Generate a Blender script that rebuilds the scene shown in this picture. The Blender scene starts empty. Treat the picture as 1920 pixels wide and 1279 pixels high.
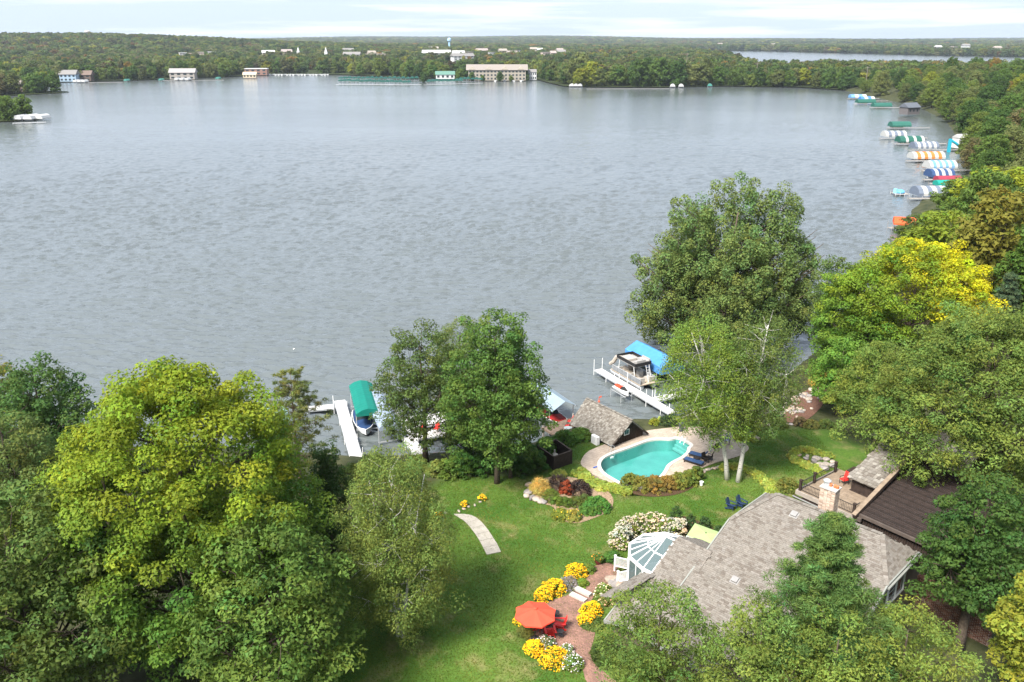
import bpy, math, random
import numpy as np
from mathutils import Vector, Matrix

# ------------------------------------------------------------------ scene, camera, sky, sun, exposure
scene = bpy.context.scene
COL = scene.collection
PITCH, CAMH, FPX = math.radians(19.5), 42.0, 1600.0
cam_data = bpy.data.cameras.new('camera')
cam_data.lens = 30.0; cam_data.sensor_width = 36.0
cam_data.clip_start = 0.5; cam_data.clip_end = 40000
cam = bpy.data.objects.new('camera', cam_data); COL.objects.link(cam)
cam.location = (0, 0, CAMH); cam.rotation_euler = (math.radians(90) - PITCH, 0, 0)
scene.camera = cam
SUN_EL, SUN_AZ = math.radians(50), math.radians(218)      # azimuth clockwise from +Y (the view): from behind left
world = bpy.data.worlds.new('World'); scene.world = world; world.use_nodes = True
def build_world():
    nt = world.node_tree; nt.nodes.clear(); N = nt.nodes.new; L = nt.links.new
    out = N('ShaderNodeOutputWorld'); bg = N('ShaderNodeBackground'); sky = N('ShaderNodeTexSky')
    sky.sky_type = 'NISHITA'; sky.sun_disc = False; sky.sun_elevation = SUN_EL; sky.sun_rotation = SUN_AZ
    sky.altitude = 0; sky.air_density = 1.0; sky.dust_density = 1.4; sky.ozone_density = 1.5
    tc = N('ShaderNodeTexCoord')
    mp = N('ShaderNodeMapping'); mp.inputs['Scale'].default_value = (3.0, 3.0, 60.0); mp.inputs['Location'].default_value = (3.3, 1.7, 0.4)
    L(tc.outputs['Generated'], mp.inputs[0])
    n1 = N('ShaderNodeTexNoise'); n1.inputs['Scale'].default_value = 1.0; n1.inputs['Detail'].default_value = 7; n1.inputs['Roughness'].default_value = 0.55
    L(mp.outputs[0], n1.inputs['Vector'])
    rp = N('ShaderNodeValToRGB'); rp.color_ramp.elements[0].position = 0.50; rp.color_ramp.elements[1].position = 0.66
    L(n1.outputs[0], rp.inputs[0])
    thin = N('ShaderNodeMix'); thin.data_type = 'RGBA'; thin.inputs['Factor'].default_value = 0.84; L(sky.outputs[0], thin.inputs['A']); thin.inputs['B'].default_value = (4.75, 5.65, 7.05, 1)     # thin high cloud
    mm = N('ShaderNodeMath'); mm.operation = 'MULTIPLY'; L(rp.outputs[0], mm.inputs[0]); mm.inputs[1].default_value = 0.85
    mix = N('ShaderNodeMix'); mix.data_type = 'RGBA'; L(mm.outputs[0], mix.inputs['Factor']); L(thin.outputs['Result'], mix.inputs['A']); mix.inputs['B'].default_value = (7.7, 7.8, 8.0, 1)
    L(mix.outputs['Result'], bg.inputs[0]); bg.inputs[1].default_value = 0.064
    L(bg.outputs[0], out.inputs[0])
build_world()
sun_data = bpy.data.lights.new('sun', 'SUN'); sun_data.energy = 3.8; sun_data.angle = math.radians(18); sun_data.color = (1, 0.955, 0.89)
sun = bpy.data.objects.new('sun', sun_data); COL.objects.link(sun)
sd = Vector((math.sin(SUN_AZ) * math.cos(SUN_EL), math.cos(SUN_AZ) * math.cos(SUN_EL), math.sin(SUN_EL)))
sun.rotation_euler = sd.to_track_quat('Z', 'Y').to_euler()
vs = scene.view_settings; vs.view_transform = 'Standard'; vs.look = 'None'; vs.gamma = 1; vs.exposure = 1.46; vs.use_curve_mapping = False
scene.render.engine = 'CYCLES'
scene.cycles.use_denoising = True
scene.cycles.max_bounces = 8; scene.cycles.transparent_max_bounces = 12; scene.cycles.diffuse_bounces = 4
scene.cycles.caustics_reflective = False; scene.cycles.caustics_refractive = False
scene.cycles.volume_bounces = 0

# ------------------------------------------------------------------ helpers
R = math.radians
rng = np.random.default_rng(7); random.seed(7)
CPI, SPI = math.cos(PITCH), math.sin(PITCH)
def ray(px, py):
    x = (px - 960) / FPX; y = (639.5 - py) / FPX
    return Vector((x, CPI + y * SPI, -SPI + y * CPI))
def P(px, py, z):
    d = ray(px, py); t = (z - CAMH) / d.z
    return Vector((0, 0, CAMH)) + d * t
def depth(v): return v[1] * CPI + (CAMH - v[2]) * SPI
def ztop(v, py):            # height at ground point v that shows at picture row py
    y = (639.5 - py) / FPX; k = (-SPI + y * CPI) / (CPI + y * SPI)
    return CAMH + v[1] * k

def tag(o, label=None, cat=None, group=None, kind=None):
    if label: o['label'] = label
    if cat: o['category'] = cat
    if group: o['group'] = group
    if kind: o['kind'] = kind
    return o
def empty(name, loc=(0, 0, 0), rz=0.0, label=None, cat=None, group=None):
    o = bpy.data.objects.new(name, None); COL.objects.link(o); o.location = loc; o.rotation_euler = (0, 0, rz)
    return tag(o, label, cat, group)
def obj(name, me, parent=None, loc=None, rz=None):
    o = bpy.data.objects.new(name, me); COL.objects.link(o)
    if parent: o.parent = parent
    if loc is not None: o.location = loc
    if rz is not None: o.rotation_euler = (0, 0, rz)
    return o
def copy_tree(o, parent=None):
    c = o.copy(); COL.objects.link(c); c.parent = parent
    for ch in list(o.children): copy_tree(ch, c)
    return c
class MB:
    """collects shapes; build() links them as one mesh object"""
    def __init__(s): s.v = []; s.f = []; s.c = []; s.m = []
    def add(s, vs, fs, col=None, mi=0):
        b = len(s.v); s.v.extend([tuple(v) for v in vs]); s.f.extend([tuple(b + i for i in f) for f in fs])
        s.c.extend([col] * len(fs)); s.m.extend([mi] * len(fs)); return s
    def box(s, c, size, rz=0, M=None, col=None, mi=0):
        hx, hy, hz = size[0] / 2, size[1] / 2, size[2] / 2
        pts = [Vector((x, y, z)) for x in (-hx, hx) for y in (-hy, hy) for z in (-hz, hz)]
        m = Matrix.Rotation(rz, 3, 'Z') if M is None else M
        pts = [m @ p + Vector(c) for p in pts]
        return s.add(pts, [(0, 1, 3, 2), (4, 6, 7, 5), (0, 4, 5, 1), (2, 3, 7, 6), (0, 2, 6, 4), (1, 5, 7, 3)], col, mi)
    def bar(s, p0, p1, w, h, col=None, mi=0):
        p0, p1 = Vector(p0), Vector(p1); d = p1 - p0; L = d.length
        if L < 1e-6: return s
        x = d / L; up = Vector((0, 0, 1)) if abs(x.z) < 0.98 else Vector((0, 1, 0))
        y = up.cross(x).normalized(); z = x.cross(y)
        return s.box((p0 + p1) / 2, (L, w, h), M=Matrix((x, y, z)).transposed(), col=col, mi=mi)
    def cyl(s, p0, p1, r0, r1=None, n=8, cap=True, col=None, mi=0):
        r1 = r0 if r1 is None else r1; p0, p1 = Vector(p0), Vector(p1); x = (p1 - p0).normalized()
        up = Vector((0, 0, 1)) if abs(x.z) < 0.9 else Vector((1, 0, 0)); a = up.cross(x).normalized(); b = x.cross(a)
        vs = []
        for p, r in ((p0, r0), (p1, r1)):
            for i in range(n):
                t = 2 * math.pi * i / n; vs.append(p + a * math.cos(t) * r + b * math.sin(t) * r)
        fs = [(i, (i + 1) % n, n + (i + 1) % n, n + i) for i in range(n)]
        if cap: fs += [tuple(range(n))[::-1], tuple(range(n, 2 * n))]
        return s.add(vs, fs, col, mi)
    def tube(s, pts, rad, n=6, col=None, mi=0):
        pts = [Vector(p) for p in pts]; k = len(pts); rad = rad if isinstance(rad, (list, tuple)) else [rad] * k
        vs = []
        for i, p in enumerate(pts):
            x = (pts[min(i + 1, k - 1)] - pts[max(i - 1, 0)]).normalized()
            up = Vector((0, 0, 1)) if abs(x.z) < 0.9 else Vector((1, 0, 0)); a = up.cross(x).normalized(); b = x.cross(a)
            for j in range(n):
                t = 2 * math.pi * j / n; vs.append(p + a * math.cos(t) * rad[i] + b * math.sin(t) * rad[i])
        fs = [(i * n + j, i * n + (j + 1) % n, (i + 1) * n + (j + 1) % n, (i + 1) * n + j) for i in range(k - 1) for j in range(n)]
        fs += [tuple(range(n))[::-1], tuple(range((k - 1) * n, k * n))]
        return s.add(vs, fs, col, mi)
    def lathe(s, c, prof, n=16, col=None, mi=0):
        vs = []; c = Vector(c); k = len(prof)
        for r, z in prof:
            for j in range(n):
                t = 2 * math.pi * j / n; vs.append(c + Vector((math.cos(t) * r, math.sin(t) * r, z)))
        fs = [(i * n + j, i * n + (j + 1) % n, (i + 1) * n + (j + 1) % n, (i + 1) * n + j) for i in range(k - 1) for j in range(n)]
        fs += [tuple(range(n))[::-1], tuple(range((k - 1) * n, k * n))]
        return s.add(vs, fs, col, mi)
    def poly(s, pts, h, col=None, mi=0):            # slab: top polygon extruded down by h
        n = len(pts); vs = [tuple(p) for p in pts] + [(p[0], p[1], p[2] - h) for p in pts]
        fs = [tuple(range(n)), tuple(range(n, 2 * n))[::-1]] + [(i, n + i, n + (i + 1) % n, (i + 1) % n) for i in range(n)]
        return s.add(vs, fs, col, mi)
    def mesh(s, name, mats, smooth=False):
        me = bpy.data.meshes.new(name); me.from_pydata(s.v, [], s.f)
        for m in (mats if isinstance(mats, (list, tuple)) else [mats]): me.materials.append(m)
        if any(s.m): me.polygons.foreach_set('material_index', s.m)
        if any(c is not None for c in s.c):
            a = me.attributes.new('col', 'FLOAT_COLOR', 'FACE')
            a.data.foreach_set('color', np.array([(1, 1, 1, 1) if c is None else (c[0], c[1], c[2], 1) for c in s.c], dtype=np.float32).ravel())
        if smooth: me.polygons.foreach_set('use_smooth', [True] * len(me.polygons))
        me.update(); return me
    def build(s, name, mats, parent=None, loc=None, rz=None, smooth=False):
        return obj(name, s.mesh(name, mats, smooth), parent, loc, rz)

# ------------------------------------------------------------------ materials
MATS = {}
def mat(name, color, rough=0.7, spec=0.3, var=0.25, scale=3.0, c2=None, bump=0.0, bscale=20.0, metal=0.0, attr=None, coords='Object', detail=4, stretch=None, trans=0.0):
    """noise-varied procedural material; attr: multiply by that face attribute"""
    if name in MATS: return MATS[name]
    m = bpy.data.materials.new(name); m.use_nodes = True; nt = m.node_tree; N = nt.nodes.new; L = nt.links.new
    bs = nt.nodes['Principled BSDF']; bs.inputs['Roughness'].default_value = rough; bs.inputs['Specular IOR Level'].default_value = spec
    bs.inputs['Metallic'].default_value = metal
    tc = N('ShaderNodeTexCoord'); src = tc.outputs[coords]
    if stretch:
        mp = N('ShaderNodeMapping'); mp.inputs['Scale'].default_value = stretch; L(src, mp.inputs[0]); src = mp.outputs[0]
    n = N('ShaderNodeTexNoise'); n.inputs['Scale'].default_value = scale; n.inputs['Detail'].default_value = detail; L(src, n.inputs['Vector'])
    r = N('ShaderNodeValToRGB'); r.color_ramp.elements[0].position = 0.3; r.color_ramp.elements[1].position = 0.72
    d = c2 if c2 is not None else tuple(min(1, c * (1 + var)) for c in color)
    a = color if c2 is not None else tuple(c * (1 - var) for c in color)
    r.color_ramp.elements[0].color = (*a, 1); r.color_ramp.elements[1].color = (*d, 1); L(n.outputs[0], r.inputs[0])
    colr = r.outputs[0]
    if attr:
        at = N('ShaderNodeAttribute'); at.attribute_name = attr
        mu = N('ShaderNodeMix'); mu.data_type = 'RGBA'; mu.blend_type = 'MULTIPLY'; mu.inputs['Factor'].default_value = 1
        L(colr, mu.inputs['A']); L(at.outputs['Color'], mu.inputs['B']); colr = mu.outputs['Result']
    L(colr, bs.inputs['Base Color'])
    if bump:
        n2 = N('ShaderNodeTexNoise'); n2.inputs['Scale'].default_value = bscale; n2.inputs['Detail'].default_value = 5; L(src, n2.inputs['Vector'])
        b = N('ShaderNodeBump'); b.inputs['Strength'].default_value = bump; b.inputs['Distance'].default_value = 0.05
        L(n2.outputs[0], b.inputs['Height']); L(b.outputs[0], bs.inputs['Normal'])
    MATS[name] = m; return m
def leaf_mat(name, inst=False, trans=0.32, gain=1.0):
    if name in MATS: return MATS[name]
    m = bpy.data.materials.new(name); m.use_nodes = True; nt = m.node_tree; N = nt.nodes.new; L = nt.links.new
    nt.nodes.clear(); out = N('ShaderNodeOutputMaterial')
    at = N('ShaderNodeAttribute'); at.attribute_name = 'col'
    if inst:
        oi = N('ShaderNodeAttribute'); oi.attribute_type = 'INSTANCER'; oi.attribute_name = 'tint'; oc = oi.outputs['Color']
    else:
        oi = N('ShaderNodeObjectInfo'); oc = oi.outputs['Color']
    mu = N('ShaderNodeMix'); mu.data_type = 'RGBA'; mu.blend_type = 'MULTIPLY'; mu.inputs['Factor'].default_value = 1
    L(at.outputs['Color'], mu.inputs['A']); L(oc, mu.inputs['B'])
    g_ = N('ShaderNodeMix'); g_.data_type = 'RGBA'; g_.blend_type = 'MULTIPLY'; g_.inputs['Factor'].default_value = 1; L(mu.outputs['Result'], g_.inputs['A']); g_.inputs['B'].default_value = (1.45, 1.53, 1.12, 1); mu = g_
    bs = N('ShaderNodeBsdfPrincipled'); bs.inputs['Roughness'].default_value = 0.6; bs.inputs['Specular IOR Level'].default_value = 0.12
    L(mu.outputs['Result'], bs.inputs['Base Color'])
    tr = N('ShaderNodeBsdfTranslucent')
    hs = N('ShaderNodeHueSaturation'); hs.inputs['Hue'].default_value = 0.485; hs.inputs['Value'].default_value = 1.5; L(mu.outputs['Result'], hs.inputs['Color'])
    L(hs.outputs[0], tr.inputs[0])
    ms = N('ShaderNodeMixShader'); ms.inputs[0].default_value = trans; L(bs.outputs[0], ms.inputs[1]); L(tr.outputs[0], ms.inputs[2]); L(ms.outputs[0], out.inputs[0])
    MATS[name] = m; return m
LEAF = leaf_mat('leaf'); LEAFI = leaf_mat('leaf_forest', inst=True)
BARK = mat('bark', (0.10, 0.078, 0.058), 0.9, 0.1, 0.35, 6, bump=0.6, bscale=18)
BARKP = mat('bark_pine', (0.17, 0.12, 0.085), 0.9, 0.1, 0.35, 6, bump=0.6, bscale=18)
def birch_bark():
    m = bpy.data.materials.new('bark_birch'); m.use_nodes = True; nt = m.node_tree; N = nt.nodes.new; L = nt.links.new
    bs = nt.nodes['Principled BSDF']; bs.inputs['Roughness'].default_value = 0.75
    tc = N('ShaderNodeTexCoord'); mp = N('ShaderNodeMapping'); mp.inputs['Scale'].default_value = (2.5, 2.5, 7); L(tc.outputs['Object'], mp.inputs[0])
    n = N('ShaderNodeTexNoise'); n.inputs['Scale'].default_value = 1.3; n.inputs['Detail'].default_value = 5; L(mp.outputs[0], n.inputs['Vector'])
    r = N('ShaderNodeValToRGB'); e = r.color_ramp.elements; e[0].position = 0.34; e[0].color = (0.05, 0.045, 0.04, 1); e[1].position = 0.42; e[1].color = (0.66, 0.62, 0.57, 1)
    L(n.outputs[0], r.inputs[0]); L(r.outputs[0], bs.inputs['Base Color']); return m
BIRCH = birch_bark()
WHITE = mat('white_paint', (0.74, 0.74, 0.73), 0.5, 0.4, 0.06, 2)
DOCKW = mat('dock_white', (0.50, 0.485, 0.465), 0.6, 0.3, 0.1, 1.5, bump=0.1, bscale=8)
ALU = mat('aluminium', (0.62, 0.63, 0.64), 0.38, 0.5, 0.08, 4, metal=0.6)
DARKM = mat('dark_metal', (0.025, 0.023, 0.022), 0.5, 0.4, 0.2, 6)
DARKW = mat('dark_stained_wood', (0.040, 0.027, 0.021), 0.75, 0.25, 0.3, 4, bump=0.2, bscale=14)
REDP = mat('red_plastic', (0.72, 0.035, 0.028), 0.5, 0.4, 0.08, 3)
SHINGLE = mat('shingle', (0.88, 0.86, 0.84), 0.92, 0.15, 0.16, 9, attr='col', bump=0.35, bscale=60)
STONE = mat('stone', (0.30, 0.27, 0.24), 0.85, 0.25, 0.35, 2.2, attr='col', bump=0.5, bscale=9)
BRICKW = mat('brick_piece', (0.9, 0.9, 0.9), 0.9, 0.2, 0.2, 7, attr='col', bump=0.3, bscale=30)
MULCH = mat('mulch', (0.085, 0.05, 0.032), 0.95, 0.1, 0.5, 9, bump=0.8, bscale=30)
BLUEC = mat('navy_cushion', (0.035, 0.075, 0.17), 0.8, 0.2, 0.15, 5)
WICKER = mat('dark_wicker', (0.028, 0.02, 0.016), 0.7, 0.3, 0.3, 30, bump=0.4, bscale=80)
GLASSD = mat('dark_glass', (0.03, 0.04, 0.045), 0.08, 0.6, 0.2, 1)
PLANT = LEAF

# ------------------------------------------------------------------ land heights
SHORE = np.array([(-420, 60), (-120, 80), (-60, 84), (-30, 84), (-15, 81.5), (-5, 83), (3, 85), (9, 87.5), (16, 89.5), (20, 92.5), (28, 99), (37, 106),
                  (47, 119), (60, 140), (76, 170), (93, 203), (112, 235), (137, 262), (157, 300), (174, 333), (203, 400), (236, 480), (266, 580), (286, 770)], float)
LANDPOLY = np.vstack([SHORE, [(900, 770), (900, -60), (-420, -60)]])
POOLC = P(1212, 865, 2.45)
def inside(px, py, poly):
    px, py = np.asarray(px, float), np.asarray(py, float); c = np.zeros(px.shape, bool); n = len(poly)
    for i in range(n):
        x0, y0 = poly[i][0], poly[i][1]; x1, y1 = poly[(i + 1) % n][0], poly[(i + 1) % n][1]
        if y0 == y1: continue
        hit = ((y0 > py) != (y1 > py)) & (px < (x1 - x0) * (py - y0) / (y1 - y0) + x0); c ^= hit
    return c
def polydist(px, py, line):
    px, py = np.asarray(px, float), np.asarray(py, float); best = np.full(px.shape, 1e9)
    for i in range(len(line) - 1):
        x0, y0 = line[i][0], line[i][1]; dx, dy = line[i + 1][0] - x0, line[i + 1][1] - y0
        t = np.clip(((px - x0) * dx + (py - y0) * dy) / (dx * dx + dy * dy), 0, 1)
        best = np.minimum(best, np.hypot(px - x0 - t * dx, py - y0 - t * dy))
    return best
def sdist(x, y):
    d = polydist(x, y, SHORE); return np.where(inside(x, y, LANDPOLY), d, -d)
def smooth(x, a, b):
    t = np.clip((x - a) / (b - a), 0, 1); return t * t * (3 - 2 * t)
def gz_np(x, y):
    x, y = np.asarray(x, float), np.asarray(y, float); s = sdist(x, y)
    h = np.interp(s, [-30, -10, -2, 0, 1.5, 4, 10, 20, 40, 80], [-5, -2.5, -.8, -.05, .8, 1.5, 2.35, 2.9, 3.5, 4.5])
    h = h + np.interp(s, [4, 40, 120, 300], [0, 2.5, 8, 13]) * smooth(x, 45, 80)
    k = 1 - smooth(np.hypot(x - POOLC.x, y - POOLC.y), 9.5, 14)
    return h * (1 - k) + np.where(s > -1, 2.40, h) * k
def gz(x, y): return float(gz_np(np.array([x]), np.array([y]))[0])
def G(px, py):
    d = ray(px, py); t0 = 30.0; o = Vector((0, 0, CAMH))
    ts = np.arange(25, 400, 0.25); z = CAMH + d.z * ts; g = gz_np(d.x * ts, d.y * ts)
    i = int(np.argmax(z <= g)); a, b = ts[max(i - 1, 0)], ts[i]
    za, zb = z[max(i - 1, 0)] - g[max(i - 1, 0)], z[i] - g[i]
    t = a + (b - a) * (za / (za - zb) if za != zb else 0)
    p = o + d * float(t); p.z = gz(p.x, p.y); return p

# ------------------------------------------------------------------ the setting: lake, ground, far land, haze
def water_mat():
    m = bpy.data.materials.new('lake_water'); m.use_nodes = True; nt = m.node_tree; N = nt.nodes.new; L = nt.links.new
    bs = nt.nodes['Principled BSDF']; bs.inputs['IOR'].default_value = 1.75; bs.inputs['Specular IOR Level'].default_value = 0.5
    bs.inputs['Base Color'].default_value = (0.098, 0.112, 0.112, 1)
    tc = N('ShaderNodeTexCoord')
    def noise(scale, det, sx, sy, rot=0.0, rough=0.55):
        mp = N('ShaderNodeMapping'); mp.inputs['Scale'].default_value = (sx, sy, 1); mp.inputs['Rotation'].default_value = (0, 0, rot); L(tc.outputs['Object'], mp.inputs[0])
        n = N('ShaderNodeTexNoise'); n.inputs['Scale'].default_value = scale; n.inputs['Detail'].default_value = det; n.inputs['Roughness'].default_value = rough
        L(mp.outputs[0], n.inputs['Vector']); return n
    big = noise(1, 3, 0.004, 0.011, 0.15)            # wind patches
    a = noise(1, 4, 0.38, 0.74, 0.16, 0.55); b = noise(1, 2, 1.2, 2.0, -0.3); c = noise(1, 3, 0.10, 0.21, -0.12)
    s1 = N('ShaderNodeMath'); s1.operation = 'MULTIPLY_ADD'; L(b.outputs[0], s1.inputs[0]); s1.inputs[1].default_value = 0.30; L(a.outputs[0], s1.inputs[2])
    s2 = N('ShaderNodeMath'); s2.operation = 'MULTIPLY_ADD'; L(c.outputs[0], s2.inputs[0]); s2.inputs[1].default_value = 1.1; L(s1.outputs[0], s2.inputs[2])
    st = N('ShaderNodeMapRange'); L(big.outputs[0], st.inputs[0]); st.inputs[1].default_value = 0.35; st.inputs[2].default_value = 0.65; st.inputs[3].default_value = 0.45; st.inputs[4].default_value = 1.0
    sx = N('ShaderNodeSeparateXYZ'); L(tc.outputs['Object'], sx.inputs[0])      # the waves die down away from the near shore
    yr = N('ShaderNodeMapRange'); yr.interpolation_type = 'SMOOTHSTEP'; L(sx.outputs[1], yr.inputs[0]); yr.inputs[1].default_value = 70; yr.inputs[2].default_value = 620; yr.inputs[3].default_value = 1.0; yr.inputs[4].default_value = 0.7
    sm = N('ShaderNodeMath'); sm.operation = 'MULTIPLY'; L(st.outputs[0], sm.inputs[0]); L(yr.outputs[0], sm.inputs[1])
    bp = N('ShaderNodeBump'); bp.inputs['Distance'].default_value = 0.30; L(sm.outputs[0], bp.inputs['Strength']); L(s2.outputs[0], bp.inputs['Height']); L(bp.outputs[0], bs.inputs['Normal'])
    rr = N('ShaderNodeMapRange'); rr.interpolation_type = 'SMOOTHSTEP'; L(sx.outputs[1], rr.inputs[0]); rr.inputs[1].default_value = 70; rr.inputs[2].default_value = 380; rr.inputs[3].default_value = 0.18; rr.inputs[4].default_value = 0.13
    L(rr.outputs[0], bs.inputs['Roughness'])
    return m
LAKEM = water_mat()
def sheet(name, pts, z, m, kind='structure'):
    me = bpy.data.meshes.new(name); me.from_pydata([(p[0], p[1], z) for p in pts], [], [tuple(range(len(pts)))]); me.materials.append(m)
    return tag(obj(name, me), kind=kind)
def lake_mesh():
    """wind-driven waves as real relief near the shore, flat sheet beyond"""
    r = np.random.default_rng(21); ys = [74.0]
    while ys[-1] < 640: ys.append(ys[-1] + .30 + .0052 * max(0, ys[-1] - 90))
    ys = np.array(ys); nx = 420; t = np.linspace(-1, 1, nx); Y = np.repeat(ys[:, None], nx, 1); X = t[None, :] * (.66 * Y + 14); Z = np.zeros_like(X)
    gust = .85 + .18 * np.sin(X * .021 + Y * .013 + 1) * np.sin(Y * .029 - X * .008) + .08 * np.sin(X * .07 + 2 * np.sin(Y * .04))
    for k in range(26):
        lam = 1.0 * 1.045 ** k; a = r.normal() * .42 + .12; kx, ky = math.sin(a) * 2 * math.pi / lam, math.cos(a) * 2 * math.pi / lam; ph = kx * X + ky * Y + r.random() * 6.28 + 1.3 * np.sin(X * .05 * r.uniform(.6, 1.4) + Y * .04 + k)
        s_ = np.sin(ph); Z += lam / 6.28 * .135 * (lam / 1.6) ** -.45 * (s_ + .35 * np.cos(2 * ph))
    Z *= gust * (1 - smooth(Y, 140, 620)) * (.35 + .65 * smooth(-sdist(X.ravel(), Y.ravel()).reshape(X.shape), -2, 9))
    ny = len(ys); idx = np.arange(nx * ny).reshape(ny, nx); q = np.stack([idx[:-1, :-1], idx[:-1, 1:], idx[1:, 1:], idx[1:, :-1]], -1).reshape(-1, 4)
    co = np.stack([X, Y, Z], -1).reshape(-1, 3); b = len(co); y0, y1 = ys[0], ys[-1]; x0, x1 = X[0, -1], X[-1, -1]
    ext = [(-3000, -200, 0), (3000, -200, 0), (3000, y0, 0), (-3000, y0, 0), (3000, y1, 0), (-3000, y1, 0), (3000, 1600, 0), (-3000, 1600, 0), (x0, y0, 0), (-x0, y0, 0), (x1, y1, 0), (-x1, y1, 0)]
    fs = q.tolist() + [tuple(b + i for i in f) for f in ((0, 1, 2, 8, 9, 3), (3, 9, 11, 5), (8, 2, 4, 10), (5, 11, 10, 4, 6, 7))]
    me = bpy.data.meshes.new('lake'); me.from_pydata(co.tolist() + ext, [], fs); me.polygons.foreach_set('use_smooth', [True] * len(me.polygons)); me.materials.append(LAKEM); tag(obj('lake', me), kind='structure'); print('lake quads', len(q))
lake_mesh()

def lawn_mat():
    m = bpy.data.materials.new('lawn'); m.use_nodes = True; nt = m.node_tree; N = nt.nodes.new; L = nt.links.new
    bs = nt.nodes['Principled BSDF']; bs.inputs['Roughness'].default_value = 0.85; bs.inputs['Specular IOR Level'].default_value = 0.15
    tc = N('ShaderNodeTexCoord')
    def noise(scale, det, st=(1, 1, 1), rot=0):
        mp = N('ShaderNodeMapping'); mp.inputs['Scale'].default_value = st; mp.inputs['Rotation'].default_value = (0, 0, rot); L(tc.outputs['Object'], mp.inputs[0])
        n = N('ShaderNodeTexNoise'); n.inputs['Scale'].default_value = scale; n.inputs['Detail'].default_value = det; n.inputs['Roughness'].default_value = 0.6; L(mp.outputs[0], n.inputs['Vector']); return n
    def ramp(src, p0, c0, p1, c1):
        r = N('ShaderNodeValToRGB'); e = r.color_ramp.elements; e[0].position = p0; e[1].position = p1; e[0].color = (*c0, 1); e[1].color = (*c1, 1); L(src, r.inputs[0]); return r.outputs[0]
    def mixc(f, a, b, mode='MIX'):
        x = N('ShaderNodeMix'); x.data_type = 'RGBA'; x.blend_type = mode
        if isinstance(f, float): x.inputs['Factor'].default_value = f
        else: L(f, x.inputs['Factor'])
        L(a, x.inputs['A']); L(b, x.inputs['B']); return x.outputs['Result']
    base = ramp(noise(0.22, 4).outputs[0], 0.35, (0.044, 0.104, 0.013), 0.68, (0.086, 0.146, 0.023))
    straw = N('ShaderNodeRGB'); straw.outputs[0].default_value = (0.21, 0.18, 0.075, 1)
    patch = ramp(noise(0.42, 6, (1.35, 1, 1), 0.6).outputs[0], 0.51, (0, 0, 0), 0.75, (0.85, 0.85, 0.85))
    c = mixc(patch, base, straw.outputs[0])
    fine = ramp(noise(5.0, 5, (1, 1.6, 1), 0.5).outputs[0], 0.25, (0.66, 0.66, 0.66), 0.75, (1.3, 1.3, 1.3))
    c = mixc(1.0, c, fine, 'MULTIPLY')
    # bank, woodland floor and lake bed: from the height of the land and the distance from the lawn
    sep = N('ShaderNodeSeparateXYZ'); L(tc.outputs['Object'], sep.inputs[0])
    low = N('ShaderNodeMapRange'); L(sep.outputs[2], low.inputs[0]); low.inputs[1].default_value = 0.55; low.inputs[2].default_value = 1.5; low.inputs[3].default_value = 1; low.inputs[4].default_value = 0
    at = N('ShaderNodeAttribute'); at.attribute_name = 'woods'
    soil = ramp(noise(0.6, 5).outputs[0], 0.35, (0.026, 0.034, 0.012), 0.7, (0.075, 0.075, 0.034))
    wf = N('ShaderNodeMath'); wf.operation = 'MAXIMUM'; L(low.outputs[0], wf.inputs[0]); L(at.outputs['Fac'], wf.inputs[1])
    c = mixc(wf.outputs[0], c, soil)
    L(c, bs.inputs['Base Color'])
    b = N('ShaderNodeBump'); b.inputs['Strength'].default_value = 0.5; b.inputs['Distance'].default_value = 0.08; L(noise(9, 4).outputs[0], b.inputs['Height']); L(b.outputs[0], bs.inputs['Normal'])
    return m
LAWN = lawn_mat()
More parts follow.
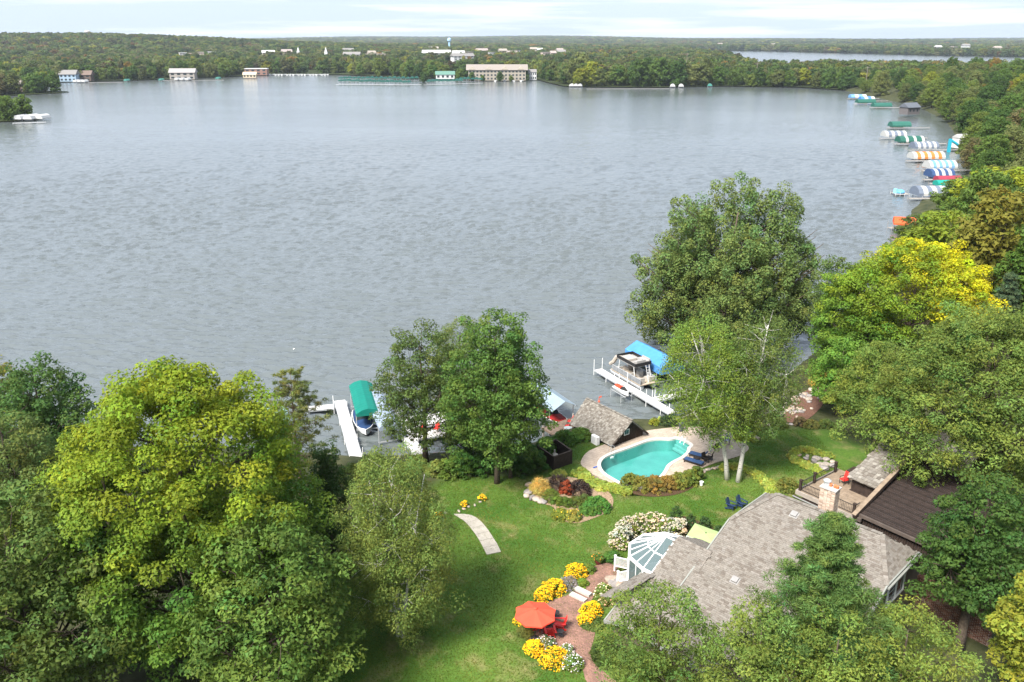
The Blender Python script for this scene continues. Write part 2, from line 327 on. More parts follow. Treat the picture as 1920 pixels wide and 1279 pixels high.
# lawn outline in the picture (everything else near the shore is wooded bank)
LAWNPX = [(560, 1400), (590, 1180), (640, 1090), (760, 1000), (800, 920), (840, 895), (990, 893), (1005, 880), (1040, 850), (1085, 825), (1130, 835), (1170, 842), (1300, 800), (1410, 800), (1440, 805),
          (1560, 805), (1600, 830), (1700, 860), (1760, 980), (1600, 1400)]
POOLPX = [(1060 + a / 4.571, 780 + b / 4.571) for a, b in [(298, 405), (330, 360), (400, 325), (600, 255), (700, 215), (780, 200), (905, 204), (970, 185), (1085, 250), (1044, 272), (1046, 305), (920, 388), (868, 425), (800, 530), (740, 580), (660, 612), (570, 612), (420, 540), (308, 455)]]
def grid_land(name, x0, x1, y0, y1, step, dz, skip=None):
    xs = np.arange(x0, x1 + step, step); ys = np.arange(y0, y1 + step, step); X, Y = np.meshgrid(xs, ys)
    Z = gz_np(X, Y) + dz
    pp = [P(*q, 2.46) for q in POOLPX]; pp = [(p.x, p.y) for p in pp]; hole = inside(X.ravel(), Y.ravel(), pp) | (polydist(X.ravel(), Y.ravel(), pp + pp[:1]) < .95); Z = np.where(hole.reshape(Z.shape), Z - 1.9, Z); nx, ny = len(xs), len(ys)
    idx = np.arange(nx * ny).reshape(ny, nx)
    q = np.stack([idx[:-1, :-1], idx[:-1, 1:], idx[1:, 1:], idx[1:, :-1]], -1).reshape(-1, 4)
    cx = (X[:-1, :-1] + step / 2).ravel(); cy = (Y[:-1, :-1] + step / 2).ravel(); keep = Z[:-1, :-1].ravel() > -4.5
    if skip: keep &= ~((cx > skip[0]) & (cx < skip[1]) & (cy > skip[2]) & (cy < skip[3]))
    q = q[keep]
    me = bpy.data.meshes.new(name); me.from_pydata(np.stack([X, Y, Z], -1).reshape(-1, 3).tolist(), [], q.tolist())
    me.polygons.foreach_set('use_smooth', [True] * len(me.polygons)); me.materials.append(LAWN)
    lp = [(G(*p).x, G(*p).y) for p in LAWNPX]
    ins = inside(X.ravel(), Y.ravel(), lp); dd = polydist(X.ravel(), Y.ravel(), lp + lp[:1])
    w = np.clip(0.5 + np.where(ins, -dd, dd) / 2.0, 0, 1)
    a = me.attributes.new('woods', 'FLOAT', 'POINT'); a.data.foreach_set('value', w.astype(np.float32))
    return tag(obj(name, me), kind='structure')
grid_land('ground', -110, 110, 14, 150, 0.8, 0.0)
grid_land('shore_land', 50, 500, 60, 800, 7, -0.35, (40, 107, 40, 147))

# far land
FSH = [(286, 760), (262, 807), (195, 829), (138, 807), (85, 812), (49, 822), (40, 870), (24, 985), (-30, 985), (-70, 1000), (-110, 985), (-150, 1040), (-213, 1100), (-312, 1104), (-323, 1037), (-381, 966), (-457, 907), (-520, 820), (-640, 780)]
FLOOR = mat('woodland_floor', (0.035, 0.045, 0.018), 0.95, 0.05, 0.4, 0.02)
FARP = [(12000, 760)] + FSH + [(-12000, 780), (-12000, 12500), (12000, 12500)]
sheet('far_land', FARP, 0.8, FLOOR)
sheet('left_point_land', [(-257, 484), (-262, 474), (-300, 455), (-700, 430), (-700, 560), (-330, 530), (-272, 497)], 0.5, FLOOR)
sheet('wooded_point_land', [(-372, 744), (-366, 733), (-390, 690), (-420, 660), (-900, 640), (-900, 770), (-520, 770), (-400, 760)], 0.5, FLOOR)
FARLAKE = [(330, 1150), (760, 1140), (1150, 1300), (1350, 1700), (1300, 2000), (1080, 2350), (1000, 2700), (900, 3100), (700, 3400), (560, 2900), (480, 2000)]
FW = mat('far_lake_water', (0.03, 0.036, 0.032), 0.16, 0.5, 0.1, 0.05, bump=0.7, bscale=0.2)
sheet('far_lake', FARLAKE, 1.15, FW)
INLET = [(-170, 1180), (60, 1190), (130, 1320), (60, 1400), (-230, 1380)]
sheet('inlet_water', INLET, 1.1, FW)
def hz_np(x, y):
    d = np.hypot(x, y)
    h = 33 * np.exp(-((x + 1120) / 620) ** 2 - ((y - 2250) / 520) ** 2) + 8 * np.exp(-((x + 2100) / 900) ** 2 - ((y - 2500) / 800) ** 2)
    h = h + smooth(d, 4200, 7000) * (17 + 9 * np.sin(x * 0.0011 + 1) + 5 * np.sin(x * 0.0031)) + smooth(d, 6500, 9000) * (10 + 8 * np.sin(x * 0.0007 + 2.2))
    h = h + smooth(y, 1500, 2600) * (1 - smooth(x, -100, 500)) * 4
    return h
def hills():
    xs = np.arange(-6600, 6601, 120.); ys = np.arange(1300, 10200, 120.); X, Y = np.meshgrid(xs, ys); H = hz_np(X, Y); Z = np.where(H > 0.6, H + 0.8, 0.3)
    nx, ny = len(xs), len(ys); idx = np.arange(nx * ny).reshape(ny, nx)
    q = np.stack([idx[:-1, :-1], idx[:-1, 1:], idx[1:, 1:], idx[1:, :-1]], -1).reshape(-1, 4)
    me = bpy.data.meshes.new('hills'); me.from_pydata(np.stack([X, Y, Z], -1).reshape(-1, 3).tolist(), [], q.tolist()); me.materials.append(FLOOR)
    tag(obj('hills', me), kind='structure')
hills()
def haze():
    b = MB().box((0, 5900, 43), (25000, 13600, 92)); m = bpy.data.materials.new('haze'); m.use_nodes = True; nt = m.node_tree
    nt.nodes.clear(); o = nt.nodes.new('ShaderNodeOutputMaterial'); v = nt.nodes.new('ShaderNodeVolumePrincipled')
    v.inputs['Color'].default_value = (0.80, 0.88, 1.0, 1); v.inputs['Density'].default_value = 0.00006; v.inputs['Anisotropy'].default_value = 0.2
    nt.links.new(v.outputs[0], o.inputs['Volume']); tag(b.build('haze', m), kind='stuff')
haze()

# ------------------------------------------------------------------ trees
def nrm(a): return a / np.maximum(np.linalg.norm(a, axis=-1, keepdims=True), 1e-9)
def leaf_arrays(cen, rad, n, L, W, r, up=0.5, outw=0.75, rnd=0.45, droop=0.0, shell=0.5, upbias=0.25, cols=None, radial=False, quad=False):
    """cen (K,3) clump centres, rad (K,3) clump radii, n leaves per clump -> verts (M*4,3), colours (M,4)"""
    K = len(cen); M = K * n; ci = np.repeat(np.arange(K), n)
    d = r.normal(size=(M, 3)); d[:, 2] += upbias * 1.2; d = nrm(d)
    q = shell + (1 - shell) * r.random((M, 1)) ** 0.6
    p = cen[ci] + d * rad[ci] * q
    nn = nrm(d * outw + np.array([0, 0, up]) + r.normal(size=(M, 3)) * rnd)
    t = r.normal(size=(M, 3)) if not radial else d + r.normal(size=(M, 3)) * 0.35
    t[:, 2] -= droop; t = t - nn * (t * nn).sum(1, keepdims=True); t = nrm(t); b = np.cross(nn, t)
    sz = 0.55 + 0.85 * r.random((M, 1)); l, w = L * sz * 0.5, W * sz * 0.5
    if quad: v = np.stack([p - t * l, p + b * w + nn * w * 0.35, p + t * l, p - b * w + nn * w * 0.35], 1).reshape(-1, 3)
    else: v = np.stack([p - t * l * .7 + b * w, p + t * l * 1.3, p - t * l * .7 - b * w * 1.1], 1).reshape(-1, 3)
    return v, ci, p
def leaf_mesh(name, v, col, m, k=3):
    M = len(v) // k; me = bpy.data.meshes.new(name)
    me.vertices.add(M * k); me.vertices.foreach_set('co', v.astype(np.float32).ravel())
    me.loops.add(M * k); me.loops.foreach_set('vertex_index', np.arange(M * k, dtype=np.int32))
    me.polygons.add(M); me.polygons.foreach_set('loop_start', np.arange(0, M * k, k, dtype=np.int32))
    me.update(calc_edges=True)
    a = me.attributes.new('col', 'FLOAT_COLOR', 'FACE'); a.data.foreach_set('color', col.astype(np.float32).ravel())
    me.materials.append(m); return me
def lobes(H, Rr, hb, r, shape='round', n=16, ls=0.40):
    """crown as overlapping lobes: (centre, radius) list, local to the trunk base"""
    out = []; ch = H - hb
    for i in range(n):
        t = (i + 0.5) / n
        if shape == 'round': pr = math.sin(math.pi * min(1, 0.16 + 0.80 * t)) ** 0.7
        elif shape == 'oval': pr = math.sin(math.pi * min(1, 0.18 + 0.78 * t)) ** 0.9
        elif shape == 'dome': pr = math.cos(math.pi / 2 * t) ** 0.55
        elif shape == 'umbrella': pr = (0.55 + 0.45 * t) * (1 - max(0, t - 0.62) * 1.9)
        else: pr = (1 - t) ** 0.8                   # cone
        lr = Rr * (ls if shape != 'cone' else 0.3 * (1 - 0.5 * t)) * (0.8 + 0.4 * r.random())
        a = i * 2.39996 + r.random() * 0.7; rr = max(0, Rr * pr - lr * 0.85) * (0.75 + 0.3 * r.random())
        out.append((np.array([math.cos(a) * rr, math.sin(a) * rr, hb + ch * (0.08 + 0.90 * t) - lr * 0.45 * t]), lr))
    return out
def crown_clumps(lb, cr, r, flat=0.65, dens=1.0):
    C = []; lc = np.array([c for c, _ in lb]); lr = np.array([q for _, q in lb])
    for i, (c, q) in enumerate(lb):
        n = max(5, int(dens * 4 * math.pi * q * q / (math.pi * cr * cr) * 0.95))
        k = np.arange(n) + r.random(); ph = k * 2.39996; z = 1 - 2 * (k % n + 0.5) / n; s = np.sqrt(np.maximum(0, 1 - z * z))
        d = np.stack([np.cos(ph) * s, np.sin(ph) * s, z], 1) + r.normal(size=(n, 3)) * 0.12
        ax = 1 + 0.16 * np.sin(d[:, 0] * 4 + i) + 0.14 * np.sin(d[:, 1] * 5 + 2 * i) + 0.12 * np.sin(d[:, 2] * 5 + 3 * i)
        p = c + d * (q * ax)[:, None] * np.array([1, 1, 0.85])
        dd = np.linalg.norm(p[:, None, :] - lc[None], axis=2) / lr[None]; dd[:, i] = 9
        C.append(p[dd.min(1) > 0.72])
    C = np.vstack(C); rad = cr * (0.7 + 0.6 * r.random((len(C), 1))) * np.array([1, 1, flat]); return C, rad
def limb_mesh(lb, C, H, hb, tr, r, m, lean=(0, 0), twigs=60, name='trunk', multi=1, topf=0.82):
    mb = MB()
    top = np.array([lean[0], lean[1], hb + (H - hb) * topf])
    for k in range(multi):
        off = np.array([math.cos(k * 2.1) * tr * 1.2, math.sin(k * 2.1) * tr * 1.2, 0]) * (multi > 1)
        sp = np.array([math.cos(k * 2.1 + .4), math.sin(k * 2.1 + .4), 0]) * (multi > 1) * 0.16 * (H - hb)
        pts, rad = [], []
        for i in range(9):
            t = i / 8; w = np.array([math.sin(t * 5 + k) * 0.12, math.cos(t * 4 + k) * 0.12, 0]) * tr * 4 * t
            pts.append(off + (top + sp) * np.array([t ** 1.3, t ** 1.3, t]) + w + np.array([0, 0, -0.3 if i == 0 else 0])); rad.append(tr * (1.35 if i == 0 else 1) * (1 - 0.82 * t) / (multi ** 0.35))
        mb.tube(pts, rad, 8)
    for c, q in lb:
        z0 = max(hb * 0.75, c[2] - np.hypot(c[0], c[1]) * 0.75 - 0.5); z0 = min(z0, top[2] * 0.95); t = z0 / top[2]
        s = np.array([lean[0] * t ** 1.3, lean[1] * t ** 1.3, z0]); mid = s * 0.5 + c * 0.5 + np.array([0, 0, -0.06 * np.linalg.norm(c - s)]) + r.normal(size=3) * 0.15
        r0 = tr * (0.42 * (1 - 0.6 * t)); e = c + (c - s) * 0.25
        mb.tube([s, s * 0.75 + mid * 0.25 + [0, 0, 0.1], mid, c, e], [r0, r0 * .8, r0 * 0.6, r0 * 0.35, r0 * .15], 5)
    if len(C):
        lc = np.array([c for c, _ in lb])
        for j in r.choice(len(C), min(twigs, len(C)), replace=False):
            i = np.argmin(np.linalg.norm(lc - C[j], axis=1)); mb.tube([lc[i], (lc[i] + C[j]) / 2 + r.normal(size=3) * .1, C[j] + (C[j] - lc[i]) * 0.1], [tr * .10, tr * .07, tr * .03], 3)
    return mb.mesh(name, m, smooth=True)
def colours(p, ci, K, base, r, top=None, tz=(0, 1), patch=None, var=0.16):
    """leaf colours: per-clump and per-leaf variation; `top` = colour of leaves that have turned, from height tz[0] to tz[1]"""
    M = len(ci); base = np.array(base); c = np.tile(base, (M, 1))
    if top is not None:
        k = np.clip((p[:, 2] - tz[0]) / (tz[1] - tz[0]) + r.normal(size=K)[ci] * 0.22, 0, 1)[:, None]
        if patch is not None: k = np.clip(k * np.clip(0.5 + patch[0] * p[:, 0] + patch[1] * p[:, 1] + r.normal(size=K)[ci] * 0.25, 0, 1)[:, None] * 1.4, 0, 1)
        c = c * (1 - k) + np.array(top) * k
    hue = r.normal(size=(K, 1))[ci] * 0.7 + r.normal(size=(M, 1)) * 0.6
    c = c * (1 + var * (r.normal(size=(K, 1))[ci] * 0.75 + r.normal(size=(M, 1)) * 0.7)) * (1 + np.array([[0.13, 0.0, -0.08]]) * hue)
    return np.concatenate([np.clip(c, 0.004, 0.9), np.ones((M, 1))], 1)
def make_tree(H, Rr, hb, seed, base, shape='round', nl=16, cr=0.9, n=60, L=0.27, W=0.18, tr=0.3, bark=None, flat=0.65, dens=1.0, lean=(0, 0), top=None, tz=None, patch=None,
              droop=0.0, up=0.5, multi=1, squash=(1, 1), twigs=60, m=None, shell=0.5, upb=0.25, var=0.16, topf=0.82, radial=False, keep=1.0, ls=0.40, heads=None):
    r = np.random.default_rng(seed); lb = lobes(H, Rr, hb, r, shape, nl, ls)
    if heads:                            # several upright heads instead of one dome
        lb = []
        for hx, hy, hf, rf in heads: lb += [(c + np.array([hx * Rr, hy * Rr, 0]), q) for c, q in lobes(H * hf, Rr * rf, hb, r, 'oval', nl, ls)]
    n = int(n * 1.75); L, W = L * .80, W * .80
    lb = [(np.array([c[0] * squash[0] + lean[0] * (c[2] / H) ** 1.3, c[1] * squash[1] + lean[1] * (c[2] / H) ** 1.3, c[2]]), q) for c, q in lb]
    zt = max(c[2] + .88 * q for c, q in lb) + cr * .35; rt_ = np.sort([math.hypot(c[0] - lean[0] * (c[2] / H) ** 1.3, c[1] - lean[1] * (c[2] / H) ** 1.3) + q for c, q in lb])[-3:].mean() + cr * .4
    fz, fr = (H - hb) / (zt - hb), Rr / rt_              # fit the lobes into the wanted height and width
    lb = [(np.array([c[0] * fr, c[1] * fr, hb + (c[2] - hb) * fz]), q * min(1, (fr + fz) / 2)) for c, q in lb]
    C, rad = crown_clumps(lb, cr, r, flat, dens)
    if keep < 1: s = r.random(len(C)) < keep; C, rad = C[s], rad[s]
    v, ci, p = leaf_arrays(C, rad, n, L, W, r, up=up, droop=droop, shell=shell, upbias=upb, radial=radial)
    col = colours(p, ci, len(C), base, r, top, tz or (hb + 0.5 * (H - hb), H), patch, var)
    return limb_mesh(lb, C, H, hb, tr, r, bark or BARK, lean, twigs, multi=multi, topf=topf), leaf_mesh('crown', v, col, m or LEAF)
def place_tree(name, meshes, loc, rz, label, group=None, s=(1, 1, 1), color=None, cat='tree'):
    e = empty(name, loc, rz, label, cat, group); e.scale = s
    a = obj('trunk', meshes[0], e); b = obj('crown', meshes[1], e)
    if color is not None: b.color = (*color, 1)
    return e
GRN = (0.058, 0.105, 0.022); DGRN = (0.034, 0.070, 0.020); LGRN = (0.085, 0.135, 0.028); OLV = (0.085, 0.112, 0.034); YEL = (0.29, 0.275, 0.010); YGR = (0.19, 0.215, 0.012)
def tree_at(name, foot, ytop, wpx, label, hbpx=None, hb=None, cat='tree', group=None, zb=None, **kw):
    """base: picture point of the trunk's foot on the land; ytop: row of the crown's top; wpx: crown width in the picture"""
    g = G(*foot)
    H = ztop(g, ytop) - g.z; Rr = wpx / 2 * depth((g.x, g.y, g.z + H * .6)) / FPX
    if foot[1] > 1000: g.x = (foot[0] - 960) / FPX * depth((g.x, g.y, g.z + H * .62))      # the crown's middle, not the foot, stands at that column
    hbv = hb * H if hb is not None else ztop(g, hbpx) - g.z
    me = make_tree(H, Rr, hbv, **kw)
    return place_tree(name, me, g, 0, label, group, cat=cat)

# the near trees
tree_at('maple_tree', (345, 1215), 688, 540, 'huge maple with yellow-green top filling the lower left corner', hb=0.14, seed=1, base=(0.066, 0.112, 0.022), top=(0.125, 0.155, 0.016), nl=36, cr=1.05, n=150, L=0.25, W=0.18, tr=0.5, tz=(8, 17), shape='round', dens=1.05, twigs=150)
tree_at('maple_tree', (40, 1340), 925, 430, 'dark green maple in the bottom left corner below the yellow-green maple', hb=0.2, seed=2, base=(0.066, 0.094, 0.028), nl=26, cr=1.05, n=105, L=0.28, W=0.20, tr=0.42, twigs=80)
tree_at('maple_tree', (500, 1330), 965, 330, 'green lower maple beside the big yellow-green maple at the lawn edge', hb=0.2, seed=3, base=(0.068, 0.104, 0.026), nl=22, cr=1.0, n=100, L=0.28, W=0.20, tr=0.36, twigs=80)
tree_at('shore_tree', (110, 925), 672, 200, 'dark green rounded tree behind the yellow-green maple at the shore', hb=0.15, seed=4, base=(0.045, 0.082, 0.026), nl=20, cr=0.95, n=65, L=0.3, W=0.22)
tree_at('shore_tree', (-25, 890), 640, 210, 'olive and russet topped tree at the left edge by the water', hb=0.15, seed=5, base=OLV, top=(0.16, 0.13, 0.03), nl=18, cr=0.95, n=60, L=0.3, W=0.22)
tree_at('shore_tree', (20, 1040), 765, 190, 'greyish green tree at the left edge beside the yellow-green maple', hb=0.2, seed=6, base=(0.075, 0.10, 0.035), nl=18, cr=0.9, n=60, L=0.28, W=0.2)
tree_at('cedar_tree', (615, 1075), 828, 175, 'dense dark green conical tree between the sparse pine and the birch', hb=0.05, seed=8, base=(0.03, 0.056, 0.018), shape='cone', nl=24, cr=0.65, n=70, L=0.24, W=0.13, tr=0.18)
tree_at('birch_tree', (738, 1195), 838, 250, 'pale feathery birch on the lawn beside the stone path', hb=0.10, seed=9, base=(0.098, 0.124, 0.036), shape='oval', nl=28, cr=0.72, n=105, L=0.17, W=0.09, tr=0.16, droop=0.9, flat=0.95, bark=BIRCH, dens=1.1, multi=2, twigs=120)
tree_at('oak_tree', (798, 866), 613, 205, 'dark oak between the two white docks', hb=0.22, seed=10, base=(0.056, 0.078, 0.026), nl=20, cr=0.85, n=62, L=0.27, W=0.16, tr=0.28, keep=0.9)
tree_at('maple_tree', (932, 906), 578, 225, 'tall dense green maple at the lawn edge left of the boathouse', hb=0.17, seed=11, base=(0.058, 0.098, 0.026), shape='oval', nl=26, cr=0.85, n=75, L=0.26, W=0.19, tr=0.24)
tree_at('maple_tree', (957, 896), 640, 120, 'slim maple stem close behind the tall dense maple', hb=0.3, seed=12, base=(0.05, 0.095, 0.026), shape='oval', nl=12, cr=0.8, n=60, L=0.26, W=0.19, tr=0.16)
tree_at('bank_tree', (880, 852), 752, 110, 'small dark bank tree between oak and tall maple', hb=0.12, seed=13, base=(0.028, 0.058, 0.016), nl=14, cr=0.75, n=60, L=0.26, W=0.2, tr=0.13)
tree_at('pine_tree', (868, 838), 594, 150, 'light olive pine rising behind the oak and the tall maple', hb=0.3, seed=14, base=(0.085, 0.105, 0.035), shape='oval', nl=14, cr=0.8, n=60, L=0.3, W=0.09, tr=0.2, radial=True)
tree_at('cottonwood_tree', (1352, 690), 330, 372, 'very large cottonwood standing over the water behind the birches', hb=0.17, seed=15, base=(0.088, 0.118, 0.044), shape='round', nl=13, ls=.46, heads=[(-.48, 0, .9, .42), (.04, .2, 1.0, .42), (.5, 0, .93, .42), (-.78, -.1, .68, .33), (.8, .1, .72, .30), (0, -.5, .78, .42), (-.3, .55, .8, .4), (.35, -.35, .7, .35)], cr=1.05, n=95, L=0.34, W=0.26, tr=0.7, multi=3, dens=0.9, keep=0.80, flat=1.0, twigs=160)
tree_at('birch_tree', (1364, 899), 604, 225, 'birch with white trunk leaning left over the pool terrace', hb=0.33, seed=16, base=(0.10, 0.140, 0.030), shape='oval', nl=20, cr=0.75, n=80, L=0.19, W=0.12, tr=0.22, bark=BIRCH, lean=(-4.3, 0.4), droop=0.8, flat=1.15, topf=0.9, twigs=110)
tree_at('birch_tree', (1384, 903), 590, 185, 'birch with white trunk leaning right beside the pool terrace', hb=0.35, seed=17, base=(0.078, 0.105, 0.034), shape='oval', nl=20, cr=0.72, n=75, L=0.19, W=0.12, tr=0.23, bark=BIRCH, lean=(1.5, 0.4), droop=0.8, flat=1.15, topf=0.9, keep=0.86, twigs=110)
tree_at('small_maple_tree', (1566, 778), 636, 125, 'small bright green round maple above the rock garden', hb=0.22, seed=18, base=(0.085, 0.15, 0.03), nl=16, cr=0.7, n=60, L=0.27, W=0.2, tr=0.14)
tree_at('ash_tree', (1690, 705), 460, 290, 'brilliant yellow spreading ash on the right shore', hb=0.36, seed=19, base=(0.095, 0.135, 0.018), top=(0.30, 0.275, 0.012), tz=(6.5, 12), shape='umbrella', nl=30, cr=1.0, n=75, L=0.33, W=0.22, tr=0.36, patch=(0.10, 0.03), dens=1.0)
tree_at('shore_tree', (1590, 712), 500, 190, 'green tree at the left flank of the yellow ash', hb=0.15, seed=20, base=(0.068, 0.12, 0.022), top=(0.15, 0.19, 0.02), nl=20, cr=0.9, n=62, L=0.32, W=0.22, tr=0.3)
tree_at('shore_tree', (1545, 690), 475, 100, 'narrow greyish tree by the water between cottonwood and ash', hb=0.12, seed=21, base=(0.07, 0.095, 0.035), shape='oval', nl=12, cr=0.8, n=55, L=0.3, W=0.2, tr=0.2)
tree_at('oak_tree', (1800, 965), 590, 430, 'broad oak spreading over the dark brown building', hb=0.33, seed=22, base=(0.088, 0.118, 0.032), shape='dome', nl=38, cr=0.95, n=100, L=0.27, W=0.15, tr=0.45, dens=1.05, twigs=150, var=0.2)
tree_at('oak_tree', (1635, 852), 640, 190, 'smaller oak at the wooden deck left of the broad oak', hb=0.40, seed=23, base=(0.09, 0.118, 0.03), shape='dome', nl=18, cr=0.85, n=85, L=0.26, W=0.15, tr=0.22, var=0.2)
tree_at('maple_tree', (1838, 1215), 890, 225, 'dark maple at the end of the brick wall', hb=0.30, seed=24, base=(0.038, 0.070, 0.020), shape='oval', nl=18, cr=0.85, n=90, L=0.26, W=0.18, tr=0.36)
tree_at('maple_tree', (1950, 1370), 1075, 190, 'yellow-green maple at the bottom right corner', hb=0.3, seed=25, base=(0.15, 0.16, 0.028), nl=16, cr=0.75, n=85, L=0.26, W=0.2, tr=0.2)
tree_at('honey_locust_tree', (1235, 1420), 1088, 250, 'airy green tree before the left wing of the grey roofed house', hb=0.3, seed=26, base=(0.085, 0.118, 0.032), nl=17, cr=0.72, n=95, L=0.19, W=0.11, tr=0.16, keep=0.80, twigs=120)
tree_at('honey_locust_tree', (1420, 1470), 1135, 240, 'airy green tree at the bottom edge left of the white pine', hb=0.3, seed=27, base=(0.098, 0.128, 0.034), nl=16, cr=0.72, n=95, L=0.19, W=0.11, tr=0.16, keep=0.78, twigs=120)
tree_at('honey_locust_tree', (1690, 1440), 1140, 270, 'airy yellowish green tree before the right gable of the house', hb=0.3, seed=28, base=(0.115, 0.140, 0.034), nl=20, cr=0.75, n=95, L=0.19, W=0.11, tr=0.18, keep=0.85, twigs=120)
tree_at('honey_locust_tree', (1560, 1500), 1150, 250, 'airy tree at the bottom edge below the white pine', hb=0.3, seed=29, base=(0.10, 0.128, 0.032), nl=16, cr=0.72, n=95, L=0.19, W=0.11, tr=0.16, keep=0.85)
def whorl_tree(g, H, Rr, hb, seed, base, levels, per, cr, n, L, W, tr, droopy=0.0, bark=BARKP, prof=0.8, keep=1.0, tips=4, flat=0.6):
    """conifer with whorled branches carrying tufts of needles"""
    r = np.random.default_rng(seed); mb = MB(); mb.tube([(math.sin(i) * .05, math.cos(i * 1.3) * .05, H * i / 8 - (0.3 if i == 0 else 0)) for i in range(9)], [tr * (1 - .93 * i / 8) for i in range(9)], 8)
    C = []
    for l in range(levels):
        t = (l + r.random() * .6) / levels; z = hb + (H - hb) * t; Lb = Rr * (1 - t) ** prof * (0.75 + 0.45 * r.random()) + 0.25
        for k in range(per):
            if r.random() > keep: continue
            a = k * 2 * math.pi / per + l * 1.1 + r.random() * .8; lb_ = Lb * (.7 + .5 * r.random()); d = np.array([math.cos(a), math.sin(a), 0])
            pts = [np.array([0, 0, z]) + d * lb_ * q + np.array([0, 0, (0.28 - droopy) * lb_ * q * q + .05 * q]) for q in (0, .35, .7, 1)]
            mb.tube(pts, [tr * .2 * (1 - t) + .012, tr * .14 * (1 - t) + .010, .012, .006], 4)
            for q in np.linspace(0.4, 1.0, tips):
                C.append(pts[0] + (pts[3] - pts[0]) * q + r.normal(size=3) * np.array([.35, .35, .15]) * cr)
    C.append(np.array([0, 0, H])); C = np.array(C); rad = cr * (.7 + .6 * r.random((len(C), 1))) * np.array([1, 1, flat]) * (.55 + .5 * np.clip((H - C[:, 2:]) / (.4 * H), 0, 1))
    v, ci, p = leaf_arrays(C, rad, n, L, W, r, up=.4, outw=.2, rnd=.7, shell=.25, upbias=.35, radial=True)
    return mb.mesh('trunk', bark, True), leaf_mesh('crown', v, colours(p, ci, len(C), base, r, var=.2), LEAF)
g = G(565, 930); place_tree('pine_tree', whorl_tree(g, ztop(g, 697) - g.z, 3.6, 3.0, 31, (0.10, 0.108, 0.04), 19, 6, 0.40, 60, .28, .06, .2, keep=.85, prof=.55, tips=3), g, 0, 'sparse tall pine with brownish tufts and bare branches at the shore', cat='tree')
g = G(1545, 1430); g.x = (1540 - 960) / FPX * depth((g.x, g.y, g.z + 10)); place_tree('white_pine_tree', whorl_tree(g, ztop(g, 970) - g.z, 4.7, 3.0, 32, (0.072, 0.115, 0.040), 25, 7, 0.58, 140, .20, .05, .2, prof=.85, tips=4, flat=.6), g, 0, 'bushy white pine in front of the grey shingle roof', cat='tree')
g = G(1872, 640); place_tree('spruce_tree', whorl_tree(g, ztop(g, 512) - g.z, 2.6, 0.6, 33, (0.06, 0.085, 0.055), 20, 7, .4, 45, .3, .09, .16, droopy=.3), g, 0, 'grey-green spruce right of the yellow ash', cat='tree')
g = G(1571, 752); place_tree('blue_spruce_tree', whorl_tree(g, 3.6, 1.5, 0.15, 34, (0.10, 0.155, 0.155), 13, 8, .26, 45, .16, .05, .09, droopy=.2, flat=.5), g, 0, 'small blue spruce beside the rock garden', cat='tree')

# larger trees up the right shore, one by one
MIDP = []
for k in range(6):
    MIDP.append(make_tree(13.5, 5.6, 1.6, 100 + k, (1, 1, 1), shape=['round', 'dome', 'oval', 'round', 'dome', 'round'][k], nl=[18, 20, 16, 22, 18, 15][k], cr=1.15, n=42, L=0.55, W=0.42, tr=0.28, twigs=20, var=.15))
PAL = [((0.055, 0.092, 0.024), 5), ((0.075, 0.112, 0.028), 5), ((0.040, 0.072, 0.022), 4), ((0.098, 0.125, 0.032), 4), ((0.085, 0.098, 0.038), 3), ((0.15, 0.16, 0.024), 1.6), ((0.11, 0.12, 0.05), 3), ((0.17, 0.11, 0.03), 0.6), ((0.10, 0.085, 0.045), 1.0)]
PALC = [np.array(c) for c, _ in PAL]; PALW = np.array([w for _, w in PAL]); PALW = PALW / PALW.sum()
def palette(r): return PALC[r.choice(len(PALC), p=PALW)] * (0.85 + 0.3 * r.random())
big = [((1760, 560), 395, 200, (0.125, 0.155, 0.022), 'yellow-green maple on the right shore above the yellow ash'), ((1850, 590), 350, 200, (0.125, 0.112, 0.024), 'olive and orange tinged maple at the right edge'),
       ((1860, 430), 310, 170, (0.19, 0.205, 0.022), 'bright yellow-green tree at the right edge above the orange tinged maple'), ((1725, 480), 400, 110, (0.068, 0.09, 0.032), 'dark leaning tree beside the orange lift canopy'),
       ((1930, 620), 420, 170, (0.06, 0.10, 0.022), 'dark green maple cut by the right edge beside the spruce'), ((1800, 420), 330, 120, (0.075, 0.11, 0.028), 'green tree behind the striped grey and white canopy'),
       ((1925, 520), 330, 120, (0.10, 0.12, 0.03), 'olive tree cut by the right edge above the dark green maple'), ((1690, 640), 560, 120, (0.055, 0.085, 0.022), 'dark tree under the yellow ash at the shore')]
PLACED = []
for i, (b, yt, w, c, lab) in enumerate(big):
    g = G(*b); H = ztop(g, yt) - g.z; rr = w / 2 * depth(g) / FPX; PLACED.append((g.x, g.y))
    place_tree('shore_tree', MIDP[i % 6], g, i * 1.7, lab, s=(rr / 5.6, rr / 5.6, H / 13.5), color=c)
def scatter(test, xr, yr, spacing, n, r, have):
    out = []
    for _ in range(n):
        x, y = r.uniform(*xr), r.uniform(*yr)
        if not test(x, y): continue
        s = spacing(y)
        if all((x - a) ** 2 + (y - b) ** 2 > s * s for a, b in have): have.append((x, y)); out.append((x, y))
    return out
rt = np.random.default_rng(5)
def on_right(x, y):
    if x > 0.615 * (y * CPI + 12) + 10: return False
    s = float(sdist(np.array([x]), np.array([y]))[0]); return s > (2.5 if y > 180 else 8)
spots = scatter(on_right, (60, 480), (150, 790), lambda y: 6.8 + y * 0.0105, 9000, rt, PLACED)
print('right shore trees', len(spots))
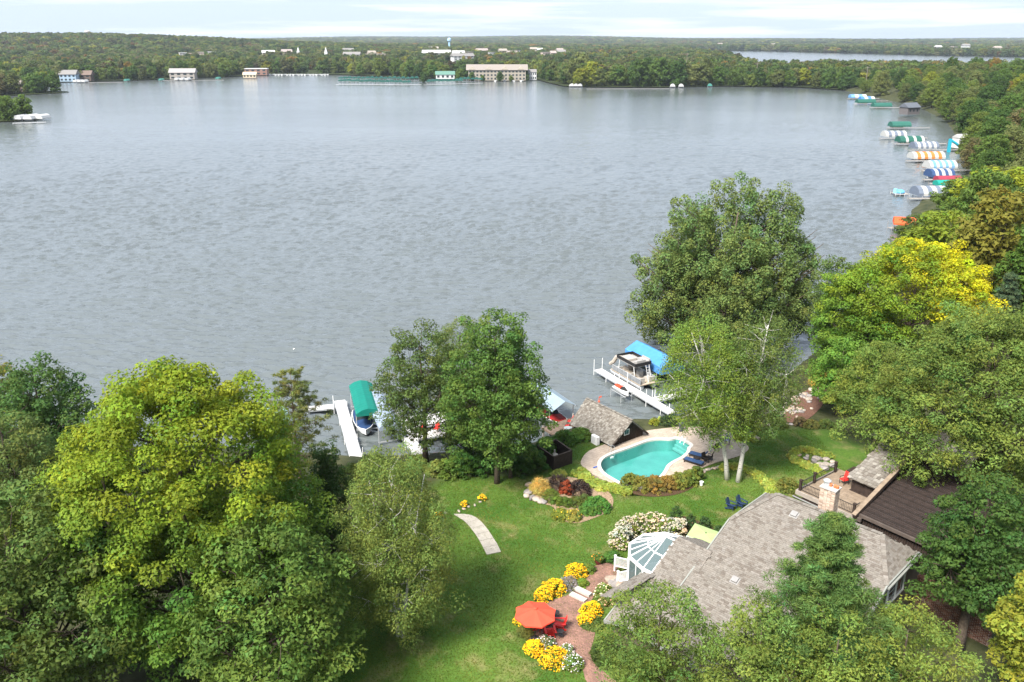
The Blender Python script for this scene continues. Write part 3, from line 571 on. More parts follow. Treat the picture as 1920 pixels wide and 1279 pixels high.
for i, (x, y) in enumerate(spots):
    z = gz(x, y) - 0.3; s = 0.72 + 0.5 * rt.random()
    if y < 262:                          # low growth at the water's edge, taller up the slope
        pxx = 960 + FPX * x / depth((x, y, z + 6)); sky_ = np.interp(pxx, [1600, 1640, 1700, 1740, 1765, 1800, 1835, 1870, 1920], [520, 480, 415, 402, 385, 345, 300, 262, 235]); hm = ztop((x, y), sky_ + rt.random() * 25) - z
        if hm < 2.5: continue
        s = min(s, hm / 14.5)
    place_tree('shore_tree', MIDP[i % 6], (x, y, z), rt.random() * 6.3, 'leafy tree in the wood along the right-hand shore behind the docks', 'trees of the right-hand shore wood', s=(s * (.9 + .3 * rt.random()), s * (.9 + .3 * rt.random()), s * (.85 + .35 * rt.random())), color=palette(rt))
# far shore: the front row one by one, the wood behind as one mass
LOWP = []
for k in range(5):
    LOWP.append(make_tree(12.5, 5.6, 1.0, 200 + k, (1, 1, 1), shape=['round', 'dome', 'oval', 'round', 'dome'][k], nl=10, cr=1.9, n=34, L=1.15, W=0.9, tr=0.25, twigs=4, var=.16))
fs = np.array(FSH); rt2 = np.random.default_rng(6); have = []
def far_front(x, y):
    if not inside(np.array([x]), np.array([y]), FARP)[0] or abs(x) > 0.62 * y + 20: return False
    d = float(polydist(np.array([x]), np.array([y]), fs)[0])
    if 5 > d or d > 34: return False
    for a, b, c, e in KEEPOUT:
        if a < x < b and c < y < e: return False
    return True
KEEPOUT = [(-62, 32, 960, 1016), (-330, -205, 1030, 1135), (-120, -62, 975, 1000)]
fspots = scatter(far_front, (-640, 300), (760, 1150), lambda y: 8.6, 5200, rt2, have)
print('far front', len(fspots))
for i, (x, y) in enumerate(fspots[:150]):
    s = (.95 + .55 * rt2.random()) * (1.35 if 40 < x < 205 and y < 880 else 1)
    place_tree('lakeside_tree', LOWP[i % 5], (x, y, 0.6), rt2.random() * 6.3, 'tree in the front row along the far shore of the lake', 'front trees of the far shore', s=(s, s, s * (.85 + .4 * rt2.random())), color=palette(rt2) * .95)
def on_points(x, y):
    a = inside(np.array([x]), np.array([y]), [(-262, 478), (-300, 462), (-480, 450), (-480, 535), (-330, 522), (-274, 495)])[0]
    b = inside(np.array([x]), np.array([y]), [(-376, 738), (-396, 694), (-425, 668), (-620, 655), (-620, 762), (-404, 752)])[0]
    return (a or b) and x > -0.62 * y - 30
pspots = scatter(on_points, (-620, -255), (445, 765), lambda y: 9.0, 3000, rt2, have)
for i, (x, y) in enumerate(pspots):
    s = (1.0 if y < 560 else 1.3) * (.85 + .35 * rt2.random())
    place_tree('lakeside_tree', LOWP[i % 5], (x, y, 0.3), rt2.random() * 6.3, 'tree on the nearer wooded point at the left edge' if y < 560 else 'tree on the farther wooded point at the left edge', 'trees of the nearer left point' if y < 560 else 'trees of the farther left point', s=(s, s, s), color=palette(rt2))
print('points', len(pspots))
def forest():
    pts = []; r = np.random.default_rng(9)
    for y0, y1, sp in ((780, 1500, 9.5), (1500, 2600, 13), (2600, 4500, 21), (4500, 9800, 40)):
        n = int(1.26 * (y1 * y1 - y0 * y0) / 2 / sp ** 2 * 1.25); y = np.sqrt(r.uniform(y0 * y0, y1 * y1, n)); x = r.uniform(-.64, .64, n) * y
        s = sp / 9.5 * r.uniform(.6, 1.45, n); hs = np.minimum(1.6, (sp / 9.5) ** .3) * r.uniform(.6, 1.5, n); pts.append(np.stack([x, y, s, hs], 1))
    p = np.vstack(pts); x, y = p[:, 0], p[:, 1]
    ok = inside(x, y, FARP) & ~inside(x, y, FARLAKE) & ~inside(x, y, INLET) & (polydist(x, y, fs) > 30) & (polydist(x, y, FARLAKE + FARLAKE[:1]) > 12)
    for a, b, c, e in KEEPOUT + TOWN: ok &= ~((x > a) & (x < b) & (y > c) & (y < e))
    # open ground in the town
    town = np.sin(x * .021 + 1) * np.sin(y * .017) > .55; ok &= ~(town & (y > 1150) & (y < 1900) & (x > -650) & (x < 250))
    p = p[ok]; x, y = p[:, 0], p[:, 1]; z = hz_np(x, y) + .6; n = len(p)
    me = bpy.data.meshes.new('forest'); me.vertices.add(n); me.vertices.foreach_set('co', np.stack([x, y, z], 1).astype(np.float32).ravel())
    def attr(nm, ty, key, val): a = me.attributes.new(nm, ty, 'POINT'); a.data.foreach_set(key, np.ascontiguousarray(val).ravel())
    attr('scl', 'FLOAT_VECTOR', 'vector', np.stack([p[:, 2], p[:, 2], p[:, 3]], 1).astype(np.float32))
    attr('rotz', 'FLOAT', 'value', r.uniform(0, 6.28, n).astype(np.float32)); attr('idx', 'INT', 'value', r.integers(0, 5, n).astype(np.int32))
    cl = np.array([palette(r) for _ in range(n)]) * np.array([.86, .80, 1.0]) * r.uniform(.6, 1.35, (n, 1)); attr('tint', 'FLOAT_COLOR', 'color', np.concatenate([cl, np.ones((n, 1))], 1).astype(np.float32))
    col = bpy.data.collections.new('forest_kinds')
    for k in range(5):
        t = make_tree(12.5, 5.8, 1.0, 300 + k, (1, 1, 1), nl=8, cr=2.3, n=20, L=1.9, W=1.5, tr=.25, twigs=0, m=LEAFI, var=.16)
        col.objects.link(bpy.data.objects.new('forest_crown', t[1]))
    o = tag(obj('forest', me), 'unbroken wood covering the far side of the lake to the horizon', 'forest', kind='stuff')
    ng = bpy.data.node_groups.new('forest_scatter', 'GeometryNodeTree'); ng.interface.new_socket('Geometry', in_out='INPUT', socket_type='NodeSocketGeometry'); ng.interface.new_socket('Geometry', in_out='OUTPUT', socket_type='NodeSocketGeometry')
    N = ng.nodes.new; L = ng.links.new; gi, go = N('NodeGroupInput'), N('NodeGroupOutput'); mp = N('GeometryNodeMeshToPoints'); ip = N('GeometryNodeInstanceOnPoints'); ci = N('GeometryNodeCollectionInfo')
    ci.inputs['Collection'].default_value = col; ci.inputs['Separate Children'].default_value = True; ci.inputs['Reset Children'].default_value = True
    def named(nm, ty): a = N('GeometryNodeInputNamedAttribute'); a.data_type = ty; a.inputs['Name'].default_value = nm; return a.outputs[0]
    L(gi.outputs[0], mp.inputs['Mesh']); L(mp.outputs[0], ip.inputs['Points']); L(ci.outputs[0], ip.inputs['Instance']); ip.inputs['Pick Instance'].default_value = True
    L(named('idx', 'INT'), ip.inputs['Instance Index']); L(named('scl', 'FLOAT_VECTOR'), ip.inputs['Scale'])
    cb = N('ShaderNodeCombineXYZ'); L(named('rotz', 'FLOAT'), cb.inputs[2]); L(cb.outputs[0], ip.inputs['Rotation']); L(ip.outputs[0], go.inputs[0])
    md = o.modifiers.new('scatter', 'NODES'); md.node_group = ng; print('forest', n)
TOWN = []
forest()

# ------------------------------------------------------------------ roofs
def shingles(mb, poly, origin, ex, ey, ez, w, h, cols, r, thick=0.02, ragged=0.15):
    """tabs over a planar roof face; poly in (x along the courses, y up the slope) metres; ex/ey/ez its axes"""
    poly = np.array(poly, float); y0, y1 = poly[:, 1].min(), poly[:, 1].max(); x0, x1 = poly[:, 0].min(), poly[:, 0].max(); o = np.array(origin)
    ny = int((y1 - y0) / h); 
    for j in range(ny):
        yc = y0 + (j + .5) * h; x = x0 - r.random() * w
        while x < x1:
            ww = w * (1 + ragged * (r.random() - .5) * 2); xc = x + ww / 2
            if inside(np.array([xc]), np.array([yc]), poly)[0]:
                lo, up = yc - h * .5 - r.random() * h * ragged, yc + h * .62; t0 = thick * (1 + .6 * r.random()); g = ww * .47
                pts = [o + ex * (xc + sx * g) + ey * yy + ez * zz for sx, yy, zz in ((-1, lo, t0), (1, lo, t0), (1, up, .003), (-1, up, .003), (-1, lo, -.004), (1, lo, -.004))]
                c = cols[int(r.integers(len(cols)))]; k = .90 + .2 * r.random(); mb.add(pts, [(0, 1, 2, 3), (4, 5, 1, 0)], tuple(q * k for q in c))
            x += ww
def roof_face(parent, name, pts3, course_dir, w, h, cols, seed, thick=.02, under=None, ragged=.15, slab=.12):
    """pts3: roof face corners (any order round the face); builds the sheathing slab and its shingles"""
    r = np.random.default_rng(seed); p = [np.array(q, float) for q in pts3]; ex = nrm(np.array(course_dir, float)); n = nrm(np.cross(p[1] - p[0], p[2] - p[0]))
    if n[2] < 0: n = -n
    ey = nrm(np.cross(n, ex)); 
    if ey[2] < 0: ey = -ey
    o = p[0]; poly = [((q - o) @ ex, (q - o) @ ey) for q in p]
    sl = MB(); k = len(p); sl.add([tuple(q) for q in p] + [tuple(q - n * slab) for q in p], [tuple(range(k)), tuple(range(k, 2 * k))[::-1]] + [(i, (i + 1) % k, k + (i + 1) % k, k + i) for i in range(k)])
    s = sl.build(name, under or SHB, parent); mb = MB(); shingles(mb, poly, o, ex, ey, n, w, h, cols, r, thick, ragged)
    tag(mb.build('shingles', SHINGLE, s), kind='stuff'); return s
SHB = mat('roof_sheathing', (0.20, 0.175, 0.15), .95, .1, .15, 4)
ASPH = [(0.215, 0.196, 0.172), (0.205, 0.185, 0.162), (0.165, 0.143, 0.123), (0.23, 0.21, 0.188), (0.22, 0.198, 0.174)]
SHAKE = [(0.235, 0.215, 0.19), (0.195, 0.175, 0.15), (0.30, 0.28, 0.25), (0.16, 0.14, 0.12), (0.25, 0.228, 0.198), (0.21, 0.19, 0.165)]
TRIMG = mat('trim_grey_green', (0.23, 0.235, 0.21), .6, .3, .08, 3)
WALLB = mat('brown_wall', (0.105, 0.082, 0.062), .8, .2, .15, 3, bump=.2, bscale=10)

# ------------------------------------------------------------------ the grey shingled house
HU, HV = np.array([.711, -.703, 0]), np.array([-.703, -.711, 0]); HO = np.array([21.87, 51.78, 0.])
def H_(a, b, z): return HO + HU * a + HV * b + np.array([0, 0, z])
def hroof(b): return 11 - (.47 * b if b > 0 else -.75 * b)
house = empty('house', (0, 0, 0), 0, 'low brown house with a large grey shingle roof and glazed conservatory', 'house')
roof = MB(); zc = hroof(3.2)
# main slopes (front, back) and the clipped gable ends
front = [H_(-3.8, 0, 11), H_(3.8, 0, 11), H_(5.6, 3.2, zc), H_(5.6, 13, hroof(13)), H_(-7.6, 13, hroof(13)), H_(-7.6, 9.0, hroof(9.0)), H_(-5.6, 9.0, hroof(9.0)), H_(-5.6, 3.2, zc)]
roof_face(house, 'roof', front, HU, .30, .15, ASPH, 1)
roof_face(house, 'roof', [H_(3.8, 0, 11), H_(-3.8, 0, 11), H_(-5.6, -2, zc), H_(-5.6, -5, hroof(-5)), H_(5.6, -5, hroof(-5)), H_(5.6, -2, zc)], HU, .30, .15, ASPH, 2)
roof_face(house, 'roof', [H_(3.8, 0, 11.0), H_(5.6, 3.2, zc), H_(5.6, -2, zc)], HV, .30, .17, ASPH, 3)
roof_face(house, 'roof', [H_(-3.8, 0, 11.0), H_(-5.6, 3.2, zc), H_(-5.6, -2, zc)], HV, .30, .17, ASPH, 4)
zl = hroof(9.0); zl2 = hroof(13)
roof_face(house, 'roof', [H_(-7.6, 9.0, zl), H_(-7.6, 13, zl2), H_(-8.9, 13, zl2 - .5), H_(-8.9, 9.0, zl - .5)], HV, .30, .17, ASPH, 5)
# ridge and hip caps
rc = MB(); r5 = np.random.default_rng(51)
for (p, q) in ((H_(-3.8, 0, 11.02), H_(3.8, 0, 11.02)), (H_(3.8, 0, 11.02), H_(5.6, 3.2, zc + .02)), (H_(-3.8, 0, 11.02), H_(-5.6, 3.2, zc + .02)), (H_(-7.6, 9.0, zl + .02), H_(-7.6, 13, zl2 + .02))):
    n = int(np.linalg.norm(q - p) / .24)
    for i in range(n): MB().bar(p + (q - p) * (i / n), p + (q - p) * ((i + 1.05) / n) + np.array([0, 0, .015]), .30, .035, col=tuple(np.array(ASPH[i % 5]) * (.9 + .25 * r5.random()))).build('ridge_cap', SHINGLE, house)
# fascia and gutters
fa = [(H_(5.66, 3.2, zc - .06), H_(5.66, -2, zc - .06)), (H_(5.66, 3.2, zc - .06), H_(5.66, 13, hroof(13) - .06)), (H_(5.66, -2, zc - .06), H_(5.66, -5, hroof(-5) - .06)), (H_(-5.66, 3.2, zc - .06), H_(-5.66, 9.0, hroof(9.0) - .06)), (H_(-5.66, -2, zc - .06), H_(-5.66, -5, hroof(-5) - .06)),
      (H_(-5.66, 3.2, zc - .06), H_(-5.66, -2, zc - .06)), (H_(-7.6, 13.06, zl2 - .1), H_(5.6, 13.06, zl2 - .1)), (H_(-8.96, 9.0, zl - .6), H_(-8.96, 13, zl2 - .6)), (H_(-8.96, 13.06, zl2 - .6), H_(-7.6, 13.06, zl2 - .1))]
for p, q in fa: MB().bar(p, q, .10, .24).build('fascia', TRIMG, house)
MB().bar(H_(5.8, 3.3, zc - .1), H_(5.8, -2.1, zc - .1), .13, .12).build('gutter', TRIMG, house)
MB().box(H_(5.55, -4.7, hroof(-5) - .3), (.5, .5, .35), R(-44.7)).build('soffit_return', WHITE, house)
# walls
def prism_wall(mb, pts_ab, z0, ztops):
    n = len(pts_ab); lo = [H_(a, b, z0) for a, b in pts_ab]; hi = [H_(a, b, z) for (a, b), z in zip(pts_ab, ztops)]
    mb.add(lo + hi, [(i, (i + 1) % n, n + (i + 1) % n, n + i) for i in range(n)])
w = MB(); ab = [(5.2, -4.6), (5.2, -2), (5.2, 3.2), (5.2, 12.6), (-7.3, 12.6), (-8.5, 12.6), (-8.5, 9.3), (-5.2, 9.3), (-5.2, 3.2), (-5.2, -2), (-5.2, -4.6)]
prism_wall(w, ab, 2.2, [hroof(-4.6) - .15, zc - .15, zc - .15, hroof(12.6) - .15, zl2 - .12, zl2 - .5, zl - .75, hroof(9.3) - .15, zc - .15, zc - .15, hroof(-4.6) - .15]); w.build('wall', WALLB, house)
def house_window(b0, b1, z0, z1, a=5.22):
    c = MB()
    for p, q in (((b0, z0), (b1, z0)), ((b0, z1), (b1, z1)), ((b0, z0), (b0, z1)), ((b1, z0), (b1, z1)), (((b0 + b1) / 2, z0), ((b0 + b1) / 2, z1))):
        c.bar(H_(a + .04, p[0], p[1]), H_(a + .04, q[0], q[1]), .12, .12)
    f = c.build('window', WHITE, house)
    for i in range(2):
        bb0, bb1 = b0 + (b1 - b0) * i / 2 + .06, b0 + (b1 - b0) * (i + 1) / 2 - .06
        MB().add([H_(a + .012, bb0, z0), H_(a + .012, bb1, z0), H_(a + .012, bb1, z1), H_(a + .012, bb0, z1)], [(0, 1, 2, 3)]).build('pane', GLASSD, f)
    g = MB()
    for k in range(1, 4): g.bar(H_(a + .035, b0 + (b1 - b0) / 2 + .06, z0 + (z1 - z0) * k / 4), H_(a + .035, b1 - .06, z0 + (z1 - z0) * k / 4), .03, .03)
    g.build('muntin', WHITE, f)
house_window(-1.2, 1.6, 6.8, 8.7); house_window(4.3, 5.7, 5.6, 7.0)
# belly band on the gable wall
MB().bar(H_(5.26, -2.2, 8.95), H_(5.26, 3.9, 8.95), .06, .16).build('trim_board', TRIMG, house)
# roof vents
for i, (px, py) in enumerate(((1489, 966), (1378, 1089), (1590, 1005), (1508, 1093))):
    d = ray(px, py); best = None
    for t in np.arange(40, 90, .02):
        p = np.array([0, 0, CAMH]) + np.array(d) * t; rel = p - HO; b = rel @ HV
        if p[2] <= hroof(b): best = p; break
    vt = MB(); M = Matrix((Vector(HU), Vector(nrm(HV + np.array([0, 0, -.47]))), Vector(nrm(np.array([0, 0, 1]) + .47 * HV)))).transposed()
    vt.box(best + np.array([0, 0, .10]), (.42, .42, .16), M=M).box(best + np.array([0, 0, .03]), (.60, .55, .03), M=M); vt.build('roof_vent', mat('vent_grey', (.25, .24, .23), .5, .4, .1, 3), house)
# brick chimney
ch = empty('chimney', (0, 0, 0)); ch.parent = house; CB = np.array([22.35, 53.0, 0]); ang = R(-44.7)
bw, bd, bh = .30, .15, .085; rr = np.random.default_rng(77); bm = MB(); M2 = Matrix.Rotation(ang, 3, 'Z')
core = MB().box((CB[0], CB[1], 10.2), (1.02, .72, 4.2), ang).build('mortar_core', mat('mortar', (.40, .36, .32), .95, .1, .1, 5), ch)
BC = [(.52, .40, .31), (.46, .35, .27), (.58, .47, .38), (.40, .29, .22), (.55, .44, .34)]
for j in range(48):
    z = 8.2 + j * .087
    for side in range(4):
        Lx = 1.06 if side % 2 == 0 else .76; n = 4 if side % 2 == 0 else 3
        for i in range(n):
            x = -Lx / 2 + (i + .5) * Lx / n; off = (.36 + .02 if side % 2 == 0 else .51 + .02) * (1 if side < 2 else -1)
            c = Vector((x, off, 0)) if side % 2 == 0 else Vector((off, x, 0)); c = M2 @ c
            s = (Lx / n - .015, .04, .072) if side % 2 == 0 else (.04, Lx / n - .015, .072); k = .85 + .3 * rr.random(); b_ = BC[int(rr.integers(5))]
            bm.box((CB[0] + c.x, CB[1] + c.y, z), s, ang, col=tuple(q * k for q in b_))
tag(bm.build('bricks', BRICKW, ch), kind='stuff')
MB().box((CB[0], CB[1], 12.36), (1.22, .92, .09), ang).build('cap_slab', mat('concrete', (.42, .39, .36), .9, .2, .12, 4), ch)
cp = M2 @ Vector((-.28, 0, 0)); MB().lathe((CB[0] + cp.x, CB[1] + cp.y, 12.4), [(.22, 0), (.22, .32), (.28, .34), (.28, .40), (.16, .46)], 14).build('flue_cap', ALU, ch)
for k in (-.12, .18, .36):
    cp = M2 @ Vector((k + .1, .05, 0)); MB().lathe((CB[0] + cp.x, CB[1] + cp.y, 12.4), [(.10, 0), (.12, .2), (.08, .22)], 10).build('flue_pot', mat('terracotta', (.50, .17, .07), .8, .2, .15, 5), ch)

# conservatory
_q = np.array(P(1250, 1006, 7.85)) - HO; SC = (float(_q @ HU), float(_q @ HV)); SR = 2.75; ZE, ZR = 6.45, 7.85
GL = bpy.data.materials.new('roof_glass'); GL.use_nodes = True
_b = GL.node_tree.nodes['Principled BSDF']; _b.inputs['Base Color'].default_value = (.11, .15, .155, 1); _b.inputs['Roughness'].default_value = .10; _b.inputs['Alpha'].default_value = .80; _b.inputs['Specular IOR Level'].default_value = .5
ring = [(SC[0] + SR * math.cos(t), SC[1] + SR * math.sin(t)) for t in [math.pi / 2 + k * math.pi / 5 for k in range(6)]]     # half ring, open to the house
ring = [(-7.5, SC[1] + SR)] + ring + [(-7.5, SC[1] - SR)]
ridge0, ridge1 = (SC[0], SC[1]), (-7.5, SC[1])
cons = empty('conservatory', (0, 0, 0)); cons.parent = house
fr = []
def bars(p, q, w=.065): MB().bar(p, q, w, .08).build('glazing_bar', WHITE, cons)
def pane(pts): MB().add(pts, [tuple(range(len(pts)))]).build('pane', GL, cons)
E = [H_(a, b, ZE) for a, b in ring]; A0, A1 = H_(*ridge0, ZR), H_(*ridge1, ZR)
bars(A0, A1, .14)
for i in range(len(E)):
    if i + 1 < len(E): MB().bar(E[i] - np.array([0, 0, .05]), E[i + 1] - np.array([0, 0, .05]), .16, .18).build('eave_beam', WHITE, cons)
for i in range(1, 7):
    bars(A0, E[i])
for side in (0, 1):      # straight flanks
    e0, e1 = (E[0], E[1]) if side == 0 else (E[7], E[6])
    for k in (0, .5):
        p, q = e0 * (1 - k) + e1 * k, A1 * (1 - k) + A0 * k
        if k: bars(p, q)
        p2, q2 = e0 * (.5 - k) + e1 * (.5 + k), A1 * (.5 - k) + A0 * (.5 + k)
        m0, m1 = (p + q) / 2, (p2 + q2) / 2; dz = np.array([0, 0, -.03])
        pane([p + dz, p2 + dz, m1 + dz, m0 + dz]); pane([m0 + dz, m1 + dz, q2 + dz, q + dz])
    bars((e0 + A1) / 2, (e1 + A0) / 2, .07)
for i in range(1, 6):    # the fan
    dz = np.array([0, 0, -.03]); m0, m1 = (E[i] + A0) / 2, (E[i + 1] + A0) / 2; em = (E[i] + E[i + 1]) / 2; mm_ = (em + A0) / 2
    bars(m0, m1, .045); bars(A0, em, .045)
    pane([E[i] + dz, em + dz, mm_ + dz, m0 + dz]); pane([em + dz, E[i + 1] + dz, m1 + dz, mm_ + dz]); pane([m0 + dz, mm_ + dz, A0 + dz]); pane([mm_ + dz, m1 + dz, A0 + dz])
for i in range(len(ring)):   # posts, sills, wall panes
    a, b = ring[i]; MB().box(H_(a, b, 4.65), (.13, .13, 3.5), ang).build('post', WHITE, cons)
    if i + 1 < len(ring):
        c, d = ring[i + 1]; MB().bar(H_(a, b, 3.6), H_(c, d, 3.6), .10, .5).build('sill_wall', WHITE, cons)
        MB().add([H_(a, b, 3.9), H_(c, d, 3.9), H_(c, d, 6.3), H_(a, b, 6.3)], [(0, 1, 2, 3)]).build('wall_pane', GL, cons)
        MB().bar((H_(a, b, 3.9) + H_(c, d, 3.9)) / 2, (H_(a, b, 6.3) + H_(c, d, 6.3)) / 2, .06, .06).build('mullion', WHITE, cons)
# row of white finials on the far flank
for k in range(11): q = E[7] * (1 - k / 10) + E[6] * (k / 10); MB().lathe(q + np.array([0, 0, .05]), [(.035, 0), (.05, .08), (.02, .2)], 6).build('finial', WHITE, cons)
# linking roof between house and conservatory
zlk = 8.3
roof_face(house, 'link_roof', [H_(-5.2, SC[1], zlk), H_(-8.0, SC[1], zlk), H_(-8.0, SC[1] + 2.95, zlk - 1.55), H_(-5.2, SC[1] + 2.95, zlk - 1.55)], HU, .30, .15, ASPH, 6)
roof_face(house, 'link_roof', [H_(-5.2, SC[1], zlk), H_(-8.0, SC[1], zlk), H_(-8.0, SC[1] - 2.95, zlk - 1.55), H_(-5.2, SC[1] - 2.95, zlk - 1.55)], HU, .30, .15, ASPH, 7)
lw = MB(); n4 = [(-5.1, SC[1] + 2.7), (-7.8, SC[1] + 2.7), (-7.8, SC[1]), (-7.8, SC[1] - 2.7), (-5.1, SC[1] - 2.7)]
prism_wall(lw, n4, 2.2, [6.7, 6.7, 8.1, 6.7, 6.7]); lw.build('link_wall', WHITE, house)
# green square sunshade on the terrace behind the conservatory
gs = [P(1303, 981, 5.6), P(1360, 1002, 5.6), P(1345, 1032, 5.2), P(1285, 1008, 5.2)]
su = empty('square_parasol', (0, 0, 0), 0, 'pale green square parasol on the terrace beside the conservatory', 'parasol')
ctr = sum((Vector(g) for g in gs), Vector()) / 4 + Vector((0, 0, .28)); GREENF = mat('lime_canvas', (.29, .39, .16), .85, .15, .06, 2)
m_ = MB(); m_.add([tuple(g) for g in gs] + [tuple(ctr)] + [(g[0], g[1], g[2] - .14) for g in gs], [(0, 1, 4), (1, 2, 4), (2, 3, 4), (3, 0, 4)] + [(i, 5 + i, 5 + (i + 1) % 4, (i + 1) % 4) for i in range(4)]); m_.build('canvas', GREENF, su)
gc = gz(ctr.x, ctr.y); MB().cyl((ctr.x, ctr.y, gc), ctr, .035).build('pole', DARKM, su); MB().lathe((ctr.x, ctr.y, gc - .02), [(.35, 0), (.35, .08), (.06, .14), (.05, .3)], 14).build('base', DARKM, su)
MB().lathe(ctr, [(.03, 0), (.05, .05), (.02, .1)], 8).build('finial', DARKM, su)

# ------------------------------------------------------------------ dark brown building with roof deck
U2, W2 = np.array([.616, -.788, 0]), np.array([.788, .616, 0]); O2 = np.array([23.62, 62.36, 0.])
def B_(p, q, z): return O2 + U2 * p + W2 * q + np.array([0, 0, z])
A2 = math.atan2(U2[1], U2[0])
b2 = empty('brown_building', (0, 0, 0), 0, 'dark brown timber building with wooden roof deck and cedar shake roof', 'building')
def slab2(name, p0, p1, q0, q1, z0, z1, m, zq=0.0, parent=None):
    mb = MB(); lo = [B_(p, q, z0) for p, q in ((p0, q0), (p1, q0), (p1, q1), (p0, q1))]; hi = [B_(p, q, z1 + zq * (q - q0)) for p, q in ((p0, q0), (p1, q0), (p1, q1), (p0, q1))]
    mb.add(lo + hi, [(3, 2, 1, 0), (4, 5, 6, 7)] + [(i, (i + 1) % 4, 4 + (i + 1) % 4, 4 + i) for i in range(4)]); return mb.build(name, m, parent or b2)
slab2('wall', .25, 5.1, .35, 8, 2.2, 6.55, DARKW); slab2('wall', 5.1, 12.4, .5, 8, 2.2, 6.95, DARKW)
DECKM = mat('deck_board', (.23, .175, .125), .8, .2, .22, 2.5, bump=.15, bscale=12)
slab2('deck_frame', .1, 5.15, .1, 5.9, 6.55, 6.80, DARKW)
for i in range(34):
    q = .05 + i * .176
    if q > 5.9: break
    slab2('deck_board', .0, (5.2 if q < 3.3 else 2.55), q, q + .158, 6.80, 6.84 + .006 * ((i * 7) % 3), DECKM)
slab2('deck_rim', -.12, 5.3, -.14, -.01, 6.50, 6.86, mat('grey_rim', (.30, .26, .22), .8, .2, .2, 3)); slab2('deck_rim', -.14, -.01, -.01, 6.0, 6.50, 6.86, MATS['grey_rim'])
slab2('fascia_board', -.2, 5.35, -.3, -.16, 6.2, 6.42, DARKW); slab2('fascia_board', -.2, 5.35, -.36, -.31, 6.32, 6.40, ALU)
# boards of the low dark roof
DB2 = mat('dark_roof_board_b', (.026, .019, .016), .7, .3, .22, 3)
DB = mat('dark_roof_board', (.038, .027, .023), .7, .3, .22, 3, bump=.1, bscale=10)
for i in range(40):
    q = .3 + i * .195
    if q > 7.9: break
    slab2('roof_board', 5.25, 12.5, q, q + .17, 6.97 + .045 * i, 7.06 + .045 * i, DB if i % 3 else DB2)
slab2('roof_edge', 5.2, 12.55, .12, .29, 6.85, 7.10, mat('roof_edge', (.085, .066, .055), .7, .3, .2, 3)); slab2('lamp_box', 5.35, 5.7, -.1, .11, 6.55, 6.85, mat('roof_edge', (.085, .066, .055)))
for i in range(36): slab2('batten', 5.3 + i * .2, 5.36 + i * .2, .42, .498, 2.3, 6.84, DARKW)
for i in range(22): slab2('batten', .3 + i * .22, .36 + i * .22, .27, .348, 2.3, 6.15, DARKW)
# shake roof with its beam
roof_face(b2, 'shake_roof', [B_(2.4, 3.2, 8.05), B_(5.1, 3.2, 8.05), B_(5.1, 8.4, 9.9), B_(2.4, 8.4, 9.9)], U2, .30, .33, SHAKE, 11, thick=.035, ragged=.3)
roof_face(b2, 'shake_roof', [B_(1.0, 8.4, 9.9), B_(9.5, 8.4, 9.9), B_(9.5, 13, 8.3), B_(1.0, 13, 8.3)], U2, .30, .33, SHAKE, 12, thick=.035, ragged=.3)
roof_face(b2, 'shake_roof', [B_(5.6, 7.4, 9.9), B_(9.5, 7.4, 9.9), B_(9.5, 11, 11.3), B_(5.6, 11, 11.3)], U2, .30, .33, SHAKE, 13, thick=.035, ragged=.3)
slab2('wall', 2.6, 5.1, 3.6, 8.2, 6.8, 7.95, DARKW, .345); slab2('wall', 5.9, 9.3, 8.0, 11, 7, 9.9, DARKW)
MB().bar(B_(5.28, -.35, 6.95), B_(5.28, 8.4, 10.0), .26, .30).build('barge_beam', DARKW, b2); MB().bar(B_(5.22, -.35, 7.12), B_(5.22, 8.4, 10.17), .34, .05).build('barge_cap', DECKM, b2)
# railing
def rail(p0, q0, p1, q1, name='railing'):
    rl = MB(); a, b = B_(p0, q0, 0), B_(p1, q1, 0); L_ = np.linalg.norm(b - a); n = int(L_ / .13); z = np.array([0, 0, 1.])
    e = rl.bar(a + z * 7.62, b + z * 7.62, .05, .04).bar(a + z * 6.95, b + z * 6.95, .03, .03).build(name, DARKM, b2)
    for i in range(1, n): MB().bar(a + (b - a) * i / n + z * 6.95, a + (b - a) * i / n + z * 7.62, .018, .018).build('baluster', DARKM, e)
def post2(p, q): MB().box(B_(p, q, 7.30), (.19, .19, .95), A2).box(B_(p, q, 7.80), (.25, .25, .06), A2).build('rail_post', DARKW, b2)
post2(.12, .12); post2(.12, 2.1); post2(.12, 5.2); post2(4.95, .12)
rail(.22, .12, 3.1, .12); rail(.12, .22, .12, 2.0); rail(.12, 2.2, .12, 5.1); rail(3.6, .12, 4.85, .12); rail(4.95, .22, 4.95, .9)
# the far wing behind the trees is part of the same roof
# brick garden wall: single bricks in courses
gw = empty('brick_garden_wall', (0, 0, 0), 0, 'weathered brick garden wall beside the house gable', 'wall'); rr = np.random.default_rng(78)
wa, wb = np.array([28.2, 52.0, 0]), np.array([31.9, 47.2, 0]); wl = np.linalg.norm(wb - wa); wd = (wb - wa) / wl; an = math.atan2(wd[1], wd[0])
MB().box(tuple((wa + wb) / 2 + np.array([0, 0, 4.45])), (wl, .22, 3.5), an).build('mortar_core', MATS['mortar'], gw)
bk = MB(); gb = [(.20, .095, .06), (.16, .075, .05), (.24, .13, .085), (.13, .065, .048), (.22, .15, .11)]
nb = int(wl / .27); meshes_b = []
for j in range(30):
    for i in range(nb):
        x = (i + .5 + (.5 if j % 2 else 0)) * wl / nb
        if x > wl: continue
        c = wa + wd * x; k = .7 + .5 * rr.random(); bk.box((c[0], c[1], 3.35 + j * .097), (.25, .26 + .02 * rr.random(), .082), an, col=tuple(q * k for q in gb[int(rr.integers(5))]))
tag(bk.build('bricks', BRICKW, gw), kind='stuff')
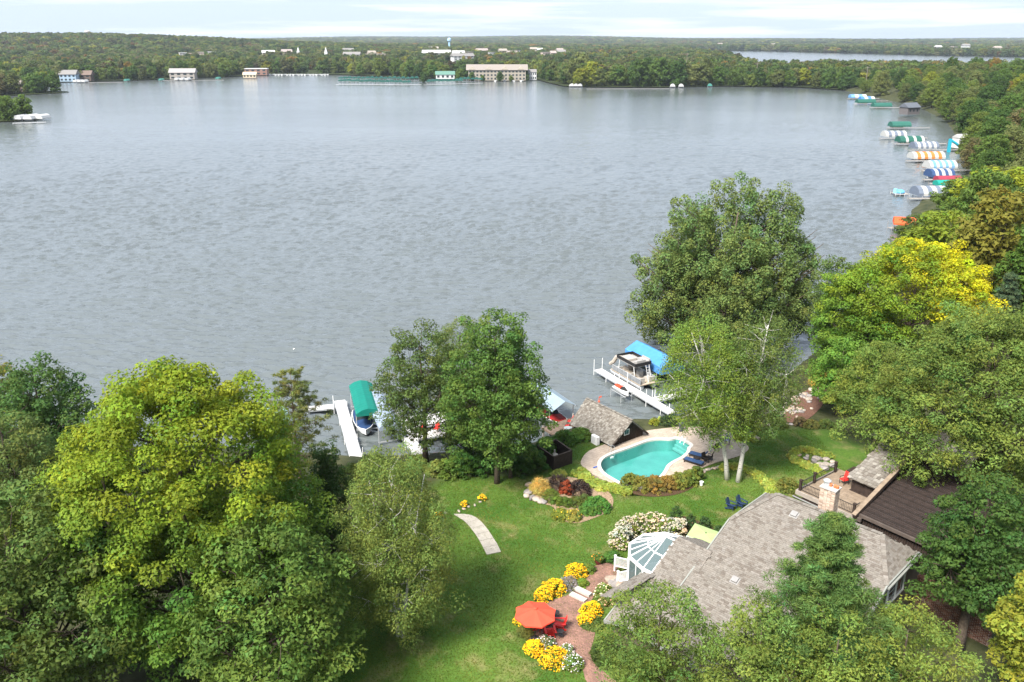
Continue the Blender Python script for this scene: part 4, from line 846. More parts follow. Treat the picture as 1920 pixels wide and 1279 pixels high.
for i in range(int(wl / .32)):
    c = wa + wd * (i + .5) * .32; MB().box((c[0], c[1], 6.27 + .01 * (i % 2)), (.30, .38, .09), an, col=tuple(np.array(gb[i % 5]) * 1.3)).build('coping_brick', BRICKW, gw)

# ------------------------------------------------------------------ plants
def bush_mesh(rx, ry, h, seed, col, n=500, L=.16, W=.1, cr=.28, bloom=None, var=.18, droop=0., top=None, up=.5, radial=False):
    """mounded shrub: leaves on clumps over a dome, optional blooms; returns (foliage, blooms)"""
    r = np.random.default_rng(seed); K = max(6, int(2.6 * rx * ry / cr ** 2)); k = np.arange(K); z = (k + .5) / K; a = k * 2.39996 + r.random(K) * .5; s = np.sqrt(1 - z * z)
    C = np.stack([np.cos(a) * s * rx, np.sin(a) * s * ry, z * h], 1) * (.78 + .18 * r.random((K, 1))); C[:, 2] = np.maximum(C[:, 2], .06)
    per = max(8, int(n * 1.5) // K); rad = np.tile([cr, cr, cr * .75], (K, 1)) * (.8 + .5 * r.random((K, 1)))
    v, ci, p = leaf_arrays(C, rad, per, L, W, r, up=up, droop=droop, shell=.35, upbias=.4, radial=radial)
    fo = leaf_mesh('foliage', v, colours(p, ci, K, col, r, top=top, tz=(h * .2, h), var=var), LEAF)
    if not bloom: return fo, None
    bc, nb, bs = bloom; v2, ci2, p2 = leaf_arrays(C, rad * 1.18, max(1, nb // K), bs, bs * .95, r, up=1.3, outw=.5, rnd=.4, shell=.85, upbias=.8, quad=True)
    return fo, leaf_mesh('blooms', v2, colours(p2, ci2, K, bc, r, var=.16), BLOOM, 4)
BLOOM = mat('petal', (.95, .95, .95), .7, .2, .05, 5, attr='col')
def bush(name, px, wpx, hm, label, col, cat='shrub', group=None, asp=1.0, seed=None, z=None, bloom=None, **kw):
    g = G(*px) if z is None else P(px[0], px[1], z); rx = wpx / 2 * depth(g) / FPX; seed = seed or int(px[0] * 7 + px[1])
    f, b = bush_mesh(rx, rx * asp, hm, seed, col, bloom=bloom, **kw); e = empty(name, g, 0, label, cat, group); obj('foliage', f, e)
    if b: obj('blooms', b, e)
    return e
def pxpoly(pts, dz=0.0, z=None): return [(lambda p: (p.x, p.y, p.z + dz))(G(*q) if z is None else P(q[0], q[1], z)) for q in pts]
def subdiv(pts, step=.7):
    out = []
    for i in range(len(pts)):
        a, b = np.array(pts[i]), np.array(pts[(i + 1) % len(pts)]); n = max(1, int(np.linalg.norm(b - a) / step))
        for k in range(n): out.append(tuple(a + (b - a) * k / n))
    return out
def rounded(pts, it=2):
    for _ in range(it):
        o = []
        for i in range(len(pts)):
            a, b = np.array(pts[i], float), np.array(pts[(i + 1) % len(pts)], float); o += [tuple(a * .75 + b * .25), tuple(a * .25 + b * .75)]
        pts = o
    return pts
import bmesh
def draped(name, pxs, m, dz=.03, z=None, kind='structure', step=.5, parent=None):
    """ground cover sheet following the land inside a picture outline"""
    pl = rounded(pxpoly(pxs, 0, z)); A = np.array(pl); x0, y0 = A[:, 0].min(), A[:, 1].min(); x1, y1 = A[:, 0].max(), A[:, 1].max()
    bm = bmesh.new(); vs_ = [bm.verts.new((p[0], p[1], 0)) for p in pl]; bm.faces.new(vs_)
    for ax, lo, hi in ((0, x0, x1), (1, y0, y1)):
        c = lo + step
        while c < hi:
            co = (c, 0, 0) if ax == 0 else (0, c, 0); no = (1, 0, 0) if ax == 0 else (0, 1, 0)
            bmesh.ops.bisect_plane(bm, geom=bm.verts[:] + bm.edges[:] + bm.faces[:], plane_co=co, plane_no=no); c += step
    bmesh.ops.recalc_face_normals(bm, faces=bm.faces)
    me = bpy.data.meshes.new(name); bm.to_mesh(me); bm.free(); co = np.zeros(len(me.vertices) * 3); me.vertices.foreach_get('co', co); co = co.reshape(-1, 3)
    co[:, 2] = (gz_np(co[:, 0], co[:, 1]) if z is None else z) + dz; me.vertices.foreach_set('co', co.ravel())
    up = sum(p.normal.z for p in me.polygons)
    if up < 0: me.flip_normals()
    me.materials.append(m); me.update(); o = obj(name, me, parent); return tag(o, kind=kind) if kind else o
def stone_mesh(seed, s=(1, 1, 1), col=(1, 1, 1)):
    r = np.random.default_rng(seed); bm = bmesh.new(); bmesh.ops.create_icosphere(bm, subdivisions=2, radius=.5); ph = r.random(6) * 6
    for v in bm.verts:
        k = 1 + .16 * math.sin(v.co.x * 5 + ph[0]) + .14 * math.sin(v.co.y * 6 + ph[1]) + .12 * math.sin(v.co.z * 5 + ph[2]); v.co = Vector((v.co.x * k * s[0], v.co.y * k * s[1], max(-.3, min(.38, v.co.z * k)) * s[2]))
    me = bpy.data.meshes.new('stone'); bm.to_mesh(me); bm.free(); a = me.attributes.new('col', 'FLOAT_COLOR', 'FACE'); a.data.foreach_set('color', np.tile([*col, 1], len(me.polygons)).astype(np.float32)); me.materials.append(STONE)
    me.polygons.foreach_set('use_smooth', [True] * len(me.polygons)); return me
STM = [stone_mesh(i, (1, .8 + .1 * (i % 3), .75), c) for i, c in enumerate([(1.1, 1.05, 1.0), (.85, .85, .9), (1.3, 1.2, 1.1), (.6, .6, .64), (1.15, .98, .86), (.95, .92, .88)])]
def stones(parent, pxs, size, jit=.0, seed=1, z=None):
    r = np.random.default_rng(seed)
    for i, q in enumerate(pxs):
        g = G(*q) if z is None else P(q[0], q[1], z); o = obj('stone', STM[int(r.integers(6))], parent, (g.x + r.normal() * jit, g.y + r.normal() * jit, g.z + size * .18), r.random() * 6); k = size * (.75 + .6 * r.random()); o.scale = (k * (1 + .3 * r.random()), k, k * .9)
def along(pts, n):
    p = np.array(pts, float); d = np.r_[0, np.cumsum(np.linalg.norm(np.diff(p, axis=0), axis=1))]; t = np.linspace(0, d[-1], n); return list(zip(np.interp(t, d, p[:, 0]), np.interp(t, d, p[:, 1])))
HOST = [bush_mesh(.42, .42, .34, 400 + k, c, n=230, L=.24, W=.13, cr=.2, up=.8) for k, c in enumerate([(.21, .235, .055), (.17, .205, .05), (.26, .265, .075)])]
def hostas(pts, n, label, group, s=1.0, seed=3):
    r = np.random.default_rng(seed)
    for i, q in enumerate(along(pts, n)):
        g = G(*q); e = empty('hosta_plant', (g.x + r.normal() * .12, g.y + r.normal() * .12, g.z), r.random() * 6, label, 'plant', group); k = s * (.8 + .4 * r.random()); e.scale = (k, k, k); obj('foliage', HOST[int(r.integers(3))][0], e)

# ------------------------------------------------------------------ the pool and its terrace
ZP = 2.46
Z3 = lambda q: (1060 + q[0] / 4.571, 780 + q[1] / 4.571)
poolz = [(298, 405), (330, 360), (400, 325), (500, 290), (600, 255), (700, 215), (780, 200), (850, 199), (905, 204), (970, 185), (1085, 250), (1044, 272), (1046, 305), (1000, 350), (920, 388), (868, 425), (850, 470), (800, 530), (740, 580), (660, 612), (570, 612), (490, 580), (420, 540), (350, 500), (308, 455)]
pool_px = [Z3(q) for q in poolz]
deckz = [(128, 390), (175, 310), (290, 258), (420, 213), (560, 165), (700, 122), (850, 105), (980, 92), (1100, 90), (1250, 95), (1400, 120), (1450, 185), (1560, 245), (1580, 285), (1500, 340), (1400, 368), (1290, 398), (1180, 440), (1120, 470), (1000, 520), (900, 610), (720, 645), (540, 630), (420, 585), (300, 535), (205, 480), (138, 425)]
pool = [np.array(P(*q, ZP)) for q in pool_px]; pool = [np.array(p) for p in rounded([tuple(p) for p in pool[:9]] + [tuple(p) for p in pool[9:]], 2)]
deck = rounded([tuple(P(*Z3(q), ZP)) for q in deckz], 2)
def offset(pl, d):
    out = []; n = len(pl)
    for i in range(n):
        t = nrm(pl[(i + 1) % n] - pl[i - 1]); nn_ = np.array([-t[1], t[0], 0]); out.append(pl[i] + nn_ * d)
    return out
area = sum(pool[i][0] * pool[(i + 1) % len(pool)][1] - pool[(i + 1) % len(pool)][0] * pool[i][1] for i in range(len(pool)))
sg = -1 if area > 0 else 1
cop = offset(pool, sg * .32)
def ring_fill(name, outer, inner, z, m, parent=None, kind=None, drop=.15):
    bm = bmesh.new(); es = []
    for loop in (outer, inner):
        vs_ = [bm.verts.new((p[0], p[1], z)) for p in loop]; es += [bm.edges.new((vs_[i], vs_[(i + 1) % len(vs_)])) for i in range(len(vs_))]
    bmesh.ops.triangle_fill(bm, use_beauty=True, use_dissolve=False, edges=es)
    ext = bmesh.ops.extrude_face_region(bm, geom=bm.faces[:]); vv = [g_ for g_ in ext['geom'] if isinstance(g_, bmesh.types.BMVert)]
    bmesh.ops.translate(bm, vec=(0, 0, -drop), verts=vv); bmesh.ops.recalc_face_normals(bm, faces=bm.faces)
    me = bpy.data.meshes.new(name); bm.to_mesh(me); bm.free(); me.materials.append(m); o = obj(name, me, parent)
    return tag(o, kind=kind) if kind else o
TERR = mat('terrace_paving', (.40, .335, .27), .85, .2, .16, 1.3, bump=.15, bscale=16)
def paving_mat():
    m = bpy.data.materials.new('terrace_slabs'); m.use_nodes = True; nt = m.node_tree; N = nt.nodes.new; L = nt.links.new; bs = nt.nodes['Principled BSDF']; bs.inputs['Roughness'].default_value = .85; bs.inputs['Specular IOR Level'].default_value = .2
    tc = N('ShaderNodeTexCoord'); mp = N('ShaderNodeMapping'); mp.inputs['Rotation'].default_value = (0, 0, .6); L(tc.outputs['Object'], mp.inputs[0])
    b = N('ShaderNodeTexBrick'); b.inputs['Scale'].default_value = 1.0; b.inputs['Brick Width'].default_value = .6; b.inputs['Row Height'].default_value = .4; b.inputs['Mortar Size'].default_value = .012
    b.inputs['Color1'].default_value = (.44, .36, .29, 1); b.inputs['Color2'].default_value = (.38, .31, .25, 1); b.inputs['Mortar'].default_value = (.25, .20, .155, 1); L(mp.outputs[0], b.inputs['Vector'])
    n = N('ShaderNodeTexNoise'); n.inputs['Scale'].default_value = .9; n.inputs['Detail'].default_value = 6; L(tc.outputs['Object'], n.inputs['Vector']); r = N('ShaderNodeValToRGB'); r.color_ramp.elements[0].position = .3; r.color_ramp.elements[1].position = .75; r.color_ramp.elements[0].color = (.78, .77, .76, 1); r.color_ramp.elements[1].color = (1.12, 1.1, 1.08, 1); L(n.outputs[0], r.inputs[0])
    x = N('ShaderNodeMix'); x.data_type = 'RGBA'; x.blend_type = 'MULTIPLY'; x.inputs['Factor'].default_value = 1; L(b.outputs['Color'], x.inputs['A']); L(r.outputs[0], x.inputs['B']); L(x.outputs['Result'], bs.inputs['Base Color']); return m
ring_fill('pool_terrace_paving', [np.array(p) for p in deck], offset(pool, sg * .30), ZP, paving_mat(), kind='structure', drop=.5)
poolo = empty('swimming_pool', (0, 0, 0), 0, 'turquoise free-form swimming pool with pale coping and corner steps', 'pool')
ring_fill('coping', cop, offset(pool, -sg * .03), ZP + .05, mat('coping', (.56, .52, .47), .75, .25, .1, 2, bump=.1), poolo, drop=.22)
PSH = mat('pool_plaster', (.085, .30, .275), .7, .3, .10, .6, c2=(.125, .39, .355))
mb = MB(); n = len(pool); lo = offset(pool, -sg * .25); mb.add([(p[0], p[1], ZP) for p in pool] + [(p[0], p[1], ZP - 1.25) for p in lo], [(i, (i + 1) % n, n + (i + 1) % n, n + i) for i in range(n)] + [tuple(range(n, 2 * n))]); mb.build('basin', PSH, poolo)
PW = bpy.data.materials.new('pool_water'); PW.use_nodes = True; nt = PW.node_tree; nt.nodes.clear(); N = nt.nodes.new; L = nt.links.new
o_ = N('ShaderNodeOutputMaterial'); tr_ = N('ShaderNodeBsdfTransparent'); tr_.inputs[0].default_value = (.74, .95, .94, 1); gl_ = N('ShaderNodeBsdfGlossy'); gl_.inputs['Roughness'].default_value = .04; fz = N('ShaderNodeFresnel'); fz.inputs[0].default_value = 1.33; mx_ = N('ShaderNodeMixShader')
tcp = N('ShaderNodeTexCoord'); nz = N('ShaderNodeTexNoise'); nz.inputs['Scale'].default_value = 2.2; nz.inputs['Detail'].default_value = 3; L(tcp.outputs['Object'], nz.inputs['Vector']); bpz = N('ShaderNodeBump'); bpz.inputs['Strength'].default_value = .25; bpz.inputs['Distance'].default_value = .06; L(nz.outputs[0], bpz.inputs['Height']); L(bpz.outputs[0], gl_.inputs['Normal']); L(bpz.outputs[0], fz.inputs['Normal'])
L(fz.outputs[0], mx_.inputs[0]); L(tr_.outputs[0], mx_.inputs[1]); L(gl_.outputs[0], mx_.inputs[2]); L(mx_.outputs[0], o_.inputs[0])
MB().add([(p[0], p[1], ZP - .13) for p in pool], [tuple(range(n)) if area > 0 else tuple(range(n))[::-1]]).build('water_surface', PW, poolo)
# corner steps
s0, s1, s2 = [np.array(P(*Z3(q), ZP)) for q in ((905, 208), (970, 187), (1083, 250))]; s3 = np.array(P(*Z3((1046, 290)), ZP))
for k in range(3):
    t = .30 + .24 * k; a_, b_ = s1 * (1 - t) + s0 * t, s2 * (1 - t) + s3 * t; mb = MB(); mb.poly([tuple(x + np.array([0, 0, -.32 - .28 * k])) for x in (s1, a_, b_, s2)], .25); mb.build('pool_step', mat('step_plaster', (.20, .46, .43), .7, .3, .08, 2), poolo)
hr = MB(); c0 = np.array(P(*Z3((1010, 222)), ZP)); c1 = c0 + nrm(s3 - s2) * 1.0
for d_ in (0, .55):
    f_ = nrm(s2 - s1) * d_; hr.tube([c0 + f_, c0 + f_ + [0, 0, .8], c0 * .5 + c1 * .5 + f_ + [0, 0, .85], c1 + f_ + [0, 0, .3]], .022, 6)
hr.build('handrail', ALU, poolo)
ld = MB(); c0 = np.array(P(*Z3((365, 300)), ZP))
for d_ in (0, .45): f_ = np.array([.8, -.3, 0]) * d_; ld.tube([c0 + f_, c0 + f_ + [0, 0, .75], c0 + f_ + [.2, -.45, .8], c0 + f_ + [.25, -.6, -.3]], .02, 6)
ld.build('ladder', ALU, poolo)
sk = np.array(P(*Z3((400, 345)), ZP)); MB().box((sk[0], sk[1], ZP - .16), (.35, .1, .2), .5).build('skimmer', WHITE, poolo)

# ------------------------------------------------------------------ garden furniture
def lounger(loc, rz, label, back=0.0):
    e = empty('sun_lounger', loc, rz, label, 'sun lounger')
    f = MB().box((0, 0, .28), (1.9, .66, .06)).build('frame', WICKER, e)
    for x in (-.8, .8):
        for y in (-.27, .27): MB().box((x, y, .13), (.07, .07, .26)).build('leg', WICKER, e)
    for i in range(3): MB().box((-.65 + i * .42, 0, .36), (.40, .60, .09)).build('cushion', BLUEC, e)
    m = Matrix.Rotation(-back, 3, 'Y'); c = Vector((.42, 0, .33)) + m @ Vector((.33, 0, .05)); MB().box(c, (.66, .60, .09), M=m).build('back_cushion', BLUEC, e); MB().box(c - Vector((0, 0, .07)), (.7, .66, .04), M=m).build('back_frame', WICKER, e)
    return e
def gp(px, py, z=ZP): v = P(px, py, z); return (v.x, v.y, v.z)
lounger(gp(1299, 869), math.atan2(-.62, .78), 'navy cushioned lounger nearest the clipped hedge by the pool'); lounger(gp(1309, 858), math.atan2(-.55, .8), 'navy cushioned lounger with raised dark back beside the wicker table', .75)
t = empty('wicker_side_table', gp(1306, 866), .3, 'small dark wicker table between the two pool loungers', 'table'); MB().box((0, 0, .22), (.5, .5, .40)).build('body', WICKER, t); MB().box((0, 0, .435), (.54, .54, .03)).build('table_top', WICKER, t)
def garden_chair(loc, rz, label, m, name='patio_chair', group=None):
    e = empty(name, loc, rz, label, 'chair', group)
    MB().box((0, 0, .42), (.5, .5, .06)).build('seat', m, e)
    mm = Matrix.Rotation(R(-14), 3, 'Y'); MB().box((.27, 0, .74), (.05, .5, .62), M=Matrix.Rotation(R(14), 3, 'Y')).build('backrest', m, e)
    for y in (-.26, .26):
        MB().bar((-.25, y, .62), (.26, y, .64), .05, .04).build('armrest', DARKM, e)
        for x in (-.23, .25): MB().bar((x, y * .95, 0), (x, y * .95, .62), .035, .035).build('leg', DARKM, e)
    return e
garden_chair(gp(1330, 864), -.5, 'dark sling chair with a towel behind the loungers', WICKER); garden_chair(gp(1322, 868), 2.2, 'dark wicker chair close to the side table', WICKER)
PATT = mat('patterned_cushion', (.15, .19, .25), .8, .2, .3, 9, c2=(.55, .57, .58))
garden_chair(gp(1352, 838), .6, 'chair with patterned blue and white cushion at the far end of the terrace', PATT); garden_chair(gp(1363, 832), 1.2, 'patterned cushion chair nearest the terrace shrubs', PATT); garden_chair(gp(1340, 846), -1.2, 'chair half hidden behind the leaning birch trunk', WICKER)
t = empty('trash_can', gp(1277, 808), 0, 'dark grey bin at the lake side of the pool terrace', 'bin'); MB().lathe((0, 0, 0), [(.24, 0), (.28, .78), (.30, .80), (.30, .86)], 14).build('body', mat('grey_bin', (.06, .065, .075), .6, .3, .1, 3), t); MB().lathe((0, 0, .86), [(.31, 0), (.29, .06), (.1, .12)], 14).build('lid', MATS['grey_bin'], t)
t = empty('folded_parasol', gp(1331, 861), 0, 'closed white parasol standing between the pool chairs', 'parasol'); MB().cyl((0, 0, 0), (0, 0, 2.2), .022).build('pole', ALU, t); MB().lathe((0, 0, .9), [(.09, 0), (.12, .1), (.08, .9), (.02, 1.35)], 10).build('canopy', mat('white_canvas', (.66, .66, .64), .8, .2, .08, 4), t); MB().lathe((0, 0, 0), [(.28, 0), (.28, .06), (.04, .1)], 12).build('base', DARKM, t)
b_ = gp(1315, 910, gz(*gp(1315, 910, 2.5)[:2])); t = empty('bucket', b_, 0, 'white plastic bucket on the grass right of the clipped hedge', 'bucket'); MB().lathe((0, 0, 0), [(.14, 0), (.18, .36), (.195, .36), (.195, .39), (.16, .39), (.13, .05)], 14).build('body', WHITE, t); MB().tube([(.18, 0, .33), (.1, .16, .2), (-.1, .16, .2), (-.18, 0, .33)], .008, 5).build('handle', ALU, t)
g = G(1260, 912); t = empty('watering_can', g, .5, 'dark green watering can in front of the clipped hedge', 'watering can'); GC = mat('green_plastic', (.02, .10, .05), .5, .4, .1, 4); MB().lathe((0, 0, 0), [(.15, 0), (.15, .32), (.1, .36)], 12).build('body', GC, t); MB().cyl((.12, 0, .1), (.42, 0, .38), .025, .02).build('spout', GC, t); MB().tube([(-.14, 0, .1), (-.26, 0, .25), (-.05, 0, .42)], .018, 6).build('handle', GC, t)
a_, b_ = Vector(gp(1116, 877)), Vector(gp(1143, 899)); t = empty('pool_brush', a_, 0, 'blue headed pool brush with long pole lying on the terrace edge', 'brush'); MB().cyl((0, 0, .04), b_ - a_ + Vector((0, 0, .05)), .014).build('pole', ALU, t); MB().box((0, 0, .06), (.45, .12, .07), .6).build('brush_head', mat('blue_plastic', (.03, .10, .42), .5, .4, .08, 4), t)
# pump enclosure of dark boards
pe = empty('pump_enclosure', (0, 0, 0), 0, 'dark open-topped board enclosure round the pool filter', 'enclosure'); pc = [P(1008, 862, 2.3), P(1038, 883, 2.3), P(1071, 871, 2.3), P(1042, 850, 2.3)]; zt = 2.3 + 1.55
for i in range(4):
    a, b = pc[i], pc[(i + 1) % 4]; d = b - a; nb_ = int(d.length / .16)
    for k in range(nb_): c = a + d * ((k + .5) / nb_); MB().box((c.x, c.y, 2.95), (d.length / nb_ - .012, .03, 1.75), math.atan2(d.y, d.x)).build('board', DARKW, pe)
    MB().bar((a.x, a.y, zt), (b.x, b.y, zt), .14, .05).build('top_rail', mat('worn_rail', (.085, .06, .048), .8, .2, .3, 3), pe); MB().box((a.x, a.y, 2.9), (.14, .14, 1.95), math.atan2(d.y, d.x)).build('post', DARKW, pe)
pcn = sum((p for p in pc), Vector()) / 4; t = empty('pool_filter', (pcn.x, pcn.y, 2.25), 0, 'beige sand filter tank inside the dark board enclosure', 'filter'); BEI = mat('beige_plastic', (.45, .40, .32), .5, .4, .1, 4); MB().lathe((0, 0, 0), [(.2, 0), (.38, .25), (.42, .6), (.34, .9), (.12, 1.05)], 16).build('tank', BEI, t); MB().cyl((0, 0, 1.0), (0, 0, 1.4), .07).build('valve', BEI, t); MB().lathe((-.75, -.1, .0), [(.16, 0), (.16, .62), (.12, .7)], 14).build('pump', WHITE, t); MB().tube([(-.75, -.1, .6), (-.5, 0, .8), (-.2, 0, .7)], .05, 8).build('pipe', WHITE, t)
t = empty('air_conditioner', G(1116, 832), R(-54), 'white heat pump unit at the corner of the boathouse', 'heat pump'); MB().box((0, 0, .45), (.9, .38, .9)).build('case', WHITE, t); MB().lathe((0, 0, 0), [(0, 0), (.01, 0)], 6).build('stand', DARKM, t); gr = MB()
for k in range(9): gr.box((-.1, -.20, .15 + k * .075), (.6, .015, .02))
gr.build('grille', mat('light_grey', (.45, .46, .46), .5, .4, .05, 3), t)

# beds, hedges, borders
draped('hedge_bed', [(1160, 912), (1180, 925), (1215, 933), (1265, 930), (1298, 917), (1315, 902), (1314, 890), (1300, 886), (1200, 895)], MULCH, .035)
for i, (x, y, w_, c) in enumerate([(1182, 911, 34, (.115, .125, .035)), (1203, 917, 38, (.14, .125, .035)), (1226, 918, 40, (.15, .115, .038)), (1250, 915, 38, (.155, .105, .035)), (1272, 912, 36, (.125, .13, .035)), (1293, 905, 38, (.11, .125, .03)), (1306, 898, 26, (.07, .10, .028))]):
    bush('hedge_shrub', (x, y), w_, 1.35, ['leftmost shrub of the reddish hedge before the pool', 'second shrub from the left in the reddish pool hedge', 'third shrub from the left in the reddish pool hedge', 'most orange shrub in the middle of the pool hedge', 'green shrub right of the orange one in the pool hedge', 'shrub near the loungers in the pool hedge', 'small dark shrub at the right end of the pool hedge'][i], c, n=2600, L=.13, W=.08, cr=.26, top=(.19, .12, .04) if i in (2, 3) else None, cat='shrub')
hostas([(1086, 882), (1092, 893), (1106, 903), (1130, 912), (1155, 916), (1180, 922)], 26, 'yellow-green hosta in the border left of the pool', 'hostas along the left pool border'); hostas([(1083, 888), (1100, 905), (1125, 916), (1150, 921), (1172, 924)], 18, 'yellow-green hosta in the border left of the pool', 'hostas along the left pool border', seed=8)
hostas([(1352, 878), (1375, 877), (1392, 880), (1409, 886), (1426, 896), (1443, 906), (1452, 916), (1448, 928), (1436, 938)], 34, 'yellow-green hosta in the ring border right of the birch trunks', 'hostas round the birch ring'); hostas([(1425, 900), (1441, 910), (1447, 920), (1440, 932)], 11, 'yellow-green hosta in the ring border right of the birch trunks', 'hostas round the birch ring', seed=9)
hostas([(1485, 852), (1492, 846), (1510, 845), (1530, 850), (1555, 858)], 15, 'yellow-green hosta round the stone bed below the wooden deck', 'hostas round the stone bed'); hostas([(1484, 856), (1493, 865), (1508, 873), (1525, 880), (1540, 888)], 16, 'yellow-green hosta round the stone bed below the wooden deck', 'hostas round the stone bed', seed=10)
hostas([(1232, 790), (1250, 788), (1270, 790)], 7, 'hosta between the pool terrace and the lake', 'hostas on the lake bank'); hostas([(1378, 822), (1390, 815), (1405, 820), (1412, 826)], 9, 'hosta by the far end of the pool terrace', 'hostas at the far terrace end')
rb = empty('stone_edging', (0, 0, 0), 0, 'low stone edging along the birch ring beside the loungers', 'stone edging'); stones(rb, along([(1311, 900), (1313, 890), (1322, 883), (1335, 879), (1350, 877)], 13), .34, .04, 2)
rb = empty('boulder_bed', (0, 0, 0), 0, 'bed of mixed boulders ringed by hostas below the wooden deck', 'rock bed'); stones(rb, [(1505, 856), (1518, 858), (1530, 860), (1540, 863), (1550, 862), (1512, 862), (1526, 867), (1538, 870), (1548, 872), (1558, 868), (1536, 877), (1548, 880), (1560, 876), (1520, 872)], .62, .12, 3)
rb = empty('rock_slope', (0, 0, 0), 0, 'tumbled pale rocks on the red mulch slope above the lawn', 'rock garden'); rr = np.random.default_rng(4)
draped('mulch_slope', [(1465, 790), (1480, 755), (1508, 735), (1530, 722), (1550, 728), (1548, 755), (1520, 785), (1495, 795)], mat('red_mulch', (.13, .07, .05), .95, .1, .3, 6, bump=.6, bscale=20), .05)
stones(rb, [(1512 + rr.normal() * 13, 745 + rr.normal() * 6) for _ in range(26)] + [(1485 + rr.normal() * 16, 768 + rr.normal() * 7) for _ in range(30)], .55, .1, 6)
rb = empty('rock_border', (0, 0, 0), 0, 'line of pale rocks at the far edge of the right lawn', 'stone edging'); stones(rb, along([(1440, 796), (1470, 797), (1505, 797), (1535, 795)], 16), .38, .08, 7)
rb = empty('terrace_rocks', (0, 0, 0), 0, 'pale flat rocks at the far right end of the pool terrace', 'rocks'); stones(rb, [(1402, 816), (1408, 820), (1414, 823), (1398, 813), (1418, 826)], .75, .08, 8)
for i, (x, y, w_, h_, c, lab) in enumerate([(1476, 918, 46, 1.1, (.115, .115, .035), 'olive shrub between the birch ring and the chimney'), (1500, 797, 26, 1.0, (.09, .07, .045), 'small purple-leaved shrub at the far lawn edge'), (1462, 800, 30, .7, (.075, .095, .03), 'low green shrub at the far lawn edge'), (1520, 800, 34, .7, (.10, .095, .035), 'low bronze shrub at the far lawn edge'), (1548, 800, 30, .8, (.07, .09, .03), 'low dark shrub at the right end of the far lawn edge')]):
    bush('shrub', (x, y), w_, h_, lab, c, n=1500, L=.13, W=.08, cr=.22)
bush('ornamental_grass', (1538, 722), 40, 1.5, 'golden ornamental grass above the rock slope', (.33, .22, .06), n=1600, L=.7, W=.03, cr=.3, radial=True, cat='grass plant', top=(.42, .29, .10))
bush('shrub', (1252, 795), 34, 1.0, 'dark spreading juniper on the lake bank right of the boathouse', (.03, .045, .025), n=1600, L=.16, W=.06, cr=.25); bush('shrub', (1226, 796), 18, .7, 'small yellow-green bush on the lake bank beside the boathouse', (.16, .17, .03), n=700, L=.12, W=.08, cr=.2)

# the mixed bed in the middle of the lawn
draped('shrub_bed', [(992, 925), (1000, 905), (1040, 890), (1100, 900), (1150, 925), (1150, 955), (1110, 975), (1075, 984), (1045, 972), (1040, 950), (1015, 945)], mat('bed_soil', (.30, .21, .14), .95, .1, .25, 5, bump=.5, bscale=20), .03)
for (x, y, w_, h_, c, lab, kw) in [
    (1012, 922, 40, 1.25, (.26, .20, .07), 'tawny ornamental grass at the left of the mixed bed', dict(L=.6, W=.03, radial=True, top=(.42, .28, .11), n=1800)),
    (1047, 916, 48, 1.35, (.035, .024, .028), 'dark purple smoke bush at the back of the mixed bed', {}), (1086, 925, 46, 1.3, (.036, .022, .026), 'dark purple barberry with a pale seed head right in the mixed bed', {}), (1061, 924, 26, 1.25, (.16, .035, .02), 'rusty red shrub between the two dark purple ones', {}),
    (1033, 938, 32, 1.15, (.085, .105, .025), 'clipped round green boxwood at the left of the mixed bed', dict(L=.09, W=.06)), (1045, 945, 22, .75, (.075, .105, .022), 'small clipped ball between the larger boxwoods', dict(L=.09, W=.06)), (1062, 948, 23, .8, (.06, .095, .02), 'dark clipped ball in the front row of the mixed bed', dict(L=.09, W=.06)), (1082, 949, 30, .9, (.075, .09, .026), 'bronze clipped ball beside the peony in the mixed bed', dict(L=.09, W=.06)), (1096, 944, 26, .9, (.07, .085, .03), 'bronze clipped ball behind the peony in the mixed bed', dict(L=.09, W=.06)),
    (1118, 955, 56, 1.1, (.055, .125, .03), 'large bright green peony at the right of the mixed bed', dict(L=.17, W=.09, n=3000)), (1104, 962, 36, .8, (.06, .12, .03), 'lower bright green peony at the front of the mixed bed', dict(L=.17, W=.09)), (1052, 970, 34, .7, (.12, .14, .03), 'yellow daylily clump at the front left of the mixed bed', dict(bloom=((.85, .55, .03), 60, .12))), (1074, 972, 34, .7, (.15, .14, .04), 'yellow daylily clump at the front middle of the mixed bed', dict(bloom=((.85, .52, .03), 60, .12))), (1048, 893, 30, .6, (.17, .19, .06), 'pale variegated shrub below the pump enclosure', {})]:
    a = dict(n=2000, L=.12, W=.08, cr=.22); a.update(kw); bush('shrub', (x, y), w_, h_, lab, c, **a)
rb = empty('boulder_edging', (0, 0, 0), 0, 'pale boulders edging the left of the mixed bed', 'stone edging'); stones(rb, [(992, 917), (991, 925), (989, 932), (996, 936), (1005, 938), (1013, 940), (992, 911), (1018, 943)], .62, .05, 12)
